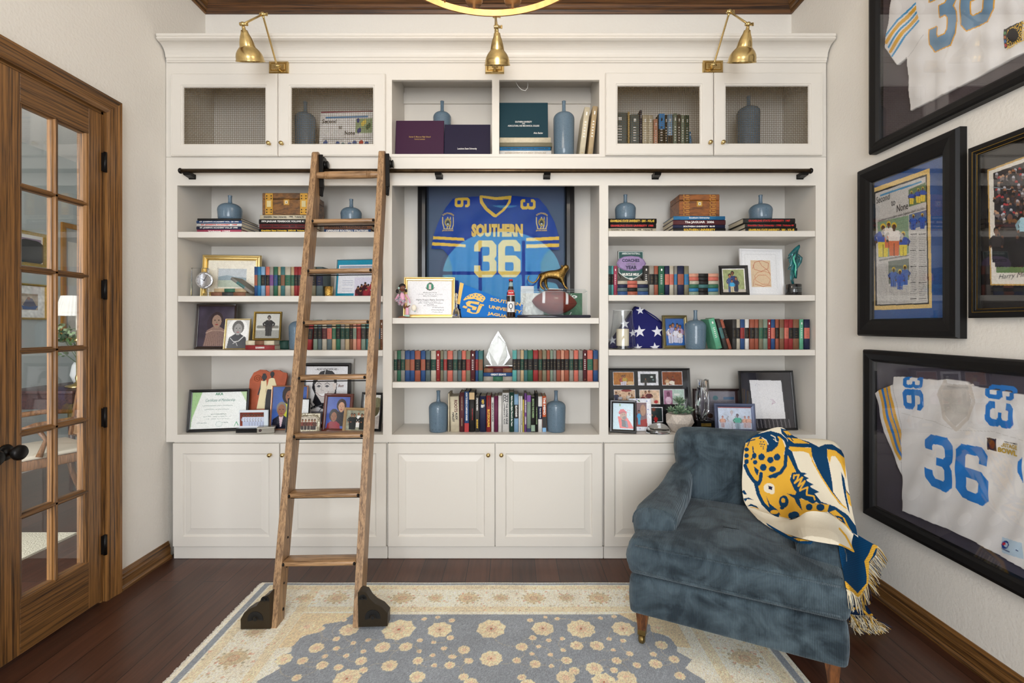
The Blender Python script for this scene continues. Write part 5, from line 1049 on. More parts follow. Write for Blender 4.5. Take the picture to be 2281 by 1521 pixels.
# ================================================================ CENTRE: JERSEY IN FRAME
YJ = 3.085
q6 = crop(860, 380, 4.474)
def jersey_grid(Yp, x0, y0, x1, y1, step=.8):
    xs = np.arange(x0, x1, step); ys = np.arange(y0, y1, step); PX, PY = np.meshgrid(xs, ys); return PX, PY
cf = thing('framed_jersey', 'blue number 36 football jersey in deep black frame', 'framed jersey', (0, YJ, ZSH['C1']+.0008)); bz = ZSH['C1']+.0008
fxl, fxr, fzt = wx(931, YJ), wx(1279, YJ), 2.352
def loc(P): P = np.array(P, float); P[..., 1] -= YJ; P[..., 2] -= bz; return P
mb = MB(); mb.rectprof(fxl, fxr, 0, fzt-bz, [(0, .075), (0, -.012), (.006, -.022), (.03, -.026), (.05, -.022), (.058, -.012), (.06, 0), (.06, .05)], BLACKF, cap=False, smooth=False); mb.build('frame', cf)
mb = MB(); mb.box(fxl+.01, fxr-.01, .05, .056, .01, fzt-bz-.01, M('blue_grey_felt', (92, 98, 118), .9, bump=(400, .4, .001), var=(300, .12))); mb.build('backing', cf)
JO = [(940, 240), (1095, 262), (1250, 245), (1400, 262), (1525, 275), (1600, 360), (1680, 510), (1725, 650), (1728, 790), (1630, 790), (1580, 840), (1545, 920), (1540, 1060), (1510, 1310), (1500, 1500), (700, 1500), (690, 1310), (665, 1130), (655, 960), (620, 850), (565, 787), (448, 780), (470, 640), (520, 510), (590, 370), (665, 275), (800, 262), (930, 255)]
PX, PY = jersey_grid(0, 955, 430, 1250, 712); Yc = YJ+.035
bl = (6, 48, 136)
c = Cv(PX, PY, bl); Q = lambda pts: [q6(p) for p in pts]; GO = (232, 182, 62)
c.poly(Q([(930, 245), (1095, 262), (1252, 245), (1240, 320), (1180, 400), (1095, 466), (1070, 462), (985, 390), (935, 320)]), GO); c.poly(Q([(958, 272), (1095, 292), (1226, 285), (1200, 340), (1150, 395), (1095, 438), (1010, 370), (968, 310)]), (12, 48, 120))
for a in ([(462, 652), (778, 672), (780, 700), (458, 682)], [(453, 712), (790, 735), (792, 762), (450, 745)], [(1395, 672), (1726, 655), (1728, 690), (1395, 703)], [(1395, 735), (1728, 725), (1729, 760), (1395, 772)]): c.poly(Q(a), GO)
GO2 = (226, 186, 92)
c.glyph('3', Q([(877, 695), (1100, 695), (1100, 1062), (877, 1062)]), GO2); c.glyph('6', Q([(1118, 690), (1338, 690), (1338, 1062), (1118, 1062)]), GO2)
c.glyph('6', Q([(835, 268), (835, 366), (683, 366), (683, 268)]), GO); c.glyph('3', Q([(1490, 285), (1490, 387), (1338, 387), (1338, 285)]), GO)
for bx in (618, 1552):
    for dx in (-52, 0): c.line(Q([(bx+dx-2, 465), (bx+dx-2, 520), (bx+dx+(12 if dx else -10), 575)]), 2.2, (210, 180, 110))
    for dx in (24, 52): c.line(Q([(bx+dx, 465), (bx+dx, 540), (bx+dx-12, 575)]), 2.2, (210, 180, 110))
    c.line(Q([(bx-45, 580), (bx+45, 580)]), 1.8, (210, 180, 110)); c.ell(*q6((bx-2, 515)), 7.5, 9, (170, 140, 60)); c.ell(*q6((bx-2, 520)), 4.5, 5, (40, 36, 40)); c.ell(*q6((bx-2, 532)), 2, 1.5, (220, 220, 220))
    for i in range(5): c.ell(*q6((bx-20+i*10, 495+(i % 2)*14)), 1, 1, (30, 26, 30))
c.blotch(.25, .05)
m = c.pmask(Q(JO)); keep = m[:-1, :-1] & m[1:, 1:] & m[1:, :-1] & m[:-1, 1:]
xs_, ys_ = (PX-CX)*Yc/F, CH-(PY-CY)*Yc/F
wr = .006*np.sin(PX*.16+PY*.02)*np.clip((PY-470)/200, 0, 1)+.003*np.sin(PX*.05+PY*.09)+.002*np.sin(PX*.4)*np.clip((PY-520)/150, 0, 1)
P = np.stack([xs_, Yc+wr, ys_], -1)
satin = printmat('jersey_satin', .5, spec=.3); mb = MB(); mb.grid(loc(P), satin, c.c, True, keep)
for tx, (x, y, w, h) in {'SOUTHERN': (1107, 595, 512, 132)}.items():
    a = q6((x, y)); wp = W(a[0], a[1], Yc-.011)-Vector((0, YJ, bz)); mb.text(tx, tuple(wp), XD, ZD, h/4.474*Yc/F, M('gold_twill', (222, 178, 84), .6), w=w/4.474*Yc/F, bold=.07)
for bx in (618, 1552):
    for i, chh in enumerate('SOUTHERN'):
        a = (i-3.5)*.2; p = q6((bx+78*math.sin(a), 505-78*math.cos(a)-2)); wp = W(p[0], p[1], Yc-.009)-Vector((0, YJ, bz)); mb.text(chh, tuple(wp), (math.cos(a), 0, -math.sin(a)), (math.sin(a), 0, math.cos(a)), .011, M('gold_twill'), bold=.03)
    p = q6((bx-4, 598)); wp = W(p[0], p[1], Yc-.009)-Vector((0, YJ, bz)); mb.text('JAGUARS', tuple(wp), XD, ZD, .011, M('gold_twill'), w=.072, bold=.03)
mb.build('jersey', cf)
mb = MB(); mb.box(fxl+.058, fxr-.058, .001, .0035, .058, fzt-bz-.058, pane_mat('coated_glass', (.95, .98, 1), .3, refl=(.2, .75, .95))); mb.build('glass', cf)
# certificate in gold frame
def p_aka(c):
    q = crop(860, 600, 9.124); c.ell(*q((885, 350)), 8, 8.5, (40, 130, 100)); c.rect(*q((860, 300)), *q((905, 400)), (224, 200, 200)); c.line([q(p) for p in ((800, 370), (830, 410), (885, 425), (940, 410), (970, 370))], 1.4, (90, 44, 50)); c.ell(*q((885, 275)), 3.5, .8, (100, 50, 50))
    for y, a, b, w_ in ((510, 640, 1130, .5), (665, 680, 1100, .6), (690, 640, 1140, .5), (714, 800, 960, .5), (740, 760, 1030, .5), (775, 940, 1160, .7), (825, 920, 1170, .8), (870, 930, 1150, .5)): c.scribble(q((a, 0))[0], q((b, 0))[0], q((0, y))[1], w_, (100, 100, 106), 40, .8)
def x_aka(mb, q, k):
    for tx, cy, w_, h_ in (('Paula Jean Scott', 652, 30, 3.2), ('Beta Psi Chapter', 659.7, 30, 3.6), ('Alpha Kappa Alpha Sorority', 668.3, 62, 5)): mb.text(tx, q(957.5, cy), XD, ZD, h_*k, BLK, w=w_*k, bold=0)
framed('framed_certificate', 'gold framed sorority certificate leaning before the blue jersey', 'certificate', 899, 618, 1013, 708, ZSH['C1'], D+.105, .022, GFR, p_aka, (238, 238, 242), 3, 8, dep=.018, extra=x_aka,
       prof=[(0, 0), (0, -.012), (.1, -.018), (.35, -.018), (.45, -.008), (.6, -.007), (.65, -.013), (.85, -.012), (1, -.005), (1, -.003)])
# cheerleader doll
t = thing('doll', 'small cheerleader figurine in pink with a pastel pompom skirt', 'figurine', (wx(898, D+.042), D+.042, ZSH['C1']+.0008)); k = (D+.042)/F
SKD = M('doll_skin', (112, 66, 48), .45); PNK = M('pink_fabric', (232, 176, 200), .7); DKH = M('doll_hair', (24, 20, 22), .5)
d = lambda x, y, yy=0: ((x-898)*k, yy, (706.5-y)*k)
mb = MB(); mb.lathe([(.001, 0), (.03, 0), (.031, .004), (.02, .009), (.012, .011), (.001, .012)], M('wood_stand', (128, 84, 62), .5), 20); mb.build('base', t)
mb = MB(); mb.tube([d(908, 701), d(907, 698), d(907, 684)], [.008, .0105, .0095], PNK, 12); mb.tube([d(905, 684), d(907, 681)], [.007, .0065], SKD, 10); mb.tube([d(901, 702, -.008), d(913, 702, -.008)], [.006, .006], M('mint_shoe', (176, 214, 200), .5), 10); mb.build('leg', t)
mb = MB(); mb.tube([d(902, 686), d(899, 676), d(896, 666)], [.0055, .006, .006], SKD, 10); mb.tube([d(914, 679, -.006), d(908, 682, -.004), d(905, 680)], [.003, .0045, .005], SKD, 8); mb.build('leg', t)
mb = MB(); mb.tube([d(898, 674), d(897, 664), d(896, 656), d(895, 650)], [.010, .0145, .015, .006], PNK, 14); mb.build('torso', t)
mb = MB(); mb.tube([d(904, 654), d(912, 666, -.006), d(914, 674, -.008)], [.0055, .005, .0035], PNK, 8); mb.build('arm', t)
mb = MB(); mb.tube([d(888, 654), d(884, 662, -.008), d(882, 668, -.012)], [.0055, .005, .004], PNK, 8); mb.build('arm', t)
mb = MB(); mb.ball(d(897, 640), .0205, SKD, 16, sz=1.05); 
for s in (-1, 1): mb.ball((d(898+s*3, 640)[0], -.0195, d(0, 640)[2]), .002, WHT, 8); mb.ball((d(898+s*3, 640)[0], -.0212, d(0, 640)[2]), .0011, BLK, 8)
mb.ball((d(898, 0)[0], -.021, d(0, 643)[2]), .0022, SKD, 8); mb.ball((d(898, 0)[0], -.0195, d(0, 646)[2]), .0025, M('doll_lips', (180, 60, 70), .4), 8, sz=.5); hd = mb.build('head', t)
mb = MB(); mb.ball(d(896, 638, .004), .0222, DKH, 16, sz=1.02); mb.ball(d(885, 647, 0), .009, DKH, 10, sz=1.4); mb.ball(d(905, 646, -.004), .007, DKH, 10, sz=1.5); mb.build('hair', t)
mb = MB(); mb.tube([d(889, 639, -.013), d(891, 642, -.013)], [.005, .004], M('mint_ribbon', (190, 230, 220), .6), 8); mb.tube([d(904, 641, -.014), d(905, 643, -.014)], [.004, .003], M('mint_ribbon'), 8); mb.build('ribbon', t)
mb = MB(); rs_ = np.random.RandomState(5); pm_ = [M('pink_tinsel', (236, 150, 180), .5), M('grey_tinsel', (140, 160, 172), .5), M('white_tinsel', (226, 222, 226), .5)]
for cx_, cy_, n_, r_ in ((888, 665, 70, .023), (895, 672, 90, .026), (903, 668, 40, .018)):
    c0 = Vector(d(cx_, cy_, -.01))
    for i in range(n_):
        v = Vector(rs_.normal(0, 1, 3)).normalized(); v.y = -abs(v.y)*.8; mb.tube([tuple(c0), tuple(c0+v*r_*rs_.uniform(.75, 1.05))], [.0008, .0011], pm_[i % 3], 4)
mb.build('pompom_skirt', t)
mb = MB(); mb.ball(d(922, 684, -.004), .016, M('seashell', (240, 232, 214), .4), 14, sy=.4, sz=1.2); mb.ball(d(925, 692, -.010), .003, M('teal_gem', (60, 170, 150), .3), 8); mb.build('shell_ornament', t)
# glass bell
mb = MB(); Y = D+.05; mb.lathe([(.026, 0), (.0245, .004), (.020, .03), (.015, .05), (.008, .062), (.005, .068), (.009, .072), (.0055, .078), (.0075, .088), (.004, .096), (.0065, .112), (.0045, .124), (.008, .134), (.0085, .142), (.005, .15), (.001, .152)], CRY, 24); t = thing('glass_bell', 'clear cut glass hand bell between certificate and blue pennant', 'bell', (wx(1016, Y), Y, ZSH['C1']+.0006)); b = mb.build('bell', t)
mb = MB(); mb.tube([(0, 0, .06), (0, 0, .02)], .0015, BRASS, 6); mb.ball((0, 0, .016), .005, M('blue_bead', (60, 100, 190), .2), 10); mb.build('clapper', t)
# pennant
t = thing('pennant', 'bright blue felt pennant with gold jaguar logo behind cola bottle', 'pennant', (0, D+.11, ZSH['C1']+.0006)); Y = D+.11
PB = M('pennant_blue', (20, 112, 196), .8, bump=(300, .3, .0005)); PG = M('pennant_gold', (238, 196, 110), .7)
def wp(x, y, dy=0): v = W(x, y, Y); return (v.x, max(v.z-ZSH['C1'], 0))
q3 = crop(860, 600, 9.124)
mb = MB(); mb.prism([wp(*q3(p)) for p in ((1575, 300), (2281, 575))]+[wp(1165, 679), wp(1162, 707), wp(1028, 707), wp(*q3((1500, 720)))], 0, .003, PB, 'xz'); fl = mb.build('felt', t)
mb = MB(); mb.prism([wp(*q3(p)) for p in ((1505, 265), (1580, 290), (1500, 715), (1440, 700))], -.004, 0, PG, 'xz'); mb.build('header_strip', t)
mb = MB(); A_ = lambda pts, y0=-.0012: mb.prism([wp(*q3(p)) for p in pts], y0, 0, PG, 'xz')
A_([(1680, 640), (1900, 665), (1880, 720), (1730, 690), (1700, 720), (1850, 770), (1820, 830), (1740, 820), (1755, 780), (1640, 740), (1620, 680)]); A_([(1580, 735), (1660, 760), (1630, 800), (1550, 770)])
A_([(1660, 790), (1720, 805), (1710, 850), (1760, 880), (1830, 880), (1890, 720), (1960, 735), (1890, 880), (1840, 905), (1740, 900), (1640, 860)]); A_([(1570, 620), (1620, 560), (1700, 510), (1820, 480), (1930, 500), (2010, 560), (2020, 600), (1960, 670), (1880, 640), (1800, 600), (1650, 610), (1580, 635)]); A_([(1910, 700), (1990, 715), (1990, 745), (1900, 730)])
mb.build('logo', fl)
mb = MB()
for x, y in ((1640, 570), (1690, 540), (1740, 550), (1780, 520), (1845, 520), (1890, 560), (1930, 530), (1970, 575), (1820, 575), (1950, 620)): mb.prism([wp(*q3((x+15*math.cos(a*PI/4), y+12*math.sin(a*PI/4)))) for a in range(8)], -.002, -.0011, PB, 'xz')
mb.build('logo_spots', fl)
sl = .17; k = Y/F; xd = (math.cos(sl), 0, -math.sin(sl)); zd = (math.sin(sl), 0, math.cos(sl))
for tx, x0_, yy, ww in (('SOUTHERN', 1090, 665, 69), ('UNIVERSITY', 1087, 681.5, 74), ('JAGUARS', 1084, 697, 58)):
    p = wp(x0_+2, yy+1.5); mb = MB(); mb.text(tx, (p[0], -.001, p[1]), xd, zd, 7.5*k*(1.12 if tx[0] == 'J' else 1), PG, w=ww*k, bold=.04, align='l'); mb.build('lettering', fl)
# cola bottle
t = thing('cola_bottle', 'unopened glass cola bottle with portrait label by the football', 'bottle', (wx(1138, D+.045), D+.045, ZSH['C1']+.0006)); k = (D+.045)/F
pf = [(.001, 0), (8.6, 0), (9.6, 3), (9.6, 34), (9.8, 44), (9.2, 54), (7, 62), (5, 70), (4, 80), (4.3, 84), (3.6, 85)]
mb = MB(); mb.lathe([(max(r_*k, .001), z_*k) for r_, z_ in pf], M('cola_glass', (34, 20, 14), .06, coat=.6, spec=.8), 28); mb.build('bottle_body', t)
mb = MB(); mb.lathe([(4.5*k, 82.5*k), (4.7*k, 84*k), (4.4*k, 86*k), (.001, 86.5*k)], M('red_cap', (190, 24, 34), .3), 20); mb.build('cap', t)
mb = MB(); mb.lathe([(5.4*k, 66*k), (4.2*k, 79*k)], M('clear_neck', (150, 175, 180), .08), 20, cap=False); mb.build('neck_glass', t)
def curved(mb, r0, r1, z0, z1, a, m, dy=.0004):
    n_ = 8; rs = [[(r*math.sin(-a+2*a*i/n_), -r*math.cos(-a+2*a*i/n_)-dy, z) for i in range(n_+1)] for r, z in ((r0, z0), (r1, z1))]; mb.rings(rs, m, False, False, close=False)
mb = MB(); curved(mb, 9.6*k, 7.4*k, 49*k, 62*k, 1.1, M('label_white', (230, 230, 230), .4)); curved(mb, 9.7*k, 7.4*k, 50.5*k, 61.5*k, .95, M('label_red', (200, 28, 38), .4), .0008); mb.text('Coca-Cola', (0, -8.9*k-.003, 56*k), XD, ZD, 4*k, WHT, w=11*k, slant=.2); curved(mb, 9.65*k, 9.65*k, 13*k, 36*k, 1.0, M('label_white'), .0006)
mb.build('label', t)
mb = MB(); y_ = -9.65*k-.0022; mb.prism([(4.2*k*math.cos(a*PI/8), (26+6.5*math.sin(a*PI/8))*k) for a in range(16)], y_, y_+.001, BLK, 'xz'); mb.prism([(2.7*k*math.cos(a*PI/8), (26+4.8*math.sin(a*PI/8))*k) for a in range(16)], y_-.0004, y_, M('label_white'), 'xz'); mb.prism([(-.8*k, 20*k), (.8*k, 20*k), (1.5*k, 14*k), (0, 14*k)], y_, y_+.001, BLK, 'xz'); mb.build('portrait_print', t)
# football case
t = thing('football_display_case', 'clear display case holding a brown football on black base', 'display case', (wx(1234, D+.016), D+.016, ZSH['C1']+.0006)); Y = D+.016; k = Y/F
mb = MB(); mb.box(-82*k, 82*k, -.012, .19, 0, 6.5*k, M('glossy_navy_base', (20, 22, 40), .12, coat=.5), .007); mb.build('base', t)
z0 = 6.5*k+.0005; z1 = 64*k; mb = MB(); ACR = pane_mat('acrylic', (.97, .98, .98), .26)
mb.rings([[(-74*k, 0, z0), (74*k, 0, z0), (74*k, .175, z0), (-74*k, .175, z0)], [(-74*k, 0, z1-.012), (74*k, 0, z1-.012), (74*k, .175, z1-.012), (-74*k, .175, z1-.012)], [(-70*k, .009, z1), (70*k, .009, z1), (70*k, .166, z1), (-70*k, .166, z1)]], ACR, False, True)
mb.build('acrylic_cover', t)
mb = MB(); ed = M('acrylic_edge', (190, 200, 200), .1, coat=.5)
for a_, b_ in (((-74, 0), (74, 0)), ((74, 0), (74, .175)), ((-74, 0), (-74, .175))): mb.tube([(a_[0]*k, a_[1], z1-.012), (b_[0]*k, b_[1], z1-.012)], .0009, ed, 4)
for x_ in (-74, 74): mb.tube([(x_*k, 0, z0), (x_*k, 0, z1-.012)], .0009, ed, 4)
mb.tube([(-70*k, .009, z1), (70*k, .009, z1)], .0009, ed, 4); mb.build('cover_edges', t)
q4 = crop(1100, 570, 9.504)
P, c = gridpic(143*k, (z1-z0)-.014, 190, 80, 1162, 646, 1306, 700, (70, 110, 84)); c.rect(1100, 600, 1215, 720, (214, 218, 214)); c.blotch(.6, .25); c.ell(1287, 655, 7, 3.6, (232, 234, 232)); c.ell(1287, 655, 3, 1.6, (70, 110, 84)); c.ell(1270, 654, 5, 3, (232, 234, 232)); c.line([(1272, 658), (1281, 649)], 1.2, (236, 236, 236)); c.line([(1276, 700), (1280, 693)], 1.2, (236, 236, 236))
P[..., 1] += .16; P[..., 2] += z0+.001; mb = MB(); mb.grid(P, PAPER, c.c, False); mb.build('turf_backdrop', t)
fb = thing('football', 'brown leather football with white stripes inside the clear case', 'football', (wx(1236, Y)+.005, Y+.085, ZSH['C1']+.0006+z0+.0795), 0); fb.rotation_euler = (0, .05, 0)
LTH = M('football_leather', (112, 48, 38), .45, bump=(700, .6, .0008), var=(20, .12)); L2 = .138; R2 = .0785
fbp = [(max(R2*(1-(abs(x)/L2)**1.75)**.72, .0008), x) for x in np.linspace(-L2, L2, 31)]; X = Matrix.Rotation(PI/2, 4, 'Y')
mb = MB(); mb.lathe(fbp, LTH, 40, X=X); mb.build('ball', fb)
for s in (-1, 1):
    mb = MB(); seg = [(max(R2*(1-(abs(x)/L2)**1.75)**.72, .001)+.0008, x*s) for x in np.linspace(.062, .078, 4)]; rs = [[(z, -r*math.cos(a), r*math.sin(a)) for a in np.linspace(-.2, PI-.2, 20)] for r, z in seg]; mb.rings(rs, M('white_stripe', (226, 224, 228), .5), False, False, True, close=False); mb.build('stripe', fb)
mb = MB()
for i in range(8): x = -.035+i*.011; mb.tube([(x, -.03, R2-.0035), (x, -.012, R2+.002), (x, .006, R2+.002)], .0018, WHT, 6)
mb.tube([(-.04, -.014, R2+.001), (.048, -.014, R2+.001)], .0022, WHT, 6); mb.build('laces', fb)
mb = MB(); mb.tube([(x, -(max(R2*(1-(abs(x)/L2)**1.75)**.72, .001)+.0002)*math.cos(.12), -(max(R2*(1-(abs(x)/L2)**1.75)**.72, .001))*math.sin(.12)) for x in np.linspace(-.135, .135, 24)], .0008, M('seam', (60, 24, 20), .6), 5); mb.text('Wilson', (0, -.066, .047), XD, (0, .58, .81), .013, M('stamp', (50, 26, 20), .5), w=.05, slant=.2); mb.text('NCAA', (.003, -.077, .022), XD, (0, .25, .97), .01, M('silver_stamp', (190, 180, 160), .4), w=.024); mb.build('stamping', fb)
# leopard figurine
t = thing('leopard_figurine', 'bronze gold leopard figurine standing on the football case', 'figurine', (0, D+.12, ZSH['C1']+.0006+z1+.0006)); Y = D+.12; zc_ = ZSH['C1']+.0006+z1+.0006
BZ = M('antique_gold_leopard', (140, 112, 62), .28, 1, bump=(140, .8, .003), var=(60, .35))
def lq(x, y, yy=0): a = q4((x, y)); v = W(a[0], a[1]+3.5, Y); return Vector((v.x, yy, v.z-zc_))
V = []; E = []; RR = []
def chain(pts, start=None):
    prev = start
    for p, r in pts:
        V.append(tuple(p)); RR.append(r); i = len(V)-1
        if prev is not None: E.append((prev, i))
        prev = i
    return prev
pel = chain([(lq(1030, 340), .018)]); mid = chain([(lq(1180, 350), .0165)], pel); rib = chain([(lq(1320, 370), .0185)], mid); sh = chain([(lq(1420, 340), .018)], rib)
nk = chain([(lq(1480, 270), .0135), (lq(1520, 215, -.004), .0145), (lq(1540, 215, -.014), .0115), (lq(1550, 235, -.023), .0065)], sh)
def leg(st, pts): return chain(pts, st)
leg(pel, [(lq(1040, 430, -.014), .0125), (lq(985, 520, -.016), .0072), (lq(990, 610, -.016), .0052), (lq(1040, 668, -.02), .0055), (lq(1065, 672, -.026), .0045)])
leg(pel, [(lq(1080, 430, .014), .012), (lq(1100, 530, .016), .0068), (lq(1120, 620, .016), .005), (lq(1160, 672, .014), .0052), (lq(1185, 676, .010), .0042)])
leg(sh, [(lq(1430, 440, -.013), .0105), (lq(1460, 530, -.014), .0065), (lq(1500, 620, -.014), .005), (lq(1540, 662, -.018), .0052), (lq(1560, 668, -.024), .0042)])
leg(sh, [(lq(1420, 450, .013), .010), (lq(1480, 550, .014), .006), (lq(1520, 630, .014), .005), (lq(1560, 664, .012), .005)])
chain([(lq(975, 370), .007), (lq(940, 440), .0045), (lq(890, 510), .0042), (lq(820, 540), .004), (lq(750, 500), .004), (lq(718, 440), .0038), (lq(735, 400), .0038), (lq(762, 388), .003)], pel)
me = bpy.data.meshes.new('body'); me.from_pydata(V, E, []); bo = bpy.data.objects.new('body', me); COLL.objects.link(bo); bo.parent = t; me.materials.append(BZ)
sk = bo.modifiers.new('s', 'SKIN'); sk.use_smooth_shade = True
for i, r_ in enumerate(RR): me.skin_vertices[0].data[i].radius = ((r_*1.7, r_*1.7) if r_ > .0075 else (r_*1.35, r_*1.35) if i < 30 else (r_, r_)); me.skin_vertices[0].data[i].use_root = (i == 0)
ss = bo.modifiers.new('d', 'SUBSURF'); ss.levels = ss.render_levels = 2
mb = MB()
for x_, yy in ((1440, .006), (1500, -.012)): p = lq(x_, 168, yy); mb.tube([tuple(p+Vector((.003, 0, -.008))), tuple(p), tuple(p+Vector((-.001, 0, .004)))], [.0065, .0045, .001], BZ, 8)
mb.build('ears', t)
mb = MB(); p = lq(1530, 195, -.026); mb.ball(tuple(p), .0018, BLK, 8); p = lq(1555, 195, -.024); mb.ball(tuple(p), .0018, BLK, 8); mb.build('eyes', t)
# small card behind case
mb = MB(); Y = D+.206; mb.box(wx(1160, Y), wx(1189, Y), D+.2065, D+.2082, ZSH['C1']+.0006, wz(637, Y), M('pale_card', (214, 222, 228), .6)); tag(mb.build('card'), 'pale card standing behind the football case, left side', 'card')
# crystal award
t = thing('crystal_award', 'flame shaped frosted crystal award on the middle book pile', 'award', (wx(1112, D+.1), D+.1, zI+.0006)); k = (D+.1)/F; q7 = crop(860, 680, 4.562)
FRO = M('frosted_crystal', (214, 218, 216), .28, coat=.5, var=(30, .12))
def a7(p, y): a = q7(p); return ((a[0]-1112)*k, y, (816.2-a[1])*k)
of = [(1075, 612), (1035, 545), (1035, 455), (1137, 312), (1215, 400), (1230, 520), (1188, 612)]; hz = 816.2-q7((0, 612))[1]
mb = MB(); mb.rings([[a7(p, .012) for p in of], [a7((1137+(p[0]-1137)*.97, p[1]), 0) for p in of]], FRO, True, False)
c0 = a7((1137, 470), -.012); rg = [a7((1137+(p[0]-1137)*.97, p[1]), 0) for p in of]; v = rg+[a7((1140, 330), -.002), a7((1135, 612), -.01)]; mb.add(v, [(0, 1, 2, 8), (8, 2, 3, 7), (8, 7, 3, 4), (8, 4, 5, 6)], FRO); mb.build('flame', t)
mb = MB(); of2 = [(1065, 615), (1015, 535), (1070, 380), (1137, 268), (1210, 380), (1262, 540), (1200, 615)]; mb.rings([[a7(p, .014) for p in of2], [a7(p, .032) for p in of2]], CRY); mb.build('clear_surround', t)
mb = MB(); mb.box(-30*k, 30*k, -.006, .045, -.0004, 3*k*.5, M('clear_base', (225, 228, 226), .1, coat=.5)); mb.build('base', t)
# ================================================================ RIGHT BAY DECOR
q8 = crop(1330, 380, 4.387); q9 = crop(1330, 660, 4.387); qA = crop(1340, 810, 8.773)
# football coach plaque
t = thing('coach_award_plaque', 'green plaque with lilac football reading COACHES OF THE YEAR', 'plaque', (wx(1407, D+.09), D+.09, zJ+.0006)); Y = D+.09; k = Y/F
def a8(p): a = q8(p); return ((a[0]-1407)*k, max((624.5-a[1])*k, 0))
PGN = M('plaque_green', (18, 72, 70), .35, coat=.3); LIL = M('plaque_lilac', (150, 128, 172), .4, var=(15, .15)); SIL = M('plaque_silver', (190, 200, 198), .35, .5)
mb = MB(); mb.T = Matrix.Rotation(-.08, 4, 'X'); mb.prism([a8(p) for p in ((208, 770), (458, 770), (458, 1000), (420, 1030), (455, 1075), (205, 1075), (235, 1030), (212, 990))], 0, .012, M('plaque_wood', (70, 66, 58), .5), 'xz')
mb.prism([a8(p) for p in ((212, 774), (456, 774), (456, 985), (390, 1035), (335, 1060), (275, 1035), (212, 985))], -.002, 0, SIL, 'xz'); mb.prism([a8(p) for p in ((218, 780), (450, 780), (450, 980), (388, 1028), (335, 1050), (278, 1028), (218, 980))], -.0035, -.0021, PGN, 'xz'); mb.build('shield', t)
mb = MB(); mb.T = Matrix.Rotation(-.08, 4, 'X'); fbp_ = [(192, 895), (215, 850), (265, 826), (335, 818), (410, 826), (460, 855), (482, 895), (460, 935), (410, 965), (335, 973), (262, 963), (212, 935)]; mb.rings([[(a8(p)[0], -.003, a8(p)[1]) for p in fbp_], [(a8((337+(p[0]-337)*.9, 895+(p[1]-895)*.9))[0], -.009, a8((337+(p[0]-337)*.9, 895+(p[1]-895)*.9))[1]) for p in fbp_]], LIL, False); mb.build('football_relief', t)
NV = M('plaque_navy_ink', (36, 34, 66), .5)
for tx, x_, y_, w_, h_, tm, dd in (('COACHES', 330, 866, 170, 32, NV, -.0092), ('OF THE', 330, 902, 90, 18, M('plaque_grey_ink', (120, 116, 130), .5), -.0092), ('YEAR', 332, 936, 112, 36, NV, -.0092), ('AMERICAN FOOTBALL', 335, 796, 180, 20, SIL, -.0037), ('MUSCLE MILK', 330, 1003, 165, 27, WHT, -.0037), ('08', 330, 1046, 34, 22, WHT, -.0037)): a = a8((x_, y_)); mb = MB(); mb.T = Matrix.Rotation(-.08, 4, 'X'); mb.text(tx, (a[0], dd, a[1]), XD, ZD, h_/4.387*k, tm, w=w_/4.387*k, bold=.04); mb.build('lettering', t)
def p_fam(c):
    c.blotch(.35, .2); c.rect(1600, 645, 1668, 657, (180, 172, 160)); c.person(1634, 603, 46, SK2, (44, 56, 104), (24, 18, 18), (40, 46, 70), .4); c.person(1628, 609, 42, SK1, (60, 80, 130), (30, 20, 18), (60, 80, 120), .34); c.person(1641, 616, 34, SK1, (40, 46, 74), (30, 20, 18), (40, 44, 60), .38); c.person(1632, 622, 30, SK1, (60, 160, 210), (34, 22, 18), (190, 180, 150), .4)
framed('framed_photo', 'black framed family photo, right of the six-book stack', 'picture', 1605, 592, 1667, 658, ZSH['R2'], D+.05, .018, BLACKF, p_fam, (150, 160, 112), -6, 10, mat=.006)
def p_line(c):
    c.rect(1674, 580, 1720, 638, (222, 196, 164)); R_ = (176, 66, 44)
    c.line([(1678, 598), (1684, 584), (1700, 580), (1716, 586), (1714, 598), (1698, 604), (1682, 600), (1680, 590)], .9, R_, .8); c.line([(1694, 582), (1700, 592), (1714, 602), (1719, 612)], .9, R_, .8)
    c.line([(1719, 608), (1706, 604), (1690, 606), (1682, 614), (1684, 624), (1698, 632), (1714, 632), (1718, 622), (1708, 612), (1692, 612), (1680, 622), (1678, 636)], .9, (196, 110, 80), .8); c.line([(1682, 632), (1700, 637), (1718, 634)], .9, R_, .8)
def m_line(c): c.rect(1661, 566, 1734, 640, (222, 222, 224)); c.rect(1662, 567, 1733, 640, (240, 240, 242)); p_line(c)
framed('framed_drawing', 'white framed red line drawing behind the black framed family photo', 'picture', 1648, 555, 1748, 658, ZSH['R2'], D+.12, .014, M('white_frame', (236, 236, 238), .35), m_line, (240, 240, 242), 5, 5, res=2)
t = thing('flame_sculpture', 'teal twisted flame sculpture award on a black cylinder', 'sculpture', (wx(1767, D+.06), D+.06, ZSH['R2']+.0006)); Y = D+.06; k = Y/F
mb = MB(); mb.lathe([(.001, 0), (16.5*k, 0), (17*k, .002), (17*k, 24*k), (16*k, 25*k), (.001, 25*k)], M('black_marble', (20, 20, 22), .12, coat=.6), 32)
for i in range(3): mb.text('HONORING EXCELLENCE', (0, -17.2*k, (17-i*4)*k), XD, ZD, 1.4*k, SIL, w=18*k, bold=0)
mb.build('base', t)
TG = M('teal_art_glass', (14, 92, 98), .12, .3, coat=.8, var=(30, .6)); mb = MB()
cl = [(1915, 1105, 26, 10), (1905, 1060, 34, 12), (1915, 1000, 40, 13), (1930, 940, 40, 14), (1925, 880, 50, 14), (1915, 820, 42, 14), (1935, 780, 30, 12), (1960, 745, 22, 9), (1975, 722, 6, 4)]
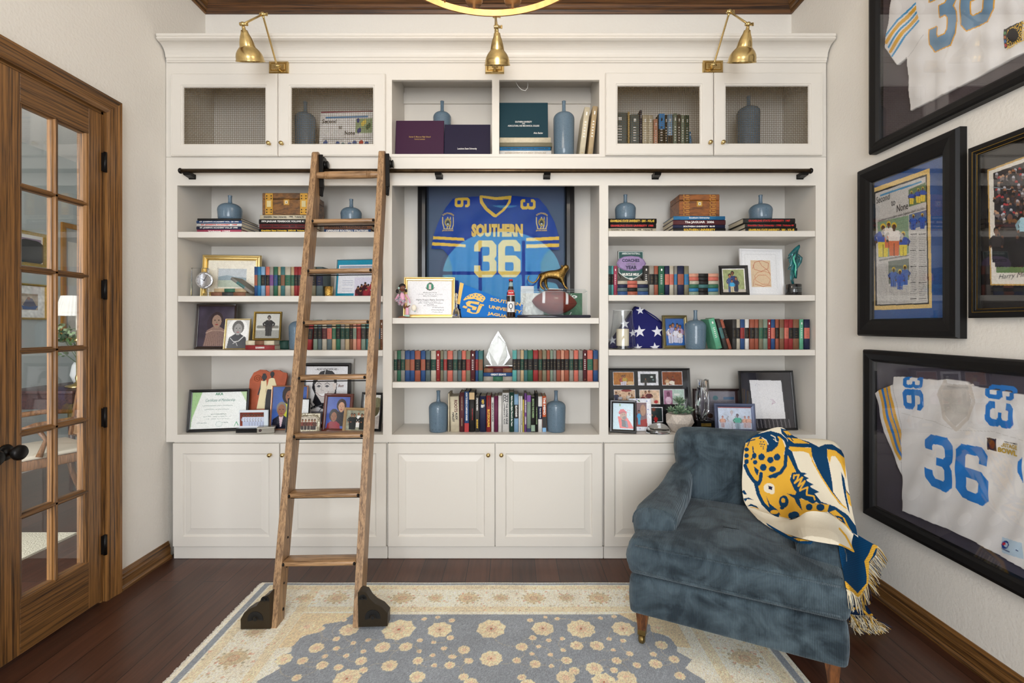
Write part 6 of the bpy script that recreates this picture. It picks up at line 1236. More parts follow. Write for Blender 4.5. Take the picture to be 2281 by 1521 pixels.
rs = []
for x_, y_, w_, d_ in cl:
    a = q8((x_, y_)); cx_ = (a[0]-1767)*k; zz = (657.5-a[1])*k; w2 = w_/4.387*k; d2 = d_/4.387*k; tw = (y_-900)*.004
    rs.append([(cx_+w2*math.cos(b_)*math.cos(tw)-d2*math.sin(b_)*math.sin(tw), w2*math.cos(b_)*math.sin(tw)+d2*math.sin(b_)*math.cos(tw), zz) for b_ in np.linspace(0, 2*PI, 17)[:-1]])
mb.rings(rs, TG, smooth=True)
def blob(pts, y0, y1, m):
    P_ = [((q8(p)[0]-1767)*k, (657.5-q8(p)[1])*k) for p in pts]; mb.prism(P_, y0, y1, m, 'xz')
mb.tube([((q8(p)[0]-1767)*k, -.004, (657.5-q8(p)[1])*k) for p in ((1855, 860), (1880, 835), (1915, 800), (1900, 870), (1890, 920), (1860, 965), (1900, 960), (1925, 1000))], [.001, .007, .010, .008, .009, .002, .006, .006], TG, 8)
mb.tube([((q8(p)[0]-1767)*k, .002, (657.5-q8(p)[1])*k) for p in ((1935, 800), (1970, 830), (1995, 850), (1985, 890), (1950, 950), (1945, 1050))], [.006, .010, .010, .010, .008, .006], TG, 8)
mb.build('flame', t)
mb = MB(); mb.tube([((q8(p)[0]-1767)*k, -.015, (657.5-q8(p)[1])*k) for p in ((1925, 815), (1905, 850), (1912, 890), (1928, 930), (1922, 990), (1925, 1040))], [.0015, .004, .005, .004, .004, .001], M('mint_art_glass', (70, 190, 160), .15, coat=.6), 8); mb.build('inner_ribbon', t)
# ---- third shelf: flag, hurricane, frame
z3 = ZSH['R3']
t = thing('folded_flag', 'triangular folded blue flag with white stars behind the glass', 'flag', (0, D+.19, z3+.0006)); Y = D+.19; k = Y/F
FN = M('flag_navy', (18, 20, 96), .8, bump=(350, .4, .0006)); STW = M('flag_star', (236, 236, 244), .7)
def f9(p): a = q9(p); v = W(a[0], a[1], Y); return (v.x, max(v.z-z3, 0))
tri = [f9(p) for p in ((108, 520), (110, 480), (380, 98), (420, 108), (636, 260), (636, 520))]; cxm = sum(p[0] for p in tri)/6; czm = .06
mb = MB(); mb.rings([[(cxm+(x-cxm)*s_, yy, max(czm+(z_-czm)*s_, 0)) for x, z_ in tri] for s_, yy in ((.94, -.012), (.985, -.006), (1, .01), (1, .05), (.97, .06))], FN, smooth=False)
mb.build('cloth', t)
mb = MB(); mb.tube([(*[f9((450, 130))[0]], -.012, f9((450, 130))[1]), (f9((560, 200))[0], -.013, f9((560, 200))[1]), (f9((636, 262))[0], -.008, f9((636, 262))[1])], .004, FN, 8); mb.build('fold', t)
def star(cx_, cy_, r, rot=0, clip=None):
    P_ = []
    for i in range(10): a = rot+PI/2+i*PI/5; rr = r if i % 2 == 0 else r*.4; x_, z_ = f9((cx_, cy_)); P_.append((x_+rr*math.cos(a), max(z_+rr*math.sin(a), .0008)))
    mb = MB(); mb.prism(P_, -.0142, -.0128, STW, 'xz'); mb.build('star', t)
for x_, y_, r in ((410, 345, 62), (582, 345, 58), (265, 270, 50), (345, 360, 40), (415, 140, 42), (560, 500, 50), (395, 505, 45), (145, 430, 45)): star(x_, y_, r/4.387*k, .1)
t = thing('hurricane_lantern', 'clear glass hurricane with a cream pillar candle before the flag', 'candle holder', (wx(1387, D+.09), D+.09, z3+.0006)); Y = D+.09; k = Y/F
mb = MB(); mb.lathe([(.001, 0), (22*k, 0), (23*k, .004), (12*k, .007), (10*k, 6*k), (17*k, 7*k), (.001, 7*k)], M('dark_glass_base', (40, 38, 40), .1, coat=.5), 28); mb.build('base', t)
mb = MB(); mb.lathe([(13.5*k, 7.2*k), (13.8*k, 8*k), (13.8*k, 44*k), (12.5*k, 45*k), (.001, 43.5*k)], M('cream_wax', (226, 216, 192), .6), 28); mb.build('candle', t)
mb = MB(); mb.lathe([(30*k, .003), (29*k, 20*k), (23*k, 60*k), (21*k, 86*k)], pane_mat('thin_glass', (.93, .94, .94), 1.4), 36, cap=False); mb.lathe([(21.3*k, 85.4*k), (21.3*k, 86*k), (20.7*k, 86*k), (20.7*k, 85.4*k)], M('glass_rim', (220, 222, 222), .1), 36, cap=False); mb.build('glass_shade', t)
def p_blue(c):
    c.blotch(.3, .15)
    for x, y, h_, cl_ in ((1495, 723, 42, (224, 220, 224)), (1501, 719, 44, (150, 150, 190)), (1511, 720, 44, (90, 110, 170)), (1517, 723, 40, (180, 150, 180)), (1507, 728, 36, (214, 214, 226)), (1516, 735, 30, (226, 222, 226))): c.person(x, y, h_, SK1, cl_, (30, 24, 30), (190, 190, 210), .42)
framed('framed_photo', 'silver-gold framed family photo on blue, left of tall vase', 'picture', 1477, 703, 1533, 777, z3, D+.12, .02, M('champagne_frame', (176, 166, 128), .3, .9), p_blue, (40, 90, 160), 2, 8, prof=[(0, 0), (0, -.01), (.2, -.015), (.35, -.01), (.5, -.014), (.7, -.012), (1, -.006), (1, -.003)])
# ---- bottom shelf
z4 = ZSH['R4']
def p_coll(c): pass
col = framed('collage_frame', 'large black collage frame of eight small family photos', 'picture', 1356, 821, 1541, 947, z4, D+.2, .012, BLACKF, lambda c: None, (14, 14, 20), 0, 7, easel=False)
k = (D+.2)/F; w = (1541-1356)*k; h = (wz(821, D+.22)-z4)/math.cos(math.radians(7)); sy = h/(947-821)
def mini(x0, y0, x1, y1, bg, fn, bd=1.2, white=True, ):
    P, c = gridpic((x1-x0)*k, (y1-y0)*sy, int((x1-x0)*1.6), int((y1-y0)*1.6), x0, y0, x1, y1, (226, 226, 232)); c.rect(x0+bd, y0+bd, x1-bd, y1-bd, bg) if white else c.rect(x0, y0, x1, y1, bg); fn(c); c.grain(.05, 3)
    P[..., 0] += ((x0+x1)/2-1448.5)*k; P[..., 2] += (947-y1)*sy; P[..., 1] -= .0052; mb = MB(); mb.T = Matrix.Rotation(-math.radians(7), 4, 'X'); mb.grid(P, PRINT, c.c, False); mb.build('photo', col)
def two(a, b, sk=SK1): return lambda c: (c.blotch(.4, .25), [c.person(x, y, hh, sk, cc, (40, 24, 20), lg, .5) for x, y, hh, cc, lg in a], [c.ell(*e, cc) for e, cc in b])
mini(1368, 829, 1415, 858, (176, 112, 44), two([(1389, 836, 26, (190, 70, 70), (220, 210, 220)), (1394, 835, 26, (196, 160, 70), (214, 204, 214))], [((1407, 853, 9, 4), (216, 180, 130))]))
mini(1424, 828, 1470, 858, (24, 34, 36), two([(1441, 842, 18, (60, 60, 56), (50, 50, 48))], [((1455, 840, 3, 2), (200, 210, 205)), ((1458, 846, 2, 1.5), (120, 150, 150))]), bd=5.5)
mini(1478, 828, 1524, 858, (134, 66, 24), two([(1490, 840, 22, (210, 170, 130), (226, 210, 190)), (1503, 839, 18, (110, 40, 30), (226, 216, 200))], [((1500, 852, 6, 4), (232, 222, 206))]))
mini(1369, 867, 1417, 892, (210, 176, 146), two([(1374, 871, 26, (44, 48, 80), (44, 48, 80)), (1383, 877, 20, (190, 190, 200), (50, 54, 84)), (1403, 873, 26, (232, 222, 212), (220, 210, 200)), (1409, 877, 22, (190, 140, 90), (180, 130, 90))], [((1397, 869, 12, 2.6), (140, 50, 46))]))
mini(1426, 867, 1472, 898, (214, 184, 156), two([(1440, 869, 30, (204, 150, 130), (210, 200, 196)), (1448, 868, 30, (96, 24, 34), (110, 30, 40)), (1434, 877, 22, (130, 26, 36), (190, 40, 50)), (1454, 880, 20, (228, 214, 206), (226, 210, 200))], [((1463, 893, 4.5, 3.5), (176, 26, 34))]))
mini(1480, 866, 1527, 898, (176, 200, 190), lambda c: (c.rect(1481, 868, 1500, 898, (160, 108, 140)), c.ell(1491, 877, 4, 6, (110, 60, 90)), c.ell(1491, 890, 7, 8, (210, 180, 200)), c.rect(1504, 875, 1516, 880, (226, 230, 226)), c.blotch(.4, .15)))
mini(1447, 904, 1477, 936, (30, 44, 46), two([(1453, 918, 20, (24, 24, 34), (24, 24, 34)), (1461, 921, 18, (186, 30, 34), (186, 30, 34))], [((1457, 909, 4, 4), (110, 50, 30))]), bd=1.5)
mini(1369, 902, 1417, 934, (150, 120, 90), two([(1380, 905, 26, (100, 60, 50), (80, 50, 50))], []))
def p_hat(c):
    Q = lambda pts: [qA(p) for p in pts]; c.poly(Q([(320, 1040), (480, 1040), (560, 1150), (620, 1260), (360, 1260)]), (204, 48, 26)); c.poly(Q([(390, 1090), (470, 1110), (500, 1250), (400, 1225)]), (30, 26, 28)); c.poly(Q([(460, 1120), (490, 1110), (520, 1240), (480, 1240)]), (90, 96, 120))
    c.ell(*qA((425, 1020)), 7.5, 9, (160, 116, 92)); c.ell(*qA((445, 1065)), 4.5, 3.6, (90, 80, 76)); c.poly(Q([(335, 960), (370, 900), (430, 895), (490, 950), (485, 985), (430, 960), (345, 1000)]), (190, 34, 50)); c.line(Q([(345, 985), (400, 955), (480, 960)]), 1.4, (120, 20, 30)); c.ell(*qA((360, 820)), 1.6, 3, (110, 150, 90))
    for x_, y_ in ((410, 1005), (445, 998)): c.ell(*qA((x_, y_)), .9, .6, (40, 24, 20))
    for i in range(10): c.ell(*qA((470+(i*37) % 110, 900+(i*53) % 200)), .8, .8, (214, 60, 70))
framed('framed_portrait', 'black framed portrait of a person in red hat', 'picture', 1360, 893, 1416, 963, z4, D+.05, .018, M('black_bevel_frame', (22, 22, 24), .3, coat=.2), p_hat, (176, 204, 216), -14, 12, dep=.02)
def p_church(c):
    Q = lambda pts: [qA(p) for p in pts]; c.rect(*qA((575, 760)), *qA((890, 1200)), (130, 104, 108)); c.poly(Q([(600, 1130), (700, 1100), (890, 1050), (895, 1190), (660, 1190)]), (156, 50, 50)); c.ell(*qA((820, 900)), 6, 12, (176, 140, 120)); c.rect(*qA((640, 960)), *qA((720, 1110)), (124, 38, 50)); c.person(qA((740, 0))[0], qA((0, 895))[1], 30, SK1, (60, 160, 214), (30, 22, 22), (70, 170, 214), .3); c.blotch(.5, .12)
    rs_ = np.random.RandomState(2)
    for i in range(26):
        x_ = rs_.uniform(500, 970); y_ = rs_.uniform(690, 1260)
        if not (570 < x_ < 885 and 750 < y_ < 1195): c.ell(*qA((x_, y_)), 1.8, 1.3, [(150, 160, 210), (70, 110, 40), (190, 190, 220)][i % 3])
framed('framed_photo', 'white flower-bordered framed photo beside the red hat portrait', 'picture', 1402, 888, 1451, 955, z4, D+.1, .002, M('white_frame'), p_church, (228, 230, 238), -3, 9, res=1.8)
mb = MB(); Y = D+.035; R_ = 27.5*Y/F; mb.lathe([(.001, 0)]+[(R_*math.cos(a), R_*.78*math.sin(a)+.002) for a in np.linspace(0, PI/2-.05, 12)]+[(.001, R_*.78+.002)], CRY, 40, sy=.7)
for a in range(0): pass
tag(mb.build('glass_paperweight', None, (wx(1467.5, Y), Y+.012, z4+.0006)), 'clear domed glass paperweight in front of the black collage frame', 'paperweight')
# succulent
t = thing('potted_succulent', 'grey-green succulent in a speckled faceted white pot', 'plant', (wx(1513.5, D+.075), D+.075, z4+.0006)); Y = D+.075; k = Y/F
n = 7; spm = M('speckled_ceramic', (196, 186, 176), .65, bump=(160, .6, .002), var=(140, .14)); rs = []
for r_, z_, o_ in ((17, 0, 0), (31.5, 22, .45), (29, 38, 0), (26.5, 41, 0)): rs.append([(r_*k*math.cos(2*PI*(i+o_)/n-PI/2), r_*k*math.sin(2*PI*(i+o_)/n-PI/2)*.9, z_*k) for i in range(n)])
v = [p for r_ in rs for p in r_]; f = []
for a in range(3):
    for i in range(n):
        j = (i+1) % n
        if a == 0: f += [(i, j, n+i), (j, n+j, n+i)]
        elif a == 1: f += [(n+i, n+j, 2*n+j), (n+i, 2*n+j, 2*n+i)]
        else: f += [(a*n+i, a*n+j, (a+1)*n+j, (a+1)*n+i)]
f += [tuple(range(n-1, -1, -1)), tuple(range(3*n, 4*n))]; mb = MB(); mb.add(v, f, spm); mb.build('pot', t)
rs_ = np.random.RandomState(11); gm = [M('succulent_leaf', (112, 140, 116), .5), M('succulent_leaf_dark', (78, 108, 84), .5), M('succulent_leaf_pale', (142, 164, 134), .5)]
for ci, (cx_, cy_, cz_, R_, nn) in enumerate(((0, 0, 66, 17, 46), (-3, -16, 50, 17, 40), (-20, -6, 48, 13, 30), (21, -5, 49, 13, 30), (14, -14, 44, 10, 22), (-14, -15, 43, 9, 20))):
    mb = MB(); c0 = Vector((cx_*k, cy_*k*.8, cz_*k)); ax = Vector((cx_*.016, cy_*.016-.35, 1)).normalized(); rot = ax.to_track_quat('Z', 'Y').to_matrix()
    for i in range(nn):
        u = i/nn; az = i*2.399; el = .15+1.25*(1-u); L_ = R_*k*(.35+.75*u); dirn = rot@Vector((math.cos(az)*math.cos(el), math.sin(az)*math.cos(el), math.sin(el))); side = dirn.cross(rot@Vector((0, 0, 1))); side = side.normalized() if side.length > .01 else Vector((1, 0, 0)); nrm = side.cross(dirn); wl = L_*.2
        p = [c0, c0+dirn*L_*.55+side*wl, c0+dirn*L_+nrm*L_*.12, c0+dirn*L_*.55-side*wl, c0+dirn*L_*.5-nrm*wl*.6]
        mb.add([tuple(q) for q in p], [(0, 1, 2), (0, 2, 3), (0, 4, 1), (1, 4, 2), (2, 4, 3), (3, 4, 0)], gm[(i+ci) % 3])
    mb.build('rosette', t)
mb = MB(); mb.tube([(0, 0, 38*k), (0, 0, 66*k)], .006, gm[1], 6); mb.tube([(0, 0, 36*k), (-.03, -.02, 48*k)], .005, gm[1], 6); mb.tube([(0, 0, 36*k), (.04, -.01, 48*k)], .005, gm[1], 6); mb.build('stem', t)
# crystal trophy
t = thing('crystal_trophy', 'tall twisted crystal trophy on a black plinth beside succulent', 'award', (wx(1566, D+.1), D+.1, z4+.0006), 0); Y = D+.1; k = Y/F
BP = M('black_plinth', (18, 17, 18), .15, coat=.5); mb = MB(); mb.rings([[(-24*k, -20*k, 0), (24*k, -20*k, 0), (24*k, 20*k, 0), (-24*k, 20*k, 0)], [(-24*k, -20*k, 4*k), (24*k, -20*k, 4*k), (24*k, 20*k, 4*k), (-24*k, 20*k, 4*k)], [(-19*k, -15*k, 9*k), (19*k, -15*k, 9*k), (19*k, 15*k, 9*k), (-19*k, 15*k, 9*k)], [(-19*k, -15*k, 25*k), (19*k, -15*k, 25*k), (19*k, 15*k, 25*k), (-19*k, 15*k, 25*k)]], BP); mb.build('plinth', t)
mb = MB(); mb.box(-10*k, 12*k, -15.6*k, -15*k, 13*k, 20*k, GOLD); mb.build('name_plate', t)
def qa2(p): a = qA(p); return (a[0]-1566)*k, (953-a[1])*k
for sd, pl_ in ((0, [(1880, 250), (1960, 250), (1975, 400), (1930, 640), (1900, 760), (1905, 930), (1950, 1040), (1880, 1040), (1850, 760), (1860, 600), (1885, 400)]), (1, [(2000, 270), (2080, 250), (2095, 400), (2110, 640), (2095, 850), (2010, 1040), (1960, 1040), (2030, 860), (2060, 700), (2020, 520), (1985, 400)])):
    P_ = [qa2(p) for p in pl_]; cx_ = sum(p[0] for p in P_)/len(P_); mb = MB(); mb.rings([[(cx_+(x-cx_)*s_, yy*k, z_) for x, z_ in P_] for s_, yy in ((.45, -9), (1, -3), (1, 5), (.5, 9))], CRY); mb.build('crystal_wing', t)
mb = MB(); P_ = [qa2(p) for p in ((1890, 400), (1975, 400), (1950, 520), (1925, 660), (1900, 560))]; mb.prism(P_, -1*k, 2*k, M('smoky_crystal', (40, 38, 44), .05, coat=.6), 'xz'); mb.build('crystal_core', t)
def p_plq(c):
    c.rect(1560, 872, 1640, 936, (112, 108, 118)); c.ell(1596, 885, 6, 4.5, (30, 90, 100)); c.ell(1583, 921, 6, 5, (60, 40, 32)); c.rect(1614, 883, 1638, 888, (60, 90, 120))
    for i in range(6): c.scribble(1566, 1636, 893+i*4, .6, (70, 68, 78), 30, .4)
framed('award_plaque', 'dark wood plaque with grey plate behind the crystal trophy', 'plaque', 1546, 866, 1651, 945, z4, D+.19, .012, M('dark_plaque_wood', (44, 28, 26), .35), p_plq, (60, 44, 44), 0, 6, easel=False)
def p_blu(c):
    c.blotch(.25, .12); c.rect(1600, 906, 1680, 909, (150, 60, 60)); c.person(1632, 914, 42, (190, 180, 190), (206, 214, 230), (180, 170, 170), (200, 206, 224), .5); c.person(1644, 921, 36, (120, 110, 120), (90, 180, 160), (90, 80, 90), (150, 170, 190), .5)
    for x in (1612, 1660, 1668): c.person(x, 926, 26, (190, 140, 130), (220, 170, 150), (150, 110, 110), (200, 180, 190), .5)
framed('framed_photo', 'slate blue framed faded photo in front of large black frame', 'picture', 1594, 899, 1682, 963, z4, D+.05, .022, M('slate_blue_frame', (78, 86, 112), .3, .3), p_blu, (196, 208, 228), -5, 9)
def p_sig(c):
    c.poly([(1676, 848), (1750, 850), (1753, 937), (1680, 936)], (238, 238, 242)); c.line([(1688, 862), (1692, 856), (1700, 860)], .6, (170, 160, 180)); c.line([(1722, 892), (1728, 898), (1724, 904), (1732, 900), (1726, 892)], .8, (170, 120, 160))
    for x in np.linspace(1686, 1760, 9): c.line([(x, 939), (x+2, 958)], 2.4, (150, 146, 150), .7)
framed('framed_document', 'large black framed signed sheet behind the slate blue frame', 'picture', 1651, 827, 1777, 962, z4, D+.12, .012, M('black_bevel_frame'), p_sig, (34, 34, 44), 4, 8, glass=True, dep=.018)
# ================================================================ RUG
def rug():
    x0, x1, y0, y1 = -1.337, 1.143, .55, 2.575; nx, ny = 760, 470
    u = np.linspace(0, 1, nx); v = np.linspace(0, 1, ny)**.85; U, V = np.meshgrid(u, v); X = x0+U*(x1-x0); Y = y1-V*(y1-y0); Xp = X+.03*V*(1-U)*0
    Z = .009+.0008*np.sin(X*11)*np.sin(Y*7)
    CRM_ = (252, 243, 222); c = Cv(X, Y, CRM_); BL = (152, 158, 166); TN = (236, 214, 172)
    c.rect(x0+.02, y0, x0+.052, y1-.012, BL); c.rect(x1-.052, y0, x1-.02, y1-.012, BL); c.rect(x0+.02, y1-.026, x1-.02, y1-.004, BL)
    for a in (.062, .29): c.rect(x0+a, y0, x0+a+.045, y1-.03, TN, .55); c.rect(x1-a-.045, y0, x1-a, y1-.03, TN, .55)
    c.rect(x0+.06, y1-.065, x1-.06, y1-.035, TN, .55); c.rect(x0+.3, y1-.262, x1-.3, y1-.222, TN, .55)
    fl = [(-.985, 2.29), (.7, 2.29)]; ed = []
    # field with stepped scalloped corners
    L_ = [(-.985, 2.292), (-.93, 2.24), (-.97, 2.2), (-.9, 2.15), (-.955, 2.09), (-.93, 2.03), (-.975, 1.98), (-.93, 1.93), (-.985, 1.86), (-.94, 1.8), (-.985, 1.72), (-.94, 1.6), (-.985, 1.5), (-.94, 1.3), (-.98, 1.1), (-.94, .85)]
    c.poly(L_+[(.74, .85)]+[(-.24-x, y) for x, y in reversed(L_)], BL)
    c.poly([(-1.0, 2.3), (-.75, 2.3), (-.8, 2.235), (-.87, 2.215), (-.86, 2.16), (-.93, 2.13), (-.94, 2.06), (-1.0, 2.05)], (240, 218, 178)); c.poly([(.76, 2.3), (.5, 2.3), (.56, 2.235), (.63, 2.215), (.62, 2.16), (.69, 2.13), (.7, 2.06), (.76, 2.05)], (240, 218, 178))
    q = crop(380, 1200, 3.168); q2 = crop(1000, 1200, 2.652)
    def fw(p): Yf = (CH-.009)*F/(p[1]-CY); return (p[0]-CX)*Yf/F, Yf
    FL = [(q(a[:2]), a[2]/3.168, a[3]/3.168) for a in ((1610, 640, 120, 60), (1900, 640, 90, 40), (1495, 765, 60, 30), (1660, 762, 50, 30), (1545, 895, 60, 70), (1245, 985, 100, 45), (1740, 975, 60, 40), (1030, 768, 55, 27), (930, 860, 40, 25), (1070, 890, 45, 30), (1260, 640, 70, 35), (1170, 705, 28, 17), (1395, 712, 22, 14), (1290, 732, 22, 14), (1170, 772, 26, 13), (1360, 793, 22, 14), (1345, 860, 45, 18), (1240, 823, 24, 14), (1090, 827, 24, 14), (1185, 905, 35, 15), (890, 980, 35, 22), (1760, 717, 24, 15), (1857, 730, 20, 15), (1975, 697, 30, 18), (1930, 772, 24, 13), (1755, 795, 20, 13), (1850, 822, 22, 14), (1745, 860, 40, 18), (1995, 832, 25, 14), (2070, 780, 45, 28), (2100, 858, 32, 20), (1970, 890, 40, 24), (2070, 970, 35, 20), (1860, 893, 22, 14), (1790, 565, 22, 12), (1885, 553, 20, 11), (1985, 575, 25, 13), (1225, 573, 22, 13), (1360, 925, 35, 25), (1060, 635, 30, 14), (800, 850, 60, 45), (960, 620, 60, 30))]
    FL += [(q2(a[:2]), a[2]/2.652, a[3]/2.652) for a in ((250, 530, 90, 50), (250, 705, 70, 42), (555, 530, 70, 38), (780, 530, 88, 55), (1030, 530, 70, 40), (755, 630, 42, 24), (875, 630, 45, 24), (860, 765, 55, 55), (690, 820, 60, 35), (1050, 820, 60, 35), (430, 638, 38, 24), (90, 655, 38, 20), (15, 695, 20, 12), (120, 720, 26, 18), (400, 718, 28, 20), (85, 815, 30, 18), (430, 818, 28, 18), (495, 585, 24, 13), (590, 600, 18, 12), (530, 637, 18, 11), (490, 680, 18, 12), (600, 685, 18, 12), (675, 658, 18, 12), (670, 590, 18, 12), (510, 740, 36, 20), (605, 752, 18, 11), (695, 718, 34, 16), (740, 780, 35, 18), (945, 590, 18, 11), (1028, 600, 20, 13), (970, 655, 16, 12), (990, 718, 32, 14), (975, 775, 26, 14), (1110, 745, 26, 12), (1068, 677, 24, 13), (1208, 682, 22, 13), (1222, 738, 42, 22), (1255, 627, 40, 22), (1330, 712, 34, 18), (1365, 810, 35, 18), (1235, 525, 35, 15), (480, 480, 20, 10), (570, 462, 14, 8), (640, 472, 18, 10), (895, 468, 16, 9), (975, 458, 18, 9))]
    rs_ = np.random.RandomState(4); pts = [fw(p) for p, a, b in FL]
    for i in range(len(pts)):    # vines
        d_ = sorted(range(len(pts)), key=lambda j: (pts[i][0]-pts[j][0])**2+(pts[i][1]-pts[j][1])**2)
        for j in (d_[3],):
            (ax_, ay_), (bx_, by_) = pts[i], pts[j]; s_ = rs_.choice((-1, 1))*.25; cur = []
            for tt in np.linspace(0, 1, 9): cur.append((ax_+(bx_-ax_)*tt-s_*(by_-ay_)*math.sin(PI*tt), ay_+(by_-ay_)*tt+s_*(bx_-ax_)*math.sin(PI*tt)))
            c.line(cur, .0036, (196, 184, 160), .55)
    def flower(wx_, wy_, r, sx=1.):
        n_ = rs_.randint(7, 11); ph = rs_.rand()*6
        P_ = [(wx_+sx*r*(1 if i % 2 else .87)*math.cos(ph+i*PI/n_), wy_+r*(1 if i % 2 else .87)*math.sin(ph+i*PI/n_)) for i in range(2*n_)]; c.poly(P_, (246, 228, 192))
        for i in range(n_): a = ph+i*2*PI/n_; c.line([(wx_+sx*r*.4*math.cos(a), wy_+r*.4*math.sin(a)), (wx_+sx*r*.72*math.cos(a), wy_+r*.72*math.sin(a))], max(.003, r*.08), (230, 190, 150), .5)
        c.ell(wx_, wy_, r*.36*sx, r*.36, (240, 206, 176)); 
        if r > .045: c.ell(wx_, wy_, r*.2*sx, r*.2, (226, 206, 170)); c.ell(wx_, wy_, r*.1, r*.1, (196, 116, 92))
    for (p, a, b), (wx_, wy_) in zip(FL, pts): r = a*wy_/F; flower(wx_, wy_, r)
    for i in range(60): a, b = rs_.uniform(-.9, .68), rs_.uniform(.9, 1.86); flower(a, b, rs_.choice((.018, .03, .05)))
    # border motifs
    m_ = (c.X < 9)
    def motif(wx_, wy_, r):
        for k_, col_ in ((1, (200, 172, 122)), (.72, (222, 206, 172)), (.45, (206, 150, 118)), (.3, (224, 208, 176))): c.ell(wx_, wy_, r*k_, r*k_*.8, col_, .55)
        for i in range(12): a = i*PI/6; c.ell(wx_+r*1.15*math.cos(a), wy_+r*.95*math.sin(a), r*.13, r*.13, [(176, 150, 96), (206, 140, 108), (166, 156, 120)][i % 3], .6)
    for i, x_ in enumerate(np.arange(-1.05, .95, .165)): motif(x_, y1-.145, .05 if i % 2 else .034)
    for i, y_ in enumerate(np.arange(.8, 2.3, .17)):
        for xx in (x0+.185, x1-.185): motif(xx, y_, .055 if i % 2 else .036)
    for i in range(1500):
        x_, y_ = rs_.uniform(x0+.06, x1-.06), rs_.uniform(1.7, y1-.035)
        if x_ < x0+.33 or x_ > x1-.33 or y_ > y1-.26:
            c.ell(x_, y_, rs_.uniform(.003, .009), rs_.uniform(.003, .007), [(206, 178, 124), (220, 158, 126), (184, 174, 142), (214, 192, 150)][i % 4], .5)
    c.blotch(14, .1, 3); c.grain(.07, 4)
    mb = MB(); P = np.stack([X+.03*(Y-1.8)*0, Y, Z], -1); pm = printmat('rug_pile', .95, bump=(220, .8, .004), sheen=.25, spec=.1); mb.grid(P, pm, c.c, True, flip=True)
    side = M('rug_edge', (206, 198, 180), .95); mb.box(x0, x1, y0, y1, .0005, .0078, side); o = mb.build('rug'); return o
r_ = thing('area_rug', 'large floral rug with grey-blue field and cream border', 'rug', (0, 0, 0)); o = rug(); o.name = 'pile'; o.parent = r_
mb = MB(); rs_ = np.random.RandomState(8)
for i in range(520):
    for xx, s_ in ((-1.337, -1), (1.143, 1)):
        y_ = .6+i*.0038; mb.box(min(xx, xx+s_*rs_.uniform(.006, .014)), max(xx, xx+s_*.004), y_, y_+.0028, .001, .006, M('rug_fringe', (222, 216, 204), .95))
mb.build('selvedge_fringe', r_)
# ================================================================ ARMCHAIR
CHX, CHY, ANG = .495, 2.061, -math.atan2(.352, .699)
ca, sa = math.cos(ANG), math.sin(ANG)
def cw(u, v, z=0): return Vector((CHX+ca*u-sa*v, CHY+sa*u+ca*v, z))
def corduroy():
    m, t, b = nt('blue_corduroy'); L = t.links.new; tc = t.nodes.new('ShaderNodeTexCoord')
    n = t.nodes.new('ShaderNodeTexNoise'); n.inputs['Scale'].default_value = 8.5; n.inputs['Detail'].default_value = 6; n.inputs['Roughness'].default_value = .6; n.inputs['Distortion'].default_value = .6; L(tc.outputs['Object'], n.inputs['Vector'])
    cr = t.nodes.new('ShaderNodeValToRGB'); e = cr.color_ramp.elements; e[0].position = .39; e[0].color = list(lin((43, 56, 65)))+[1]; e[1].position = .62; e[1].color = list(lin((88, 105, 115)))+[1]
    L(n.outputs[0], cr.inputs[0])
    sp = t.nodes.new('ShaderNodeSeparateXYZ'); L(tc.outputs['Object'], sp.inputs[0])
    ml = t.nodes.new('ShaderNodeMath'); ml.operation = 'MULTIPLY'; ml.inputs[1].default_value = 2*PI/.0052; L(sp.outputs['X'], ml.inputs[0])
    sn = t.nodes.new('ShaderNodeMath'); sn.operation = 'SINE'; L(ml.outputs[0], sn.inputs[0])
    bp = t.nodes.new('ShaderNodeBump'); bp.inputs['Strength'].default_value = .8; bp.inputs['Distance'].default_value = .0013; L(sn.outputs[0], bp.inputs['Height']); L(bp.outputs[0], b.inputs['Normal'])
    mr = t.nodes.new('ShaderNodeMapRange'); L(sn.outputs[0], mr.inputs['Value']); mr.inputs['From Min'].default_value = -1; mr.inputs['To Min'].default_value = .62; mr.inputs['To Max'].default_value = 1.1
    mx = t.nodes.new('ShaderNodeMix'); mx.data_type = 'RGBA'; mx.blend_type = 'MULTIPLY'; mx.inputs['Factor'].default_value = 1; L(cr.outputs[0], mx.inputs['A']); L(mr.outputs['Result'], mx.inputs['B'])
    L(mx.outputs['Result'], b.inputs['Base Color']); b.inputs['Roughness'].default_value = .85; b.inputs['Sheen Weight'].default_value = .35; b.inputs['Sheen Roughness'].default_value = .4; b.inputs['Sheen Tint'].default_value = (.62, .7, .76, 1); b.inputs['Specular IOR Level'].default_value = .2
    return m
CORD = corduroy()
ac = thing('armchair', 'blue corduroy english roll armchair with wooden castor legs', 'armchair', (CHX, CHY, 0), ANG)
def dense(pts, step=.03):
    out = []
    for i in range(len(pts)):
        a, b = Vector((*pts[i], 0)), Vector((*pts[(i+1) % len(pts)], 0)); n_ = max(1, int((b-a).length/step))
        for k in range(n_): p = a.lerp(b, k/n_); out.append((p.x, p.y))
    return out
def rounded(pts, r, n_=5):
    out = []
    for i in range(len(pts)):
        p0, p, p1 = (Vector((*pts[j % len(pts)], 0)) for j in (i-1, i, i+1)); d0 = (p0-p); d1 = (p1-p); rr = min(r, d0.length*.45, d1.length*.45)
        a, b = p+d0.normalized()*rr, p+d1.normalized()*rr
        for k in range(n_+1): t_ = k/n_; q = a*(1-t_)**2+p*2*t_*(1-t_)+b*t_**2; out.append((q.x, q.y))
    return out
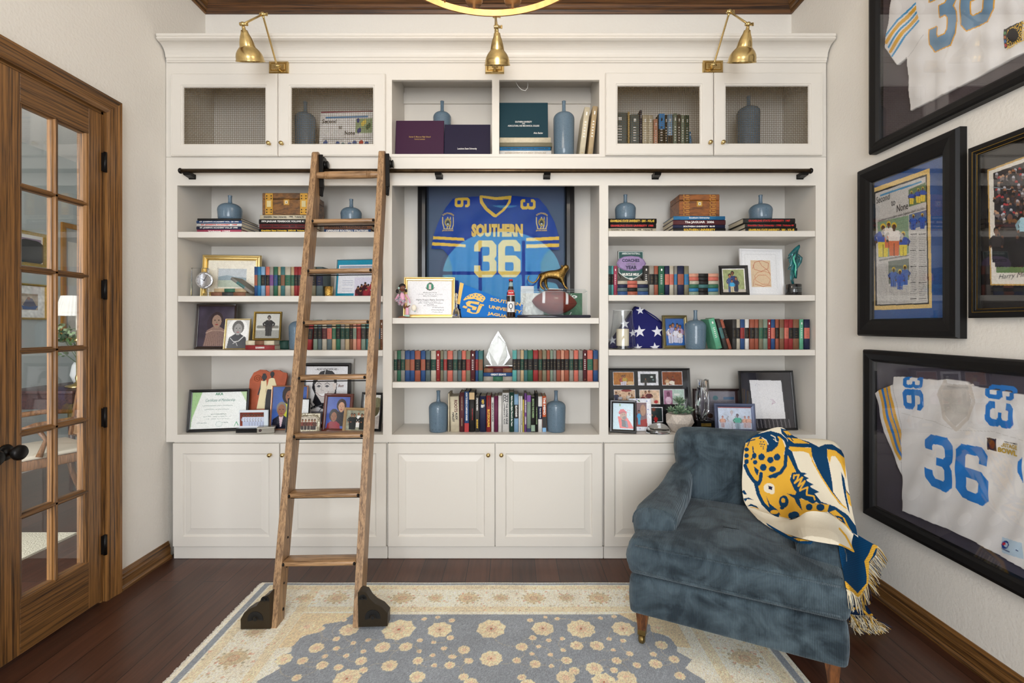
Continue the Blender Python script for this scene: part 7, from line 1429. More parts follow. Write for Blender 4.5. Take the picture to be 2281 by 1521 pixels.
def cushion(mb, pts, z0, z1, r, crown, mat, mk=lambda a, b, z: (a, b, z), bulge=.012):
    """soft box with outline pts, rounded top and bottom edges and a crowned top"""
    pts = dense(pts, .025); n_ = len(pts); cx = sum(p[0] for p in pts)/n_; cy = sum(p[1] for p in pts)/n_
    nrm = []
    area_ = sum(pts[i][0]*pts[(i+1) % n_][1]-pts[(i+1) % n_][0]*pts[i][1] for i in range(n_)); sg = 1 if area_ > 0 else -1
    for i in range(n_):
        a, b = pts[i-1], pts[(i+1) % n_]; dx, dy = b[0]-a[0], b[1]-a[1]; l = math.hypot(dx, dy)+1e-9; nrm.append((-dy/l*sg, dx/l*sg))
    rs = []
    def ring(inset, z): rs.append([mk(p[0]+q[0]*inset, p[1]+q[1]*inset, z) for p, q in zip(pts, nrm)])
    for a in range(5): t_ = a*PI/8; ring(r*(1-math.sin(t_)), z0+r*(1-math.cos(t_)))
    for a in (.25, .5, .75): ring(-bulge*math.sin(PI*a), z0+r+(z1-z0-2*r)*a)
    for a in range(5): t_ = a*PI/8; ring(r*(1-math.cos(t_)), z1-r*(1-math.sin(t_)))
    base = [(p[0]+q[0]*r, p[1]+q[1]*r) for p, q in zip(pts, nrm)]
    for s_ in (.93, .82, .68, .5, .3, .1): rs.append([mk(cx+(p[0]-cx)*s_, cy+(p[1]-cy)*s_, z1+crown*(1-s_**2)**.8) for p in base])
    mb.rings(rs, mat, True, True, True)
mb = MB(); cushion(mb, rounded([(0, 0), (.783, 0), (.775, .40), (.74, .80), (.06, .80), (.008, .40)], .03), .153, .318, .02, 0, CORD, bulge=.004); mb.build('seat_base', ac)
mb = MB(); cushion(mb, rounded([(-.004, -.012), (.787, -.012), (.785, .135), (.66, .15), (.64, .66), (.16, .66), (.14, .15), (-.002, .135)], .03, 6), .322, .474, .035, .022, CORD, bulge=.01); mb.build('seat_cushion', ac)
def pipe(pts, nm): mb = MB(); mb.tube(pts, .0035, CORD, 6); mb.build(nm, ac)
pipe([(.03, -.010, .347), (.2, -.012, .346), (.4, -.013, .346), (.6, -.012, .346), (.755, -.010, .347)], 'piping')
pipe([(.03, -.012, .452), (.2, -.014, .453), (.4, -.015, .453), (.6, -.014, .453), (.755, -.012, .452)], 'piping')
def arm(s):
    """s=+1 left arm (u small), s=-1 right arm"""
    U = lambda u: u if s > 0 else .783-u
    path = [(.112, .08, .05, .30, .515), (.118, .08, .078, .30, .548), (.14, .08, .093, .30, .562), (.22, .08, .097, .30, .566), (.32, .084, .092, .30, .563), (.42, .092, .086, .30, .563), (.50, .102, .08, .30, .57), (.57, .112, .074, .30, .588), (.63, .118, .068, .30, .61), (.70, .124, .06, .30, .63), (.75, .124, .052, .30, .63), (.765, .124, .03, .32, .60)]
    rs = []; n_ = 28
    for i, (v, u, w, zb, zt_) in enumerate(path):
        if s < 0: w *= .86; u -= .008
        r_ = []
        for k in range(n_):
            a = 2*PI*k/n_; cx_, sz_ = math.cos(a), math.sin(a); e = .62
            x_ = math.copysign(abs(cx_)**e, cx_)*w; z_ = math.copysign(abs(sz_)**.75, sz_); zm = zt_-.075; zz = zm+z_*.075 if z_ > 0 else zm+z_*(zm-zb)
            if z_ < 0: x_ *= .93-.1*abs(z_)
            r_.append((U(u)+x_*(1 if s > 0 else -1), v, zz))
        rs.append(r_)
    rs.insert(0, [(U(.075)+(p[0]-U(.075))*.55, .108, .44+(p[2]-.44)*.6) for p in rs[0]])
    mb = MB(); mb.rings(rs, CORD, smooth=True); mb.build('arm', ac)
    pipe([p for p in rs[3] if p[2] > .44], 'piping')
arm(1); arm(-1)
# back: outline in (u, z), extruded along v with a recline
ol = rounded([(.14, .33), (.10, .60), (.082, .72), (.10, .80), (.22, .812), (.58, .812), (.69, .80), (.705, .72), (.685, .60), (.64, .33)], .05, 6)
mb = MB(); cushion(mb, ol, -.17, 0, .05, .022, CORD, mk=lambda a, b, z: (a, .64-z+(b-.33)*.10, b)); mb.build('backrest', ac)
WL = wood('walnut_leg', (70, 38, 16), (122, 74, 36), 2, fine=50, along=6)
def cleg(u, v, caster=True):
    o = bpy.data.objects.new('leg', None)
    mb = MB(); sx = 1 if u < .4 else -1
    zb = .052 if caster else 0.0
    rs = [[(u+dx*w+sx*off, v+dy*w, z) for dx, dy in ((-1, -1), (1, -1), (1, 1), (-1, 1))] for z, w, off in ((zb, .0145, -.004), (.154, .026, 0))]; mb.rings(rs, WL); lg = mb.build('leg', ac)
    if caster:
        zf = .0105 if u < .4 else .001; mb = MB(); mb.rings([[(u-sx*.004+dx*.0165, v+dy*.0165, z) for dx, dy in ((-1, -1), (1, -1), (1, 1), (-1, 1))] for z in (.048, .076)], M('castor_brass', (132, 110, 66), .35, .9)); mb.tube([(u-sx*.004, v, .048), (u-sx*.004, v, .036)], .006, M('castor_brass'), 8)
        mb.box(u-sx*.004-.013, u-sx*.004-.010, v-.014, v+.002, .018, .042, M('castor_brass')); mb.box(u-sx*.004+.010, u-sx*.004+.013, v-.014, v+.002, .018, .042, M('castor_brass')); mb.build('castor_socket', lg)
        mb = MB(); X = Matrix.Translation((u-sx*.004, v-.008, zf+.0185))@Matrix.Rotation(PI/2, 4, 'Y'); mb.lathe([(.001, -.009), (.0165, -.009), (.018, -.006), (.018, .006), (.0165, .009), (.001, .009)], M('castor_brass'), 20, X=X); mb.build('castor_wheel', lg)
cleg(.05, .055); cleg(.735, .055); cleg(.10, .74, False); cleg(.68, .74, False)
# ---------------------------------------------------------------- throw blanket
qb = crop(1640, 940, 4.346)
def bez(G, nu, nv):
    """smooth surface through a control grid (Catmull-Rom)"""
    G = np.array(G, float)
    def cr(A, n_):
        m = len(A); out = []
        for t_ in np.linspace(0, m-1, n_):
            i = min(int(t_), m-2); f = t_-i; p0, p1, p2, p3 = A[max(i-1, 0)], A[i], A[i+1], A[min(i+2, m-1)]
            out.append(.5*((2*p1)+(-p0+p2)*f+(2*p0-5*p1+4*p2-p3)*f*f+(-p0+3*p1-3*p2+p3)*f**3))
        return np.array(out)
    A = cr(G, nv); return np.stack([cr(r_, nu) for r_ in A])
def chairpt(px, py, v):
    kx = (px-CX)/F
    # v = -sa*(X-CHX)+ca*(Y-CHY) with X = kx*Y  ->  Y
    Y = (v-sa*CHX+ca*CHY)/(ca-sa*kx); return (kx*Y, Y, CH-(py-CY)*Y/F)
NVY, GLD, CRE = (22, 62, 98), (224, 172, 62), (228, 218, 196)
def bl_paint(c):
    L_ = c.line; Pq = c.poly; E_ = c.ell
    Pq([(500, 160), (700, 205), (800, 240), (860, 215), (930, 215), (1030, 280), (1050, 350), (960, 290), (880, 260), (880, 330), (900, 420), (925, 560), (940, 680), (1030, 800), (1000, 795), (900, 650), (800, 480), (735, 330), (720, 245), (500, 240)], NVY)
    Pq([(880, 262), (960, 275), (1050, 350), (1065, 560), (1040, 480), (1010, 400), (960, 330), (920, 330), (905, 400), (882, 330)], GLD); Pq([(1015, 480), (1045, 545), (1062, 650), (1110, 720), (1062, 690), (1085, 800), (1100, 890), (1078, 840), (1050, 720), (1028, 600)], NVY); Pq([(1060, 660), (1110, 735), (1128, 830), (1088, 790)], GLD)
    Pq([(490, 235), (725, 250), (742, 380), (700, 300), (640, 282), (540, 285)], GLD); L_([(735, 370), (830, 540), (920, 680), (1010, 790), (1065, 835)], 13, GLD)
    Pq([(480, 235), (540, 285), (600, 450), (680, 560), (750, 680), (820, 770), (960, 820), (1080, 900), (1160, 1010), (1175, 1100), (1125, 1070), (1080, 1000), (900, 880), (700, 700), (560, 450), (490, 300)], NVY)
    Pq([(430, 60), (510, 80), (560, 120), (600, 160), (700, 190), (790, 235), (700, 240), (540, 215), (490, 160), (440, 110)], NVY); Pq([(455, 85), (505, 85), (550, 120), (500, 130)], GLD); Pq([(490, 150), (600, 160), (710, 208), (560, 205)], GLD); L_([(500, 120), (550, 180)], 9, NVY)
    Pq([(90, 215), (140, 165), (210, 140), (330, 110), (440, 150), (475, 250), (460, 310), (500, 320), (560, 440), (580, 480), (520, 520), (560, 640), (620, 740), (760, 780), (900, 800), (880, 870), (700, 870), (560, 945), (430, 915), (330, 860), (240, 730), (200, 600), (130, 510), (75, 390), (78, 260)], GLD)
    L_([(100, 185), (150, 140), (230, 125), (330, 100), (420, 125), (475, 170), (500, 240)], 30, NVY); L_([(490, 250), (480, 340), (475, 420), (430, 490), (330, 528)], 34, NVY); Pq([(295, 525), (440, 490), (380, 545)], NVY)
    L_([(85, 420), (120, 500), (170, 570), (215, 600), (235, 560), (240, 500)], 34, NVY); L_([(190, 600), (215, 700), (260, 790), (340, 870), (400, 905)], 34, NVY); Pq([(290, 715), (325, 790), (400, 850), (430, 900), (330, 860)], NVY); E_(370, 870, 40, 20, GLD)
    Pq([(215, 160), (245, 130), (300, 115), (375, 105), (415, 165), (405, 225), (350, 280), (290, 295), (300, 210), (260, 170)], NVY); E_(258, 215, 42, 55, GLD)
    for x_, y_ in ((238, 190), (262, 190), (230, 212), (250, 215), (272, 218), (240, 235), (262, 240), (262, 258)): E_(x_, y_, 7, 6, NVY)
    L_([(248, 150), (290, 175), (310, 215)], 8, CRE); L_([(335, 125), (375, 145), (385, 185), (400, 190)], 8, CRE); L_([(360, 165), (385, 185)], 6, CRE); L_([(160, 240), (165, 290), (185, 310), (145, 360)], 12, NVY); L_([(110, 230), (130, 180), (180, 170)], 10, NVY)
    for x_, y_, a, b in ((100, 265, 22, 20), (100, 325, 22, 22), (100, 382, 22, 24), (182, 388, 22, 22), (245, 338, 32, 34), (330, 366, 30, 32), (395, 340, 32, 34), (262, 438, 32, 34), (350, 455, 35, 28), (175, 325, 22, 28), (706, 822, 33, 32), (815, 825, 40, 34), (565, 900, 45, 36), (530, 905, 28, 30)): E_(x_, y_, a, b, NVY)
    Pq([(172, 430), (220, 465), (205, 520), (180, 480)], NVY); E_(460, 770, 46, 60, NVY); E_(445, 830, 22, 16, NVY); E_(455, 758, 20, 24, GLD); E_(318, 638, 54, 48, CRE); E_(345, 670, 28, 30, CRE); Pq([(310, 615), (350, 628), (345, 655), (312, 650)], (30, 34, 70))
    Pq([(540, 490), (600, 480), (690, 498), (650, 515), (705, 545), (665, 560), (750, 605), (705, 622), (805, 676), (745, 700), (800, 760), (740, 790), (640, 740), (560, 650), (520, 560)], NVY)
    L_([(555, 545), (560, 515), (605, 510), (590, 555), (565, 590), (640, 535), (600, 620), (665, 570), (610, 665), (690, 630), (680, 705), (750, 715), (760, 750)], 16, GLD)
    Pq([(485, 690), (570, 705), (600, 640), (620, 690), (770, 795), (640, 735), (612, 745), (640, 858), (585, 790), (560, 735)], NVY); Pq([(620, 760), (700, 760), (680, 800), (640, 820)], GLD)
    Pq([(900, 870), (960, 850), (1050, 930), (1120, 1075), (1060, 1000), (950, 910)], GLD); Pq([(950, 900), (1030, 920), (1060, 990), (1000, 950)], NVY); L_([(990, 930), (1020, 950)], 9, GLD)
    for a in ([(55, 670), (75, 655), (105, 700), (75, 700)], [(70, 740), (120, 730), (170, 755), (110, 745), (85, 770)], [(105, 815), (140, 790), (200, 815), (215, 835), (150, 812)]): Pq(a, NVY)
    L_([(110, 830), (180, 825), (215, 840)], 7, GLD)
def cream_fold(c):
    c.line([(1000, 1030), (1060, 1100), (1140, 1250)], 18, GLD); c.line([(1140, 1250), (1060, 1215), (1000, 1185)], 20, GLD); c.blotch(.012, .04, 5)
bt = thing('throw_blanket', 'woven jaguar throw blanket in gold, navy and cream on armchair', 'blanket', (0, 0, 0))
BW = printmat('woven_cotton', .95, bump=(420, .8, .002), spec=.05)
from mathutils.bvhtree import BVHTree
bv, bf = [], []
for o_ in ac.children:
    if o_.name.split('.')[0] in ('seat_base', 'seat_cushion', 'arm', 'backrest'):
        n0 = len(bv); bv += [cw(*v.co) for v in o_.data.vertices]; bf += [tuple(n0+i for i in p.vertices) for p in o_.data.polygons]
TREE = BVHTree.FromPolygons(bv, bf); EYE = Vector((0, 0, CH))
T2 = []
def drape(P, off=.012, it=10):
    """lays the sheet on the upholstery: pulls points out along the eye ray until they clear it, then smooths"""
    ny, nx = P.shape[:2]; E = np.array(EYE); d = np.linalg.norm(P-E, axis=-1); dirs = (P-E)/d[..., None]; lim = np.full((ny, nx), 1e9)
    for j in range(ny):
        for i in range(nx):
            h = TREE.ray_cast(EYE, Vector(dirs[j, i]))
            if h[0] is not None: lim[j, i] = h[3]-off
            for t2 in T2:
                h = t2.ray_cast(EYE, Vector(dirs[j, i]))
                if h[0] is not None: lim[j, i] = min(lim[j, i], h[3]-.007)
    for k in [8]*14+[5]*10+[3]*8+[1]*6:
        d = np.minimum(d, lim); e = np.pad(d, k, mode='edge'); a = (e[:-2*k, k:-k]+e[2*k:, k:-k]+e[k:-k, :-2*k]+e[k:-k, 2*k:])/4; d = d*.3+a*.7
    return E+dirs*np.minimum(d, lim)[..., None]
def sheet(rows, nu, nv, paint, base, name, fold=None, flip=False, off=.012):
    G = [[chairpt(*p) for p in r_] for r_ in rows]; P = bez(G, nu, nv)
    if fold is not None: P = P+fold(np.linspace(0, 1, nu)[None, :, None], np.linspace(0, 1, nv)[:, None, None])*np.array((sa*-1*-1, -ca, .0))*1.0
    P = drape(P, off)
    px = CX+P[..., 0]*F/P[..., 1]; py = CY+(CH-P[..., 2])*F/P[..., 1]
    c = Cv((px-1640)*4.346, (py-940)*4.346, base); paint(c); mb = MB(); mb.grid(P, BW, c.c, True); return mb, P
rows = [[(1690, 1010, .80), (1735, 1000, .84), (1790, 1000, .84), (1840, 1008, .84), (1868, 1030, .80)],
        [(1668, 978, .745), (1700, 962, .76), (1740, 952, .77), (1775, 975, .765), (1822, 978, .76), (1858, 985, .75), (1878, 1010, .72)],
        [(1658, 1000, .64), (1695, 985, .665), (1740, 985, .67), (1780, 1000, .665), (1825, 1000, .66), (1865, 1010, .65), (1884, 1040, .64)],
        [(1654, 1045, .60), (1695, 1045, .615), (1740, 1045, .615), (1780, 1050, .615), (1825, 1055, .61), (1865, 1065, .61), (1891, 1095, .60)],
        [(1653, 1085, .585), (1695, 1090, .60), (1740, 1090, .60), (1785, 1095, .595), (1830, 1102, .585), (1870, 1115, .57), (1898, 1135, .55)],
        [(1658, 1118, .56), (1700, 1130, .575), (1742, 1135, .57), (1787, 1135, .56), (1832, 1142, .53), (1875, 1155, .50), (1906, 1172, .47)],
        [(1672, 1138, .54), (1708, 1152, .55), (1748, 1160, .53), (1790, 1148, .515), (1835, 1152, .48), (1880, 1172, .44), (1911, 1195, .41)]]
r0 = rows[0]; rows[0] = [(r0[0][0]+(r0[-1][0]-r0[0][0])*i/6, 1002+i*4, .82) for i in range(7)]
mb, P1 = sheet(rows, 250, 230, bl_paint, CRE, 'cloth', lambda u, v: .006*np.sin(u*17+v*4)*np.clip(v*3-.6, 0, 1)+.004*np.sin(v*14-u*6)); mb.build('cloth', bt)
T2.append(BVHTree.FromPolygons([tuple(p) for p in P1.reshape(-1, 3)], [(j*250+i, j*250+250+i, j*250+251+i, j*250+i+1) for j in range(229) for i in range(249)]))
rowsf = [[(1664, 1128, .56), (1709, 1143, .56), (1762, 1157, .545), (1800, 1140, .535), (1838, 1143, .50), (1872, 1163, .46), (1901, 1189, .42)],
         [(1668, 1134, .53), (1705, 1156, .52), (1750, 1164, .50), (1797, 1160, .475), (1840, 1165, .43), (1875, 1182, .385), (1898, 1205, .35)],
         [(1678, 1146, .50), (1712, 1168, .475), (1755, 1176, .44), (1800, 1182, .40), (1840, 1188, .345), (1872, 1198, .30), (1898, 1216, .26)],
         [(1688, 1156, .49), (1722, 1178, .455), (1762, 1190, .41), (1803, 1199, .36), (1842, 1206, .30), (1872, 1212, .25), (1903, 1228, .21)],
         [(1694, 1159, .50), (1728, 1182, .465), (1768, 1195, .43), (1808, 1204, .38), (1845, 1210, .33), (1874, 1216, .28), (1900, 1230, .24)]]
mb, P2 = sheet(rowsf, 220, 70, cream_fold, (226, 217, 197), 'turned_back_fold', lambda u, v: .004*np.sin(u*8+v*9), off=.026); mb.build('turned_back_fold', bt); T2.clear()
# dark hem peeking under the fold with tassels on the seat
rowsh = [[(1706, 1164, .50), (1745, 1186, .46), (1780, 1199, .42), (1812, 1206, .385)], [(1710, 1170, .46), (1745, 1194, .42), (1775, 1208, .385), (1806, 1212, .36)]]
mb, P3 = sheet(rowsh, 60, 12, lambda c: (c.poly([(420, 1050), (600, 1090), (600, 1110), (520, 1105)], GLD), c.poly([(560, 1125), (760, 1120), (760, 1150), (600, 1150)], GLD)), NVY, 'hem'); mb.build('hem', bt)
FRC = [M('fringe_cream', (226, 214, 186), .8), M('fringe_gold', (206, 164, 70), .8), M('fringe_navy', (36, 44, 66), .8)]
def fringe(pts, nper, L, jit, nm, dirf, seed=1, zmin=None):
    rs_ = np.random.RandomState(seed); mb = MB(); pts = [Vector(p) for p in pts]
    for i in range(len(pts)-1):
        for k in range(nper):
            p = pts[i].lerp(pts[i+1], (k+rs_.rand()*.6)/nper); d_ = Vector(dirf(p)).normalized(); d_ = (d_+Vector(rs_.normal(0, jit, 3))).normalized(); l_ = L*rs_.uniform(.8, 1.1); q1 = p+d_*l_*.5+Vector(rs_.normal(0, .0015, 3)); q2 = p+d_*l_+Vector((0, 0, -l_*.08))
            if zmin is not None: q1.z = max(q1.z, zmin+.002); q2.z = max(q2.z, zmin+.002)
            mb.tube([tuple(p), tuple(q1), tuple(q2)], [.0011, .0013, .001], FRC[(i*nper+k) % 3 if rs_.rand() > .25 else 0], 4)
    mb.build(nm, bt)
fringe([chairpt(*p) for p in ((1775, 1203, .385), (1790, 1206, .375), (1806, 1208, .365))], 22, .055, .5, 'fringe', lambda p: (.15, -.5, -.5), 3)
flap = [[(1862, 1178, .50), (1885, 1180, .52), (1905, 1188, .55), (1932, 1204, .57), (1955, 1216, .58)],
        [(1866, 1205, .47), (1890, 1208, .48), (1908, 1212, .50), (1930, 1222, .53), (1950, 1236, .54)],
        [(1872, 1245, .44), (1895, 1246, .45), (1910, 1246, .47), (1923, 1248, .50), (1937, 1254, .52)],
        [(1880, 1285, .43), (1898, 1285, .44), (1911, 1285, .45), (1923, 1285, .47), (1935, 1287, .49)],
        [(1885, 1312, .43), (1898, 1318, .43), (1911, 1330, .43), (1922, 1318, .44), (1934, 1300, .47)]]
def flp(c):
    e_ = [(1365, 1200), (1335, 1205), (1300, 1290), (1262, 1350), (1275, 1420), (1285, 1500), (1280, 1570), (1175, 1690), (1140, 1650), (1050, 1560)]
    c.line(e_, 42, GLD); m = ((np.floor((c.X*.3+c.Y)*.09)) % 2) == 0; c.c[m] *= .9
mb, P4 = sheet(flap, 90, 120, flp, (16, 62, 100), 'side_drape'); mb.build('side_drape', bt)
ed = [P4[i, -1] for i in range(0, 118, 8)]; fringe(ed, 5, .062, .10, 'fringe', lambda p: (.55, -.1, -.72), 5)
ed = [P4[-1, i] for i in range(0, 90, 8)]; fringe(ed, 6, .06, .10, 'fringe', lambda p: (.1, -.1, -1), 6)
# lower corner pooling on the floor
def fl_(x, y, z=.02): Y = (CH-z)*F/(y-CY); return ((x-CX)*Y/F, Y, z)
low = [[chairpt(1888, 1335, .50), chairpt(1908, 1345, .52), chairpt(1925, 1345, .54), chairpt(1935, 1355, .56)], [chairpt(1890, 1360, .47), chairpt(1908, 1365, .49), chairpt(1928, 1365, .51), chairpt(1945, 1370, .53)], [fl_(1892, 1385, .03), fl_(1912, 1385, .03), fl_(1935, 1384, .03), fl_(1955, 1380, .03)]]
P5_ = bez(low, 40, 40); P5_[..., 2] = np.maximum(P5_[..., 2], .014); px = CX+P5_[..., 0]*F/P5_[..., 1]; py = CY+(CH-P5_[..., 2])*F/P5_[..., 1]; c = Cv(px, py, (20, 40, 70)); c.line([(1885, 1360), (1915, 1352), (1935, 1372), (1950, 1366), (1960, 1376)], 5, GLD); c.line([(1890, 1384), (1960, 1380)], 4, GLD)
mb = MB(); mb.grid(P5_, BW, c.c, True); mb.build('floor_corner', bt)
fringe([tuple(P5_[-1, i]) for i in range(0, 40, 4)], 16, .06, .35, 'fringe', lambda p: (.3, -.55, -.25), 8, zmin=.001)
fringe([tuple(P5_[24, i]) for i in range(0, 40, 5)], 14, .05, .3, 'fringe', lambda p: (.1, -.4, -.7), 9, zmin=.001)
# ================================================================ FRAMES ON THE RIGHT WALL
XW = 1.815
def wl(px, py, X=XW): Y = X*F/(px-CX); return Y, CH-(py-CY)*Y/F
def wallframe(name, label, cat, ya, yb, za, zb, prof, fm, Xb, paint, base, gx, bar, res=.0021, pm=None, glass=.9, extra=None):
    """far edge ya > near edge yb; prof (inset, height off wall); Xb picture depth plane"""
    t = thing(name, label, cat, (XR-.0005, (ya+yb)/2, za)); ym = (ya+yb)/2; mb = MB()
    mb.rings([[(-hh, ya-i-ym, i), (-hh, yb+i-ym, i), (-hh, yb+i-ym, zb-za-i), (-hh, ya-i-ym, zb-za-i)] for i, hh in prof], fm, False, False); mb.build('frame', t)
    a, b = ya-bar+.002, yb+bar-.002; c0, c1 = za+bar-.002, zb-bar+.002; nx, nz = int((a-b)/res), int((c1-c0)/res)
    YY = np.linspace(a, b, nx); ZZ = np.linspace(c1, c0, nz); GY, GZ = np.meshgrid(YY, ZZ); XX = np.full_like(GY, XR-Xb)
    px, py = CX+XX*F/GY, CY+(CH-GZ)*F/GY; c = Cv(px, py, base); c.reg = False; keep, dx = paint(c)
    P = np.stack([XX-XR-dx, GY-ym, GZ-za], -1); mb = MB(); mb.grid(P, pm or PRINT, c.c, True)
    if extra: extra(mb, lambda x, y, d_=.0015: (lambda Y: (-Xb-d_, Y-ym, CH-(y-CY)*Y/F-za))((XR-Xb)*F/(x-CX)), t)
    mb.build('picture', t)
    if glass:
        mb = MB(); g = prof[-1][1]+.002 if False else gx; mb.box(-g-.002, -g, b-ym, a-ym, c0-za, c1-za, pane_mat('picture_glass', (1, 1, 1), glass)); mb.build('glass', t)
    return t
WT = lambda mb, tx, o, h, m, w=None, bold=.02, sl=0: mb.text(tx, o, (0, -1, 0), (0, 0, 1), h, m, w=w, bold=bold, slant=sl, ex=0)
deep = [(0, .001), (0, .035), (.006, .044), (.02, .048), (.045, .04), (.055, .03), (.06, .02), (.062, .008)]
q4b = crop(1860, 0, 2.002); q5b = crop(1860, 740, 1.948)
JW = (226, 225, 226)
JTX = printmat('jersey_mesh', .8, bump=(500, .6, .001), spec=.2)
def jA(c):
    Q = lambda pts: [q4b(p) for p in pts]; c.blotch(.05, .15)
    out = [(262, -10), (280, -300), (900, -700), (900, 215), (843, 240), (600, 370), (345, 495), (338, 400), (330, 255), (292, 292), (228, 213)]
    m = c.pmask(Q(out)); c.fill(m, JW)
    cc = Cv(c.X, c.Y, (0, 0, 0)); cc.reg = False; cc.c = c.c.copy()
    for w_, col, o_ in ((7, (60, 150, 205), 0), (13, GLD, 17), (7, (60, 150, 205), 35), (13, GLD, 52), (7, (60, 150, 205), 70)):
        cc.line(Q([(228+o_*.55, 170+o_*1.15), (290+o_*.5, 90+o_), (385, 5+o_*1.25)]), w_/2.0*1.15, col)
    ms = m & c.pmask(Q([(200, 0), (374, 0), (380, 60), (405, 160), (292, 292), (220, 213)])); c.c[ms] = cc.c[ms]
    for g, q in (('3', [(433, -90), (553, -150), (548, 190), (433, 240)]), ('6', [(572, -160), (722, -230), (722, 80), (575, 150)])): c.glyph(g, Q(q), (226, 166, 50), 2.6); c.glyph(g, Q(q), (112, 146, 176))
    c.line(Q([(335, 255), (395, 175), (410, 155)]), 1, (190, 190, 192)); c.poly(Q([(765, 133), (850, 92), (850, 180), (767, 217)]), (30, 26, 26)); 
    for i in range(4): c.ell(*q4b((773, 148+i*18)), 2.6, 3.6, [(90, 150, 90), (190, 110, 60), (70, 120, 190), (200, 60, 60)][i])
    return None, np.where(m, .012+.002*np.sin(c.X*.12)+.002*np.sin(c.Y*.1), 0)
def xA(mb, o, t):
    for i, tx in enumerate(('AFRICAN', 'AMERICAN', 'COLLEGE', 'ALLIANCE')): a = q4b((822, 122+i*23)); WT(mb, tx, o(a[0], a[1], .014), .017, YELL, w=.062, bold=.02)
YA, ZA = wl(1932, 340)
wallframe('framed_jersey', 'upper black framed white jersey with grey-blue 36', 'framed jersey', 2.467, 1.38, 2.252, 3.08, deep, M('black_leather_frame', (14, 13, 14), .5, spec=.35, bump=(90, .1, .001)), .012, jA, (74, 66, 70), .026, .06, .0026, JTX, .8, xA)
def jD(c):
    Q = lambda pts: [q5b(p) for p in pts]; c.blotch(.05, .12)
    out = [(262, 193), (302, 193), (380, 200), (455, 208), (490, 203), (580, 214), (604, 232), (700, 250), (830, 270), (1100, 300), (1100, 1200), (820, 1022), (700, 955), (600, 900), (500, 855), (302, 775), (300, 620), (268, 540), (222, 432), (200, 330), (183, 265), (200, 250), (262, 226)]
    m = c.pmask(Q(out)); c.fill(m, JW); cc = Cv(c.X, c.Y, (0, 0, 0)); cc.reg = False; cc.c = c.c.copy(); BLU = (44, 124, 204)
    ba = [(200, 250), (215, 320), (240, 430), (272, 520), (292, 552)]
    for w_, col, o_ in ((7, GLD, 4), (3, BLU, 13), (3, BLU, 18), (7, GLD, 27), (3, BLU, 36), (7, GLD, 44)): cc.line(Q([(x+o_*.95, y-o_*.45-2) for x, y in ba]), w_, col)
    ms = m & c.pmask(Q([(180, 225), (262, 220), (300, 440), (303, 560), (262, 545), (215, 432)])); c.c[ms] = cc.c[ms]
    c.line(Q([(262, 226), (296, 400), (302, 620)]), 1, (180, 180, 182)); c.line(Q([(300, 350), (450, 390), (530, 425), (700, 430), (830, 470)]), 1, (200, 198, 196))
    c.poly(Q([(480, 215), (520, 225), (590, 228), (602, 300), (585, 365), (532, 410), (495, 360), (468, 290)]), (196, 192, 188)); c.line(Q([(488, 212), (462, 270), (490, 370), (535, 422), (590, 372), (612, 300), (598, 232)]), 8, (206, 200, 194)); c.line(Q([(500, 235), (545, 240), (590, 240)]), 4, (180, 176, 174))
    c.glyph('3', Q([(402, 437), (523, 462), (523, 706), (404, 655)]), BLU); c.glyph('6', Q([(536, 478), (676, 504), (680, 766), (537, 704)]), BLU)
    c.glyph('3', Q([(392, 196), (392, 245), (308, 240), (308, 192)]), BLU); c.glyph('6', Q([(397, 250), (397, 342), (305, 330), (305, 245)]), BLU)
    c.glyph('3', Q([(790, 312), (790, 422), (666, 402), (668, 296)]), BLU); c.glyph('6', Q([(792, 235), (792, 300), (668, 284), (668, 225)]), BLU)
    c.poly(Q([(665, 450), (815, 480), (815, 545), (668, 512)]), (236, 234, 232)); c.poly(Q([(672, 456), (717, 463), (718, 516), (674, 508)]), (44, 34, 56)); c.ell(*q5b((697, 487)), 7, 10, (110, 50, 30))
    c.poly(Q([(736, 888), (830, 915), (830, 985), (738, 955)]), (186, 208, 226)); c.ell(*q5b((753, 922)), 9, 9, (34, 62, 140)); c.ell(*q5b((757, 922)), 5, 5, (186, 208, 226)); c.ell(*q5b((748, 918)), 4, 3.4, (190, 40, 50)); c.poly(Q([(812, 560), (830, 540), (830, 660), (812, 610)]), BLU)
    return None, np.where(m, .012+.0022*np.sin(c.X*.09+c.Y*.04)+.0015*np.sin(c.Y*.11), 0)
def xD(mb, o, t):
    a = q5b((765, 492)); WT(mb, 'HERITAGE', o(a[0], a[1], .0145), .016, M('ochre_lettering', (180, 150, 60), .6), w=.068, bold=.03); a = q5b((765, 517)); WT(mb, 'BOWL', o(a[0], a[1], .0145), .02, M('ochre_lettering'), w=.07, bold=.05); a = q5b((768, 478)); WT(mb, 'Jim Walter HOMES', o(a[0], a[1], .0145), .007, BLK, w=.066, bold=.01)
    a = q5b((757, 945)); WT(mb, 'Champion', o(a[0], a[1], .0145), .008, M('navy_ink', (30, 40, 110), .6), w=.03); a = q5b((798, 936)); WT(mb, 'XL', o(a[0], a[1], .0145), .014, M('navy_ink'))
wallframe('framed_jersey', 'lower black framed white jersey with bright blue 36', 'framed jersey', 2.508, 1.42, .405, 1.256, deep, M('black_leather_frame'), .012, jD, (72, 68, 80), .026, .06, .0024, JTX, .8, xD)
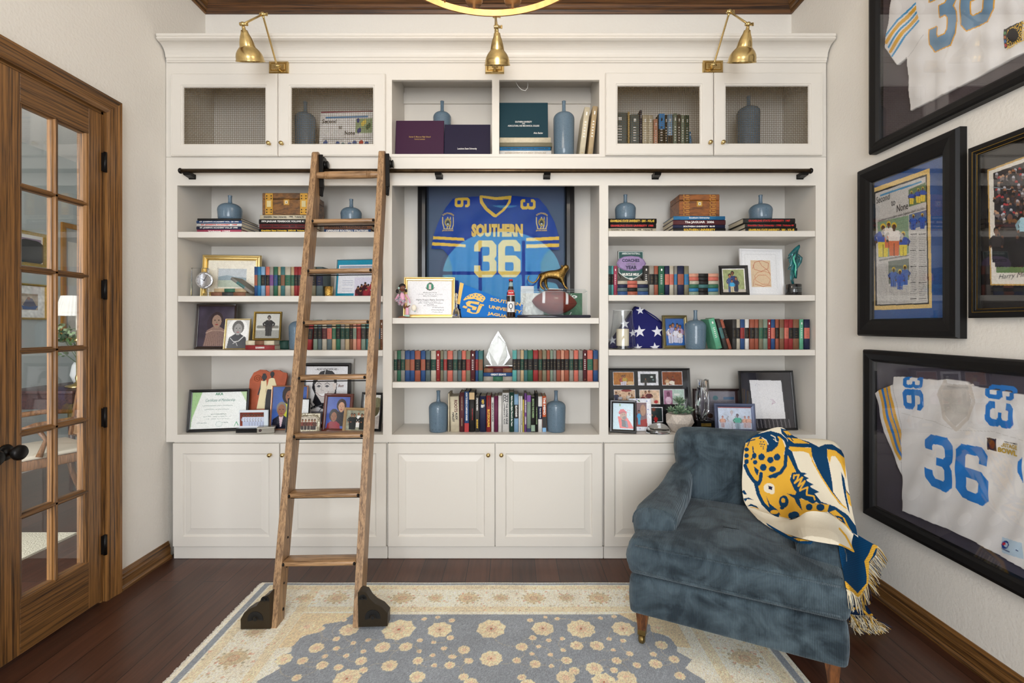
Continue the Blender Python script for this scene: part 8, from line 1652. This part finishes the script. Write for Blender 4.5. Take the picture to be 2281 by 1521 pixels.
def jB(c):
    Q = lambda pts: [q4b(p) for p in pts]; c.blotch(.06, .1)
    c.poly(Q([(160, 843), (423, 750), (433, 1373), (168, 1383)]), (222, 190, 120)); c.poly(Q([(172, 858), (410, 776), (420, 1356), (180, 1364)]), (22, 20, 22)); c.poly(Q([(180, 863), (405, 786), (414, 1350), (188, 1358)]), (198, 196, 194))
    c.poly(Q([(201, 868), (386, 806), (387, 814), (202, 876)]), (70, 140, 186)); c.poly(Q([(328, 846), (405, 812), (408, 900), (330, 922)]), (104, 124, 88)); c.poly(Q([(331, 958), (408, 936), (409, 1005), (333, 1022)]), (92, 112, 150)); c.poly(Q([(190, 990), (328, 960), (330, 1130), (194, 1150)]), (132, 158, 132)); c.poly(Q([(238, 1165), (330, 1152), (332, 1248), (240, 1266)]), (120, 128, 120))
    rs_ = np.random.RandomState(6)
    def player(x, y, h_, cl, pt): a = q4b((x, y)); c.person(a[0], a[1], h_/2, (90, 64, 50), cl, (220, 190, 70), pt, .5)
    for x, y, h_ in ((342, 850, 60), (372, 838, 66), (392, 832, 66)): player(x, y, h_, (50, 80, 170), (226, 200, 80))
    for x, y, h_ in ((215, 995, 150), (305, 1030, 110)): player(x, y, h_, (44, 80, 176), (226, 206, 60))
    for x, y, h_ in ((240, 985, 120), (264, 990, 150)): player(x, y, h_, (232, 226, 222), (214, 110, 60))
    for x, y in ((262, 1190), (312, 1180), (290, 1200)): player(x, y, 90, (70, 100, 180), (70, 100, 180))
    for x, y in ((350, 955), (390, 950)): player(x, y, 70, (50, 90, 180), (60, 90, 170))
    for col_ in ((336, 366), (374, 410)):
        for i in range(38): y = 1045+i*8; y2 = y-(col_[1]-col_[0])*.06; c.line(Q([(col_[0]+1, y), (col_[1]-rs_.randint(0, 8), y2)]), .9 if i % 9 else 1.8, (120, 120, 122) if i % 9 else (60, 60, 62))
    for col_ in ((194, 234), (240, 282), (288, 330)):
        for i in range(22): y = (1180 if col_[0] == 194 else 1276)+i*8
        for y in range(1180 if col_[0] == 194 else 1278, 1352, 7): c.line(Q([(col_[0], y), (col_[1], y-2)]), .8, (146, 146, 148))
    c.line(Q([(190, 985), (405, 930)]), .6, (120, 120, 122)); c.blotch(.8, .04, 3); c.grain(.07, 5); return None, 0
def xB(mb, o, t):
    for tx, x, y, h_, w_ in (('Second', 215, 884, .034, .086), ('to', 261, 905, .026, .025), ('None', 302, 923, .034, .066)): a = q4b((x, y)); WT(mb, tx, o(a[0], a[1]), h_, BLK, w=w_, bold=0)
    a = q4b((296, 958)); WT(mb, 'Southern secondary seals Jaguars claim to No. 1', o(a[0], a[1]), .018, M('grey_ink', (80, 80, 84), .6), w=.28, bold=-.005); a = q4b((262, 1150)); WT(mb, 'Jaguar defense withers ASU when it counts', o(a[0], a[1]), .011, M('grey_ink'), w=.185, bold=0)
wallframe('framed_newspaper', 'black framed newspaper reading Second to None on blue mat', 'framed newspaper', 2.553, 1.974, 1.326, 2.195, [(0, .001), (0, .03), (.008, .042), (.03, .046), (.06, .038), (.08, .03), (.086, .022), (.088, .01)], M('black_leather_frame'), .012, jB, (34, 78, 142), .02, .088, .0016, PRINT, .8, xB)
def jC(c):
    Q = lambda pts: [q4b(p) for p in pts]; c.blotch(.06, .2)
    c.poly(Q([(680, 758), (1000, 640), (1000, 1275), (693, 1272)]), (196, 160, 90)); c.poly(Q([(686, 764), (1000, 648), (1000, 1267), (699, 1266)]), (228, 224, 216)); c.poly(Q([(706, 772), (1000, 668), (1000, 1216), (720, 1216)]), (48, 42, 44)); c.poly(Q([(718, 1182), (1000, 1150), (1000, 1216), (720, 1216)]), (104, 132, 84)); rs_ = np.random.RandomState(9)
    c.line(Q([(708, 835), (850, 855)]), 1.4, (150, 170, 180)); c.line(Q([(716, 1190), (850, 1160)]), 2.6, (206, 200, 196))
    for i in range(110):
        x, y = rs_.uniform(710, 860), rs_.uniform(735, 960); y += (860-x)*.25; a = q4b((x, y)); c.ell(a[0], a[1], 3.2, 3.6, [(150, 104, 76), (92, 60, 46), (190, 150, 120), (60, 50, 56), (176, 60, 60), (190, 190, 200)][i % 6]); c.ell(a[0], a[1]+5, 3.6, 4, [(36, 32, 36), (60, 56, 64), (120, 110, 110)][i % 3])
    for x, y, h_, cl in ((735, 1000, 190, (24, 24, 28)), (765, 990, 200, (30, 30, 34)), (800, 960, 230, (60, 60, 66)), (835, 950, 240, (36, 34, 40)), (780, 940, 210, (54, 50, 54)), (720, 1010, 160, (48, 44, 48)), (850, 920, 200, (170, 210, 226))): a = q4b((x, y)); c.person(a[0], a[1], h_/2.0, (110, 74, 56), cl, (30, 24, 24), (30, 30, 34), .4)
    c.blotch(1.2, .12, 5); return None, 0
def xC(mb, o, t):
    a = q4b((808, 1230)); WT(mb, 'Harry Miller', o(a[0], a[1]), .024, M('grey_ink'), w=.12, bold=-.01, sl=.3)
cf_ = wallframe('framed_photo', 'black and gold framed football crowd photo at right edge', 'framed photo', 1.94, 1.30, 1.41, 2.09, [(0, .001), (0, .028), (.004, .032), (.02, .034), (.024, .030), (.03, .030), (.034, .026), (.036, .012)], M('black_leather_frame'), .01, jC, (22, 20, 22), .02, .036, .0014, PRINT, .9, xC)
for i_, hh in ((.0225, .0335), (.0345, .026)):
    a, b, c0_, c1_ = 1.94-i_, 1.30+i_, i_, .68-i_; ym = 1.62; mb = MB(); mb.tube([(-hh, a-ym, c0_), (-hh, b-ym, c0_), (-hh, b-ym, c1_), (-hh, a-ym, c1_), (-hh, a-ym, c0_)], .0022, GOLD, 4); mb.build('gold_fillet', cf_)
# ================================================================ HALL FURNISHINGS (seen through the door glass)
def hallpic(label, px0, py0, px1, py1, paint, base, fm, bar, name='framed_picture'):
    X = -4.575; ya, yb = X*F/(px0-CX), X*F/(px1-CX); Ym = (ya+yb)/2; z1 = CH-(py0-CY)*Ym/F; z0 = CH-(py1-CY)*Ym/F
    t = thing(name, label, 'picture', (-4.599, (ya+yb)/2, z0)); w = (yb-ya)/2; mb = MB(); mb.rings([[(hh, -w+i, i), (hh, w-i, i), (hh, w-i, z1-z0-i), (hh, -w+i, z1-z0-i)] for i, hh in ((0, 0), (0, .02), (bar*.5, .024), (bar, .016), (bar, .004))], fm, False, False); mb.build('frame', t)
    nx, ny = 120, 120; u = np.linspace(0, 1, nx); v = np.linspace(0, 1, ny); U, V = np.meshgrid(u, v); P = np.stack([np.full_like(U, .006), -w+bar+U*(2*w-2*bar), (z1-z0-bar)-V*(z1-z0-2*bar)], -1); c = Cv(U, V, base); paint(c); mb = MB(); mb.grid(P, PRINT, c.c, False); mb.build('picture', t)
def h1(c):
    c.rect(.1, .12, .94, .92, (150, 130, 150)); c.rect(.1, .7, .94, .92, (70, 84, 60)); c.rect(.1, .4, .94, .6, (196, 170, 160)); 
    for x in (.2, .3, .75, .88): c.ell(x, .62, .1, .14, (34, 34, 32))
    for x, h_ in ((.45, .36), (.53, .26), (.6, .26), (.68, .34)): c.person(x, .44+(.36-h_), h_, (30, 26, 30), (28, 26, 30), (26, 24, 28), (24, 24, 26), .3)
hallpic('silhouette family picture seen through the door glass, upper', 30, 516, 106, 592, h1, (228, 224, 220), GOLD, .03)
def h2(c):
    c.rect(.25, .25, .78, .76, (178, 160, 140)); c.blotch(20, .2); c.poly([(.3, .6), (.45, .35), (.6, .4), (.76, .68), (.5, .74)], (90, 90, 110)); c.poly([(.26, .62), (.5, .66), (.78, .62), (.7, .74), (.3, .74)], (60, 90, 140)); c.ell(.48, .4, .05, .05, (130, 90, 70))
hallpic('small framed group photo seen through the door glass, lower', 28, 632, 108, 712, h2, (236, 234, 230), GOLD, .02)
hallpic('gold framed pale panel behind the table lamp in the hall', 140, 500, 190, 760, lambda c: (c.rect(.15, .12, 1, 1, (216, 208, 196)), c.blotch(30, .03)), (170, 168, 164), M('hall_gold_frame', (176, 124, 60), .4, .5), .05)
hz = lambda px, py, Y: W(px, py, Y)
# table, lamp, flowers, photo
X0 = -3.95; Yt = lambda px: X0*F/(px-CX)
yl = Yt(143); zt2 = CH-(862-CY)*yl/F
t = thing('console_table', 'dark wood side table behind the door glass', 'table', (X0, yl+.25, 0)); DW = wood('dark_table_wood', (40, 24, 30), (76, 48, 44), 1)
mb = MB(); mb.box(-.3, .3, -.5, .6, zt2-.03, zt2, DW, .006); mb.build('tabletop', t); mb = MB(); mb.box(-.27, .27, -.47, .57, zt2-.16, zt2-.031, DW, .003); mb.build('apron', t)
for sx in (-.25, .25):
    for sy in (-.45, .55): mb = MB(); mb.tube([(sx, sy, 0), (sx, sy, zt2*.4), (sx, sy, zt2-.15)], [.016, .02, .028], DW, 10); mb.build('leg', t)
t = thing('table_lamp', 'brass candlestick lamp with a pleated white shade in the hall', 'lamp', (X0+.12, yl, zt2+.001)); k = yl/F
mb = MB(); mb.lathe([(.001, 0), (.09, 0), (.085, .015), (.03, .03), (.014, .05), (.02, .08), (.012, .11), (.014, .4), (.03, .41), (.012, .43), (.01, .46), (.01, .5)], BRASS, 20); mb.build('base', t); hl = (862-704)*k
mb = MB(); mb.lathe([(.014, .5), (.014, hl+.06), (.001, hl+.06)], M('candle_sleeve'), 12); mb.build('candle_tube', t)
n_ = 72; mb = MB(); mb.rings([[(r_*(1+.02*(i % 2))*math.cos(2*PI*i/n_), r_*(1+.02*(i % 2))*math.sin(2*PI*i/n_), z_) for i in range(n_)] for r_, z_ in ((.155, hl), (.11, hl+44*k))], M('pleated_shade', (238, 234, 226), .8), False, False); mb.build('lamp_shade', t)
t = thing('flower_arrangement', 'green hydrangea arrangement beside the lamp in the hall', 'flowers', (X0-.08, yl+.27, zt2+.001)); rs_ = np.random.RandomState(5)
mb = MB(); mb.lathe([(.001, 0), (.06, 0), (.09, .08), (.075, .17), (.06, .2), (.001, .2)], M('white_ceramic_pot', (226, 226, 224), .3), 24); mb.build('vase', t); gr = [M('leaf_green', (70, 100, 58), .6), M('hydrangea_green', (150, 172, 130), .7), M('deep_leaf', (44, 74, 44), .6)]
for i in range(16):
    a = rs_.rand()*6.28; r_ = rs_.uniform(.02, .15); z_ = rs_.uniform(.24, .52); mb = MB(); p = Vector((r_*math.cos(a), r_*math.sin(a), z_)); mb.tube([(0, 0, .15), tuple(p)], .003, gr[0], 5)
    for k2 in range(26):
        v = Vector(rs_.normal(0, 1, 3)).normalized(); q = p+v*.05; sd = v.orthogonal().normalized()*.016; up = v.cross(sd).normalized()*.016; mb.add([tuple(q+sd), tuple(q+up), tuple(q-sd), tuple(q-up)], [(0, 1, 2, 3)], gr[i % 3])
    mb.build('bloom', t)
t = thing('framed_photo', 'black framed small photo on the hall table', 'picture', (X0+.2, yl+.18, zt2+.001), PI/2-.3); R = Matrix.Rotation(-.15, 4, 'X'); mb = MB(); mb.T = R; mb.rectprof(-.07, .07, 0, .19, [(0, 0), (0, -.014), (.014, -.016), (.016, -.006)], BLACKF, cap=False); mb.build('frame', t); P, c = gridpic(.11, .16, 30, 40, 0, 0, 1, 1, (214, 214, 220)); c.ell(.4, .3, .15, .12, (110, 70, 90)); c.ell(.6, .6, .15, .1, (120, 120, 150)); P[..., 2] += .015; P[..., 1] -= .005; mb = MB(); mb.T = R; mb.grid(P, PRINT, c.c, False); mb.build('picture', t)
# cane chair
cxp = W(62, 935, 3.35); t = thing('cane_armchair', 'carved wood armchair with cane back behind the door glass', 'chair', (cxp.x-.05, 3.5, .0145), -.5); WD = wood('carved_chair_wood', (90, 60, 40), (146, 104, 70), 2); CANE = M('cane_weave', (150, 116, 84), .7, bump=(300, .8, .003), var=(200, .35))
mb = MB(); mb.box(-.27, .27, -.23, .23, .455, .485, M('seat_cloth', (206, 196, 178), .9), .012); mb.build('seat', t); mb = MB(); mb.box(-.28, .28, -.24, .24, .39, .454, WD, .01); mb.build('seat_rail', t)
mb = MB(); mb.T = Matrix.Translation((0, .25, .48))@Matrix.Rotation(-.15, 4, 'X'); pr = [(-.25, 0), (.25, 0), (.26, .45), (.18, .52), (0, .55), (-.18, .52), (-.26, .45)]; mb.rings([[(x*s_, yy, .02+z*s_) for x, z in pr] for s_, yy in ((1, -.02), (1, .02), (.84, .02), (.84, -.02), (1, -.02))], WD, False, False); mb.build('back_frame', t)
mb = MB(); mb.T = Matrix.Translation((0, .25, .48))@Matrix.Rotation(-.15, 4, 'X'); mb.prism([(x*.86, .03+z*.86) for x, z in pr], -.004, .004, CANE, 'xz'); mb.build('cane_panel', t)
for sx in (-1, 1):
    mb = MB(); mb.tube([(sx*.26, .27, .68), (sx*.29, .1, .7), (sx*.3, -.12, .69), (sx*.3, -.2, .66)], [.016, .02, .022, .026], WD, 10); mb.tube([(sx*.3, -.12, .68), (sx*.27, -.06, .58), (sx*.28, -.1, .47)], [.016, .014, .02], WD, 8); mb.build('arm', t)
    mb = MB(); mb.tube([(sx*.26, -.22, .44), (sx*.27, -.24, .3), (sx*.25, -.21, .12), (sx*.26, -.24, .01)], [.032, .026, .016, .022], WD, 10); mb.build('leg', t)
    mb = MB(); mb.tube([(sx*.25, .22, .46), (sx*.25, .26, .2), (sx*.26, .32, .01)], [.024, .02, .018], WD, 10); mb.build('leg', t)
mb = MB(); ha = [fl_(20, 1265, 0)[:2], fl_(168, 1190, 0)[:2]]; mb.box(-4.2, -2.88, 1.2, 3.19, .001, .014, M('cream_shag', (226, 218, 196), .95, bump=(120, 1, .01))); tag(mb.build('hall_rug'), 'cream shag rug on the hall floor beyond the door', 'rug')
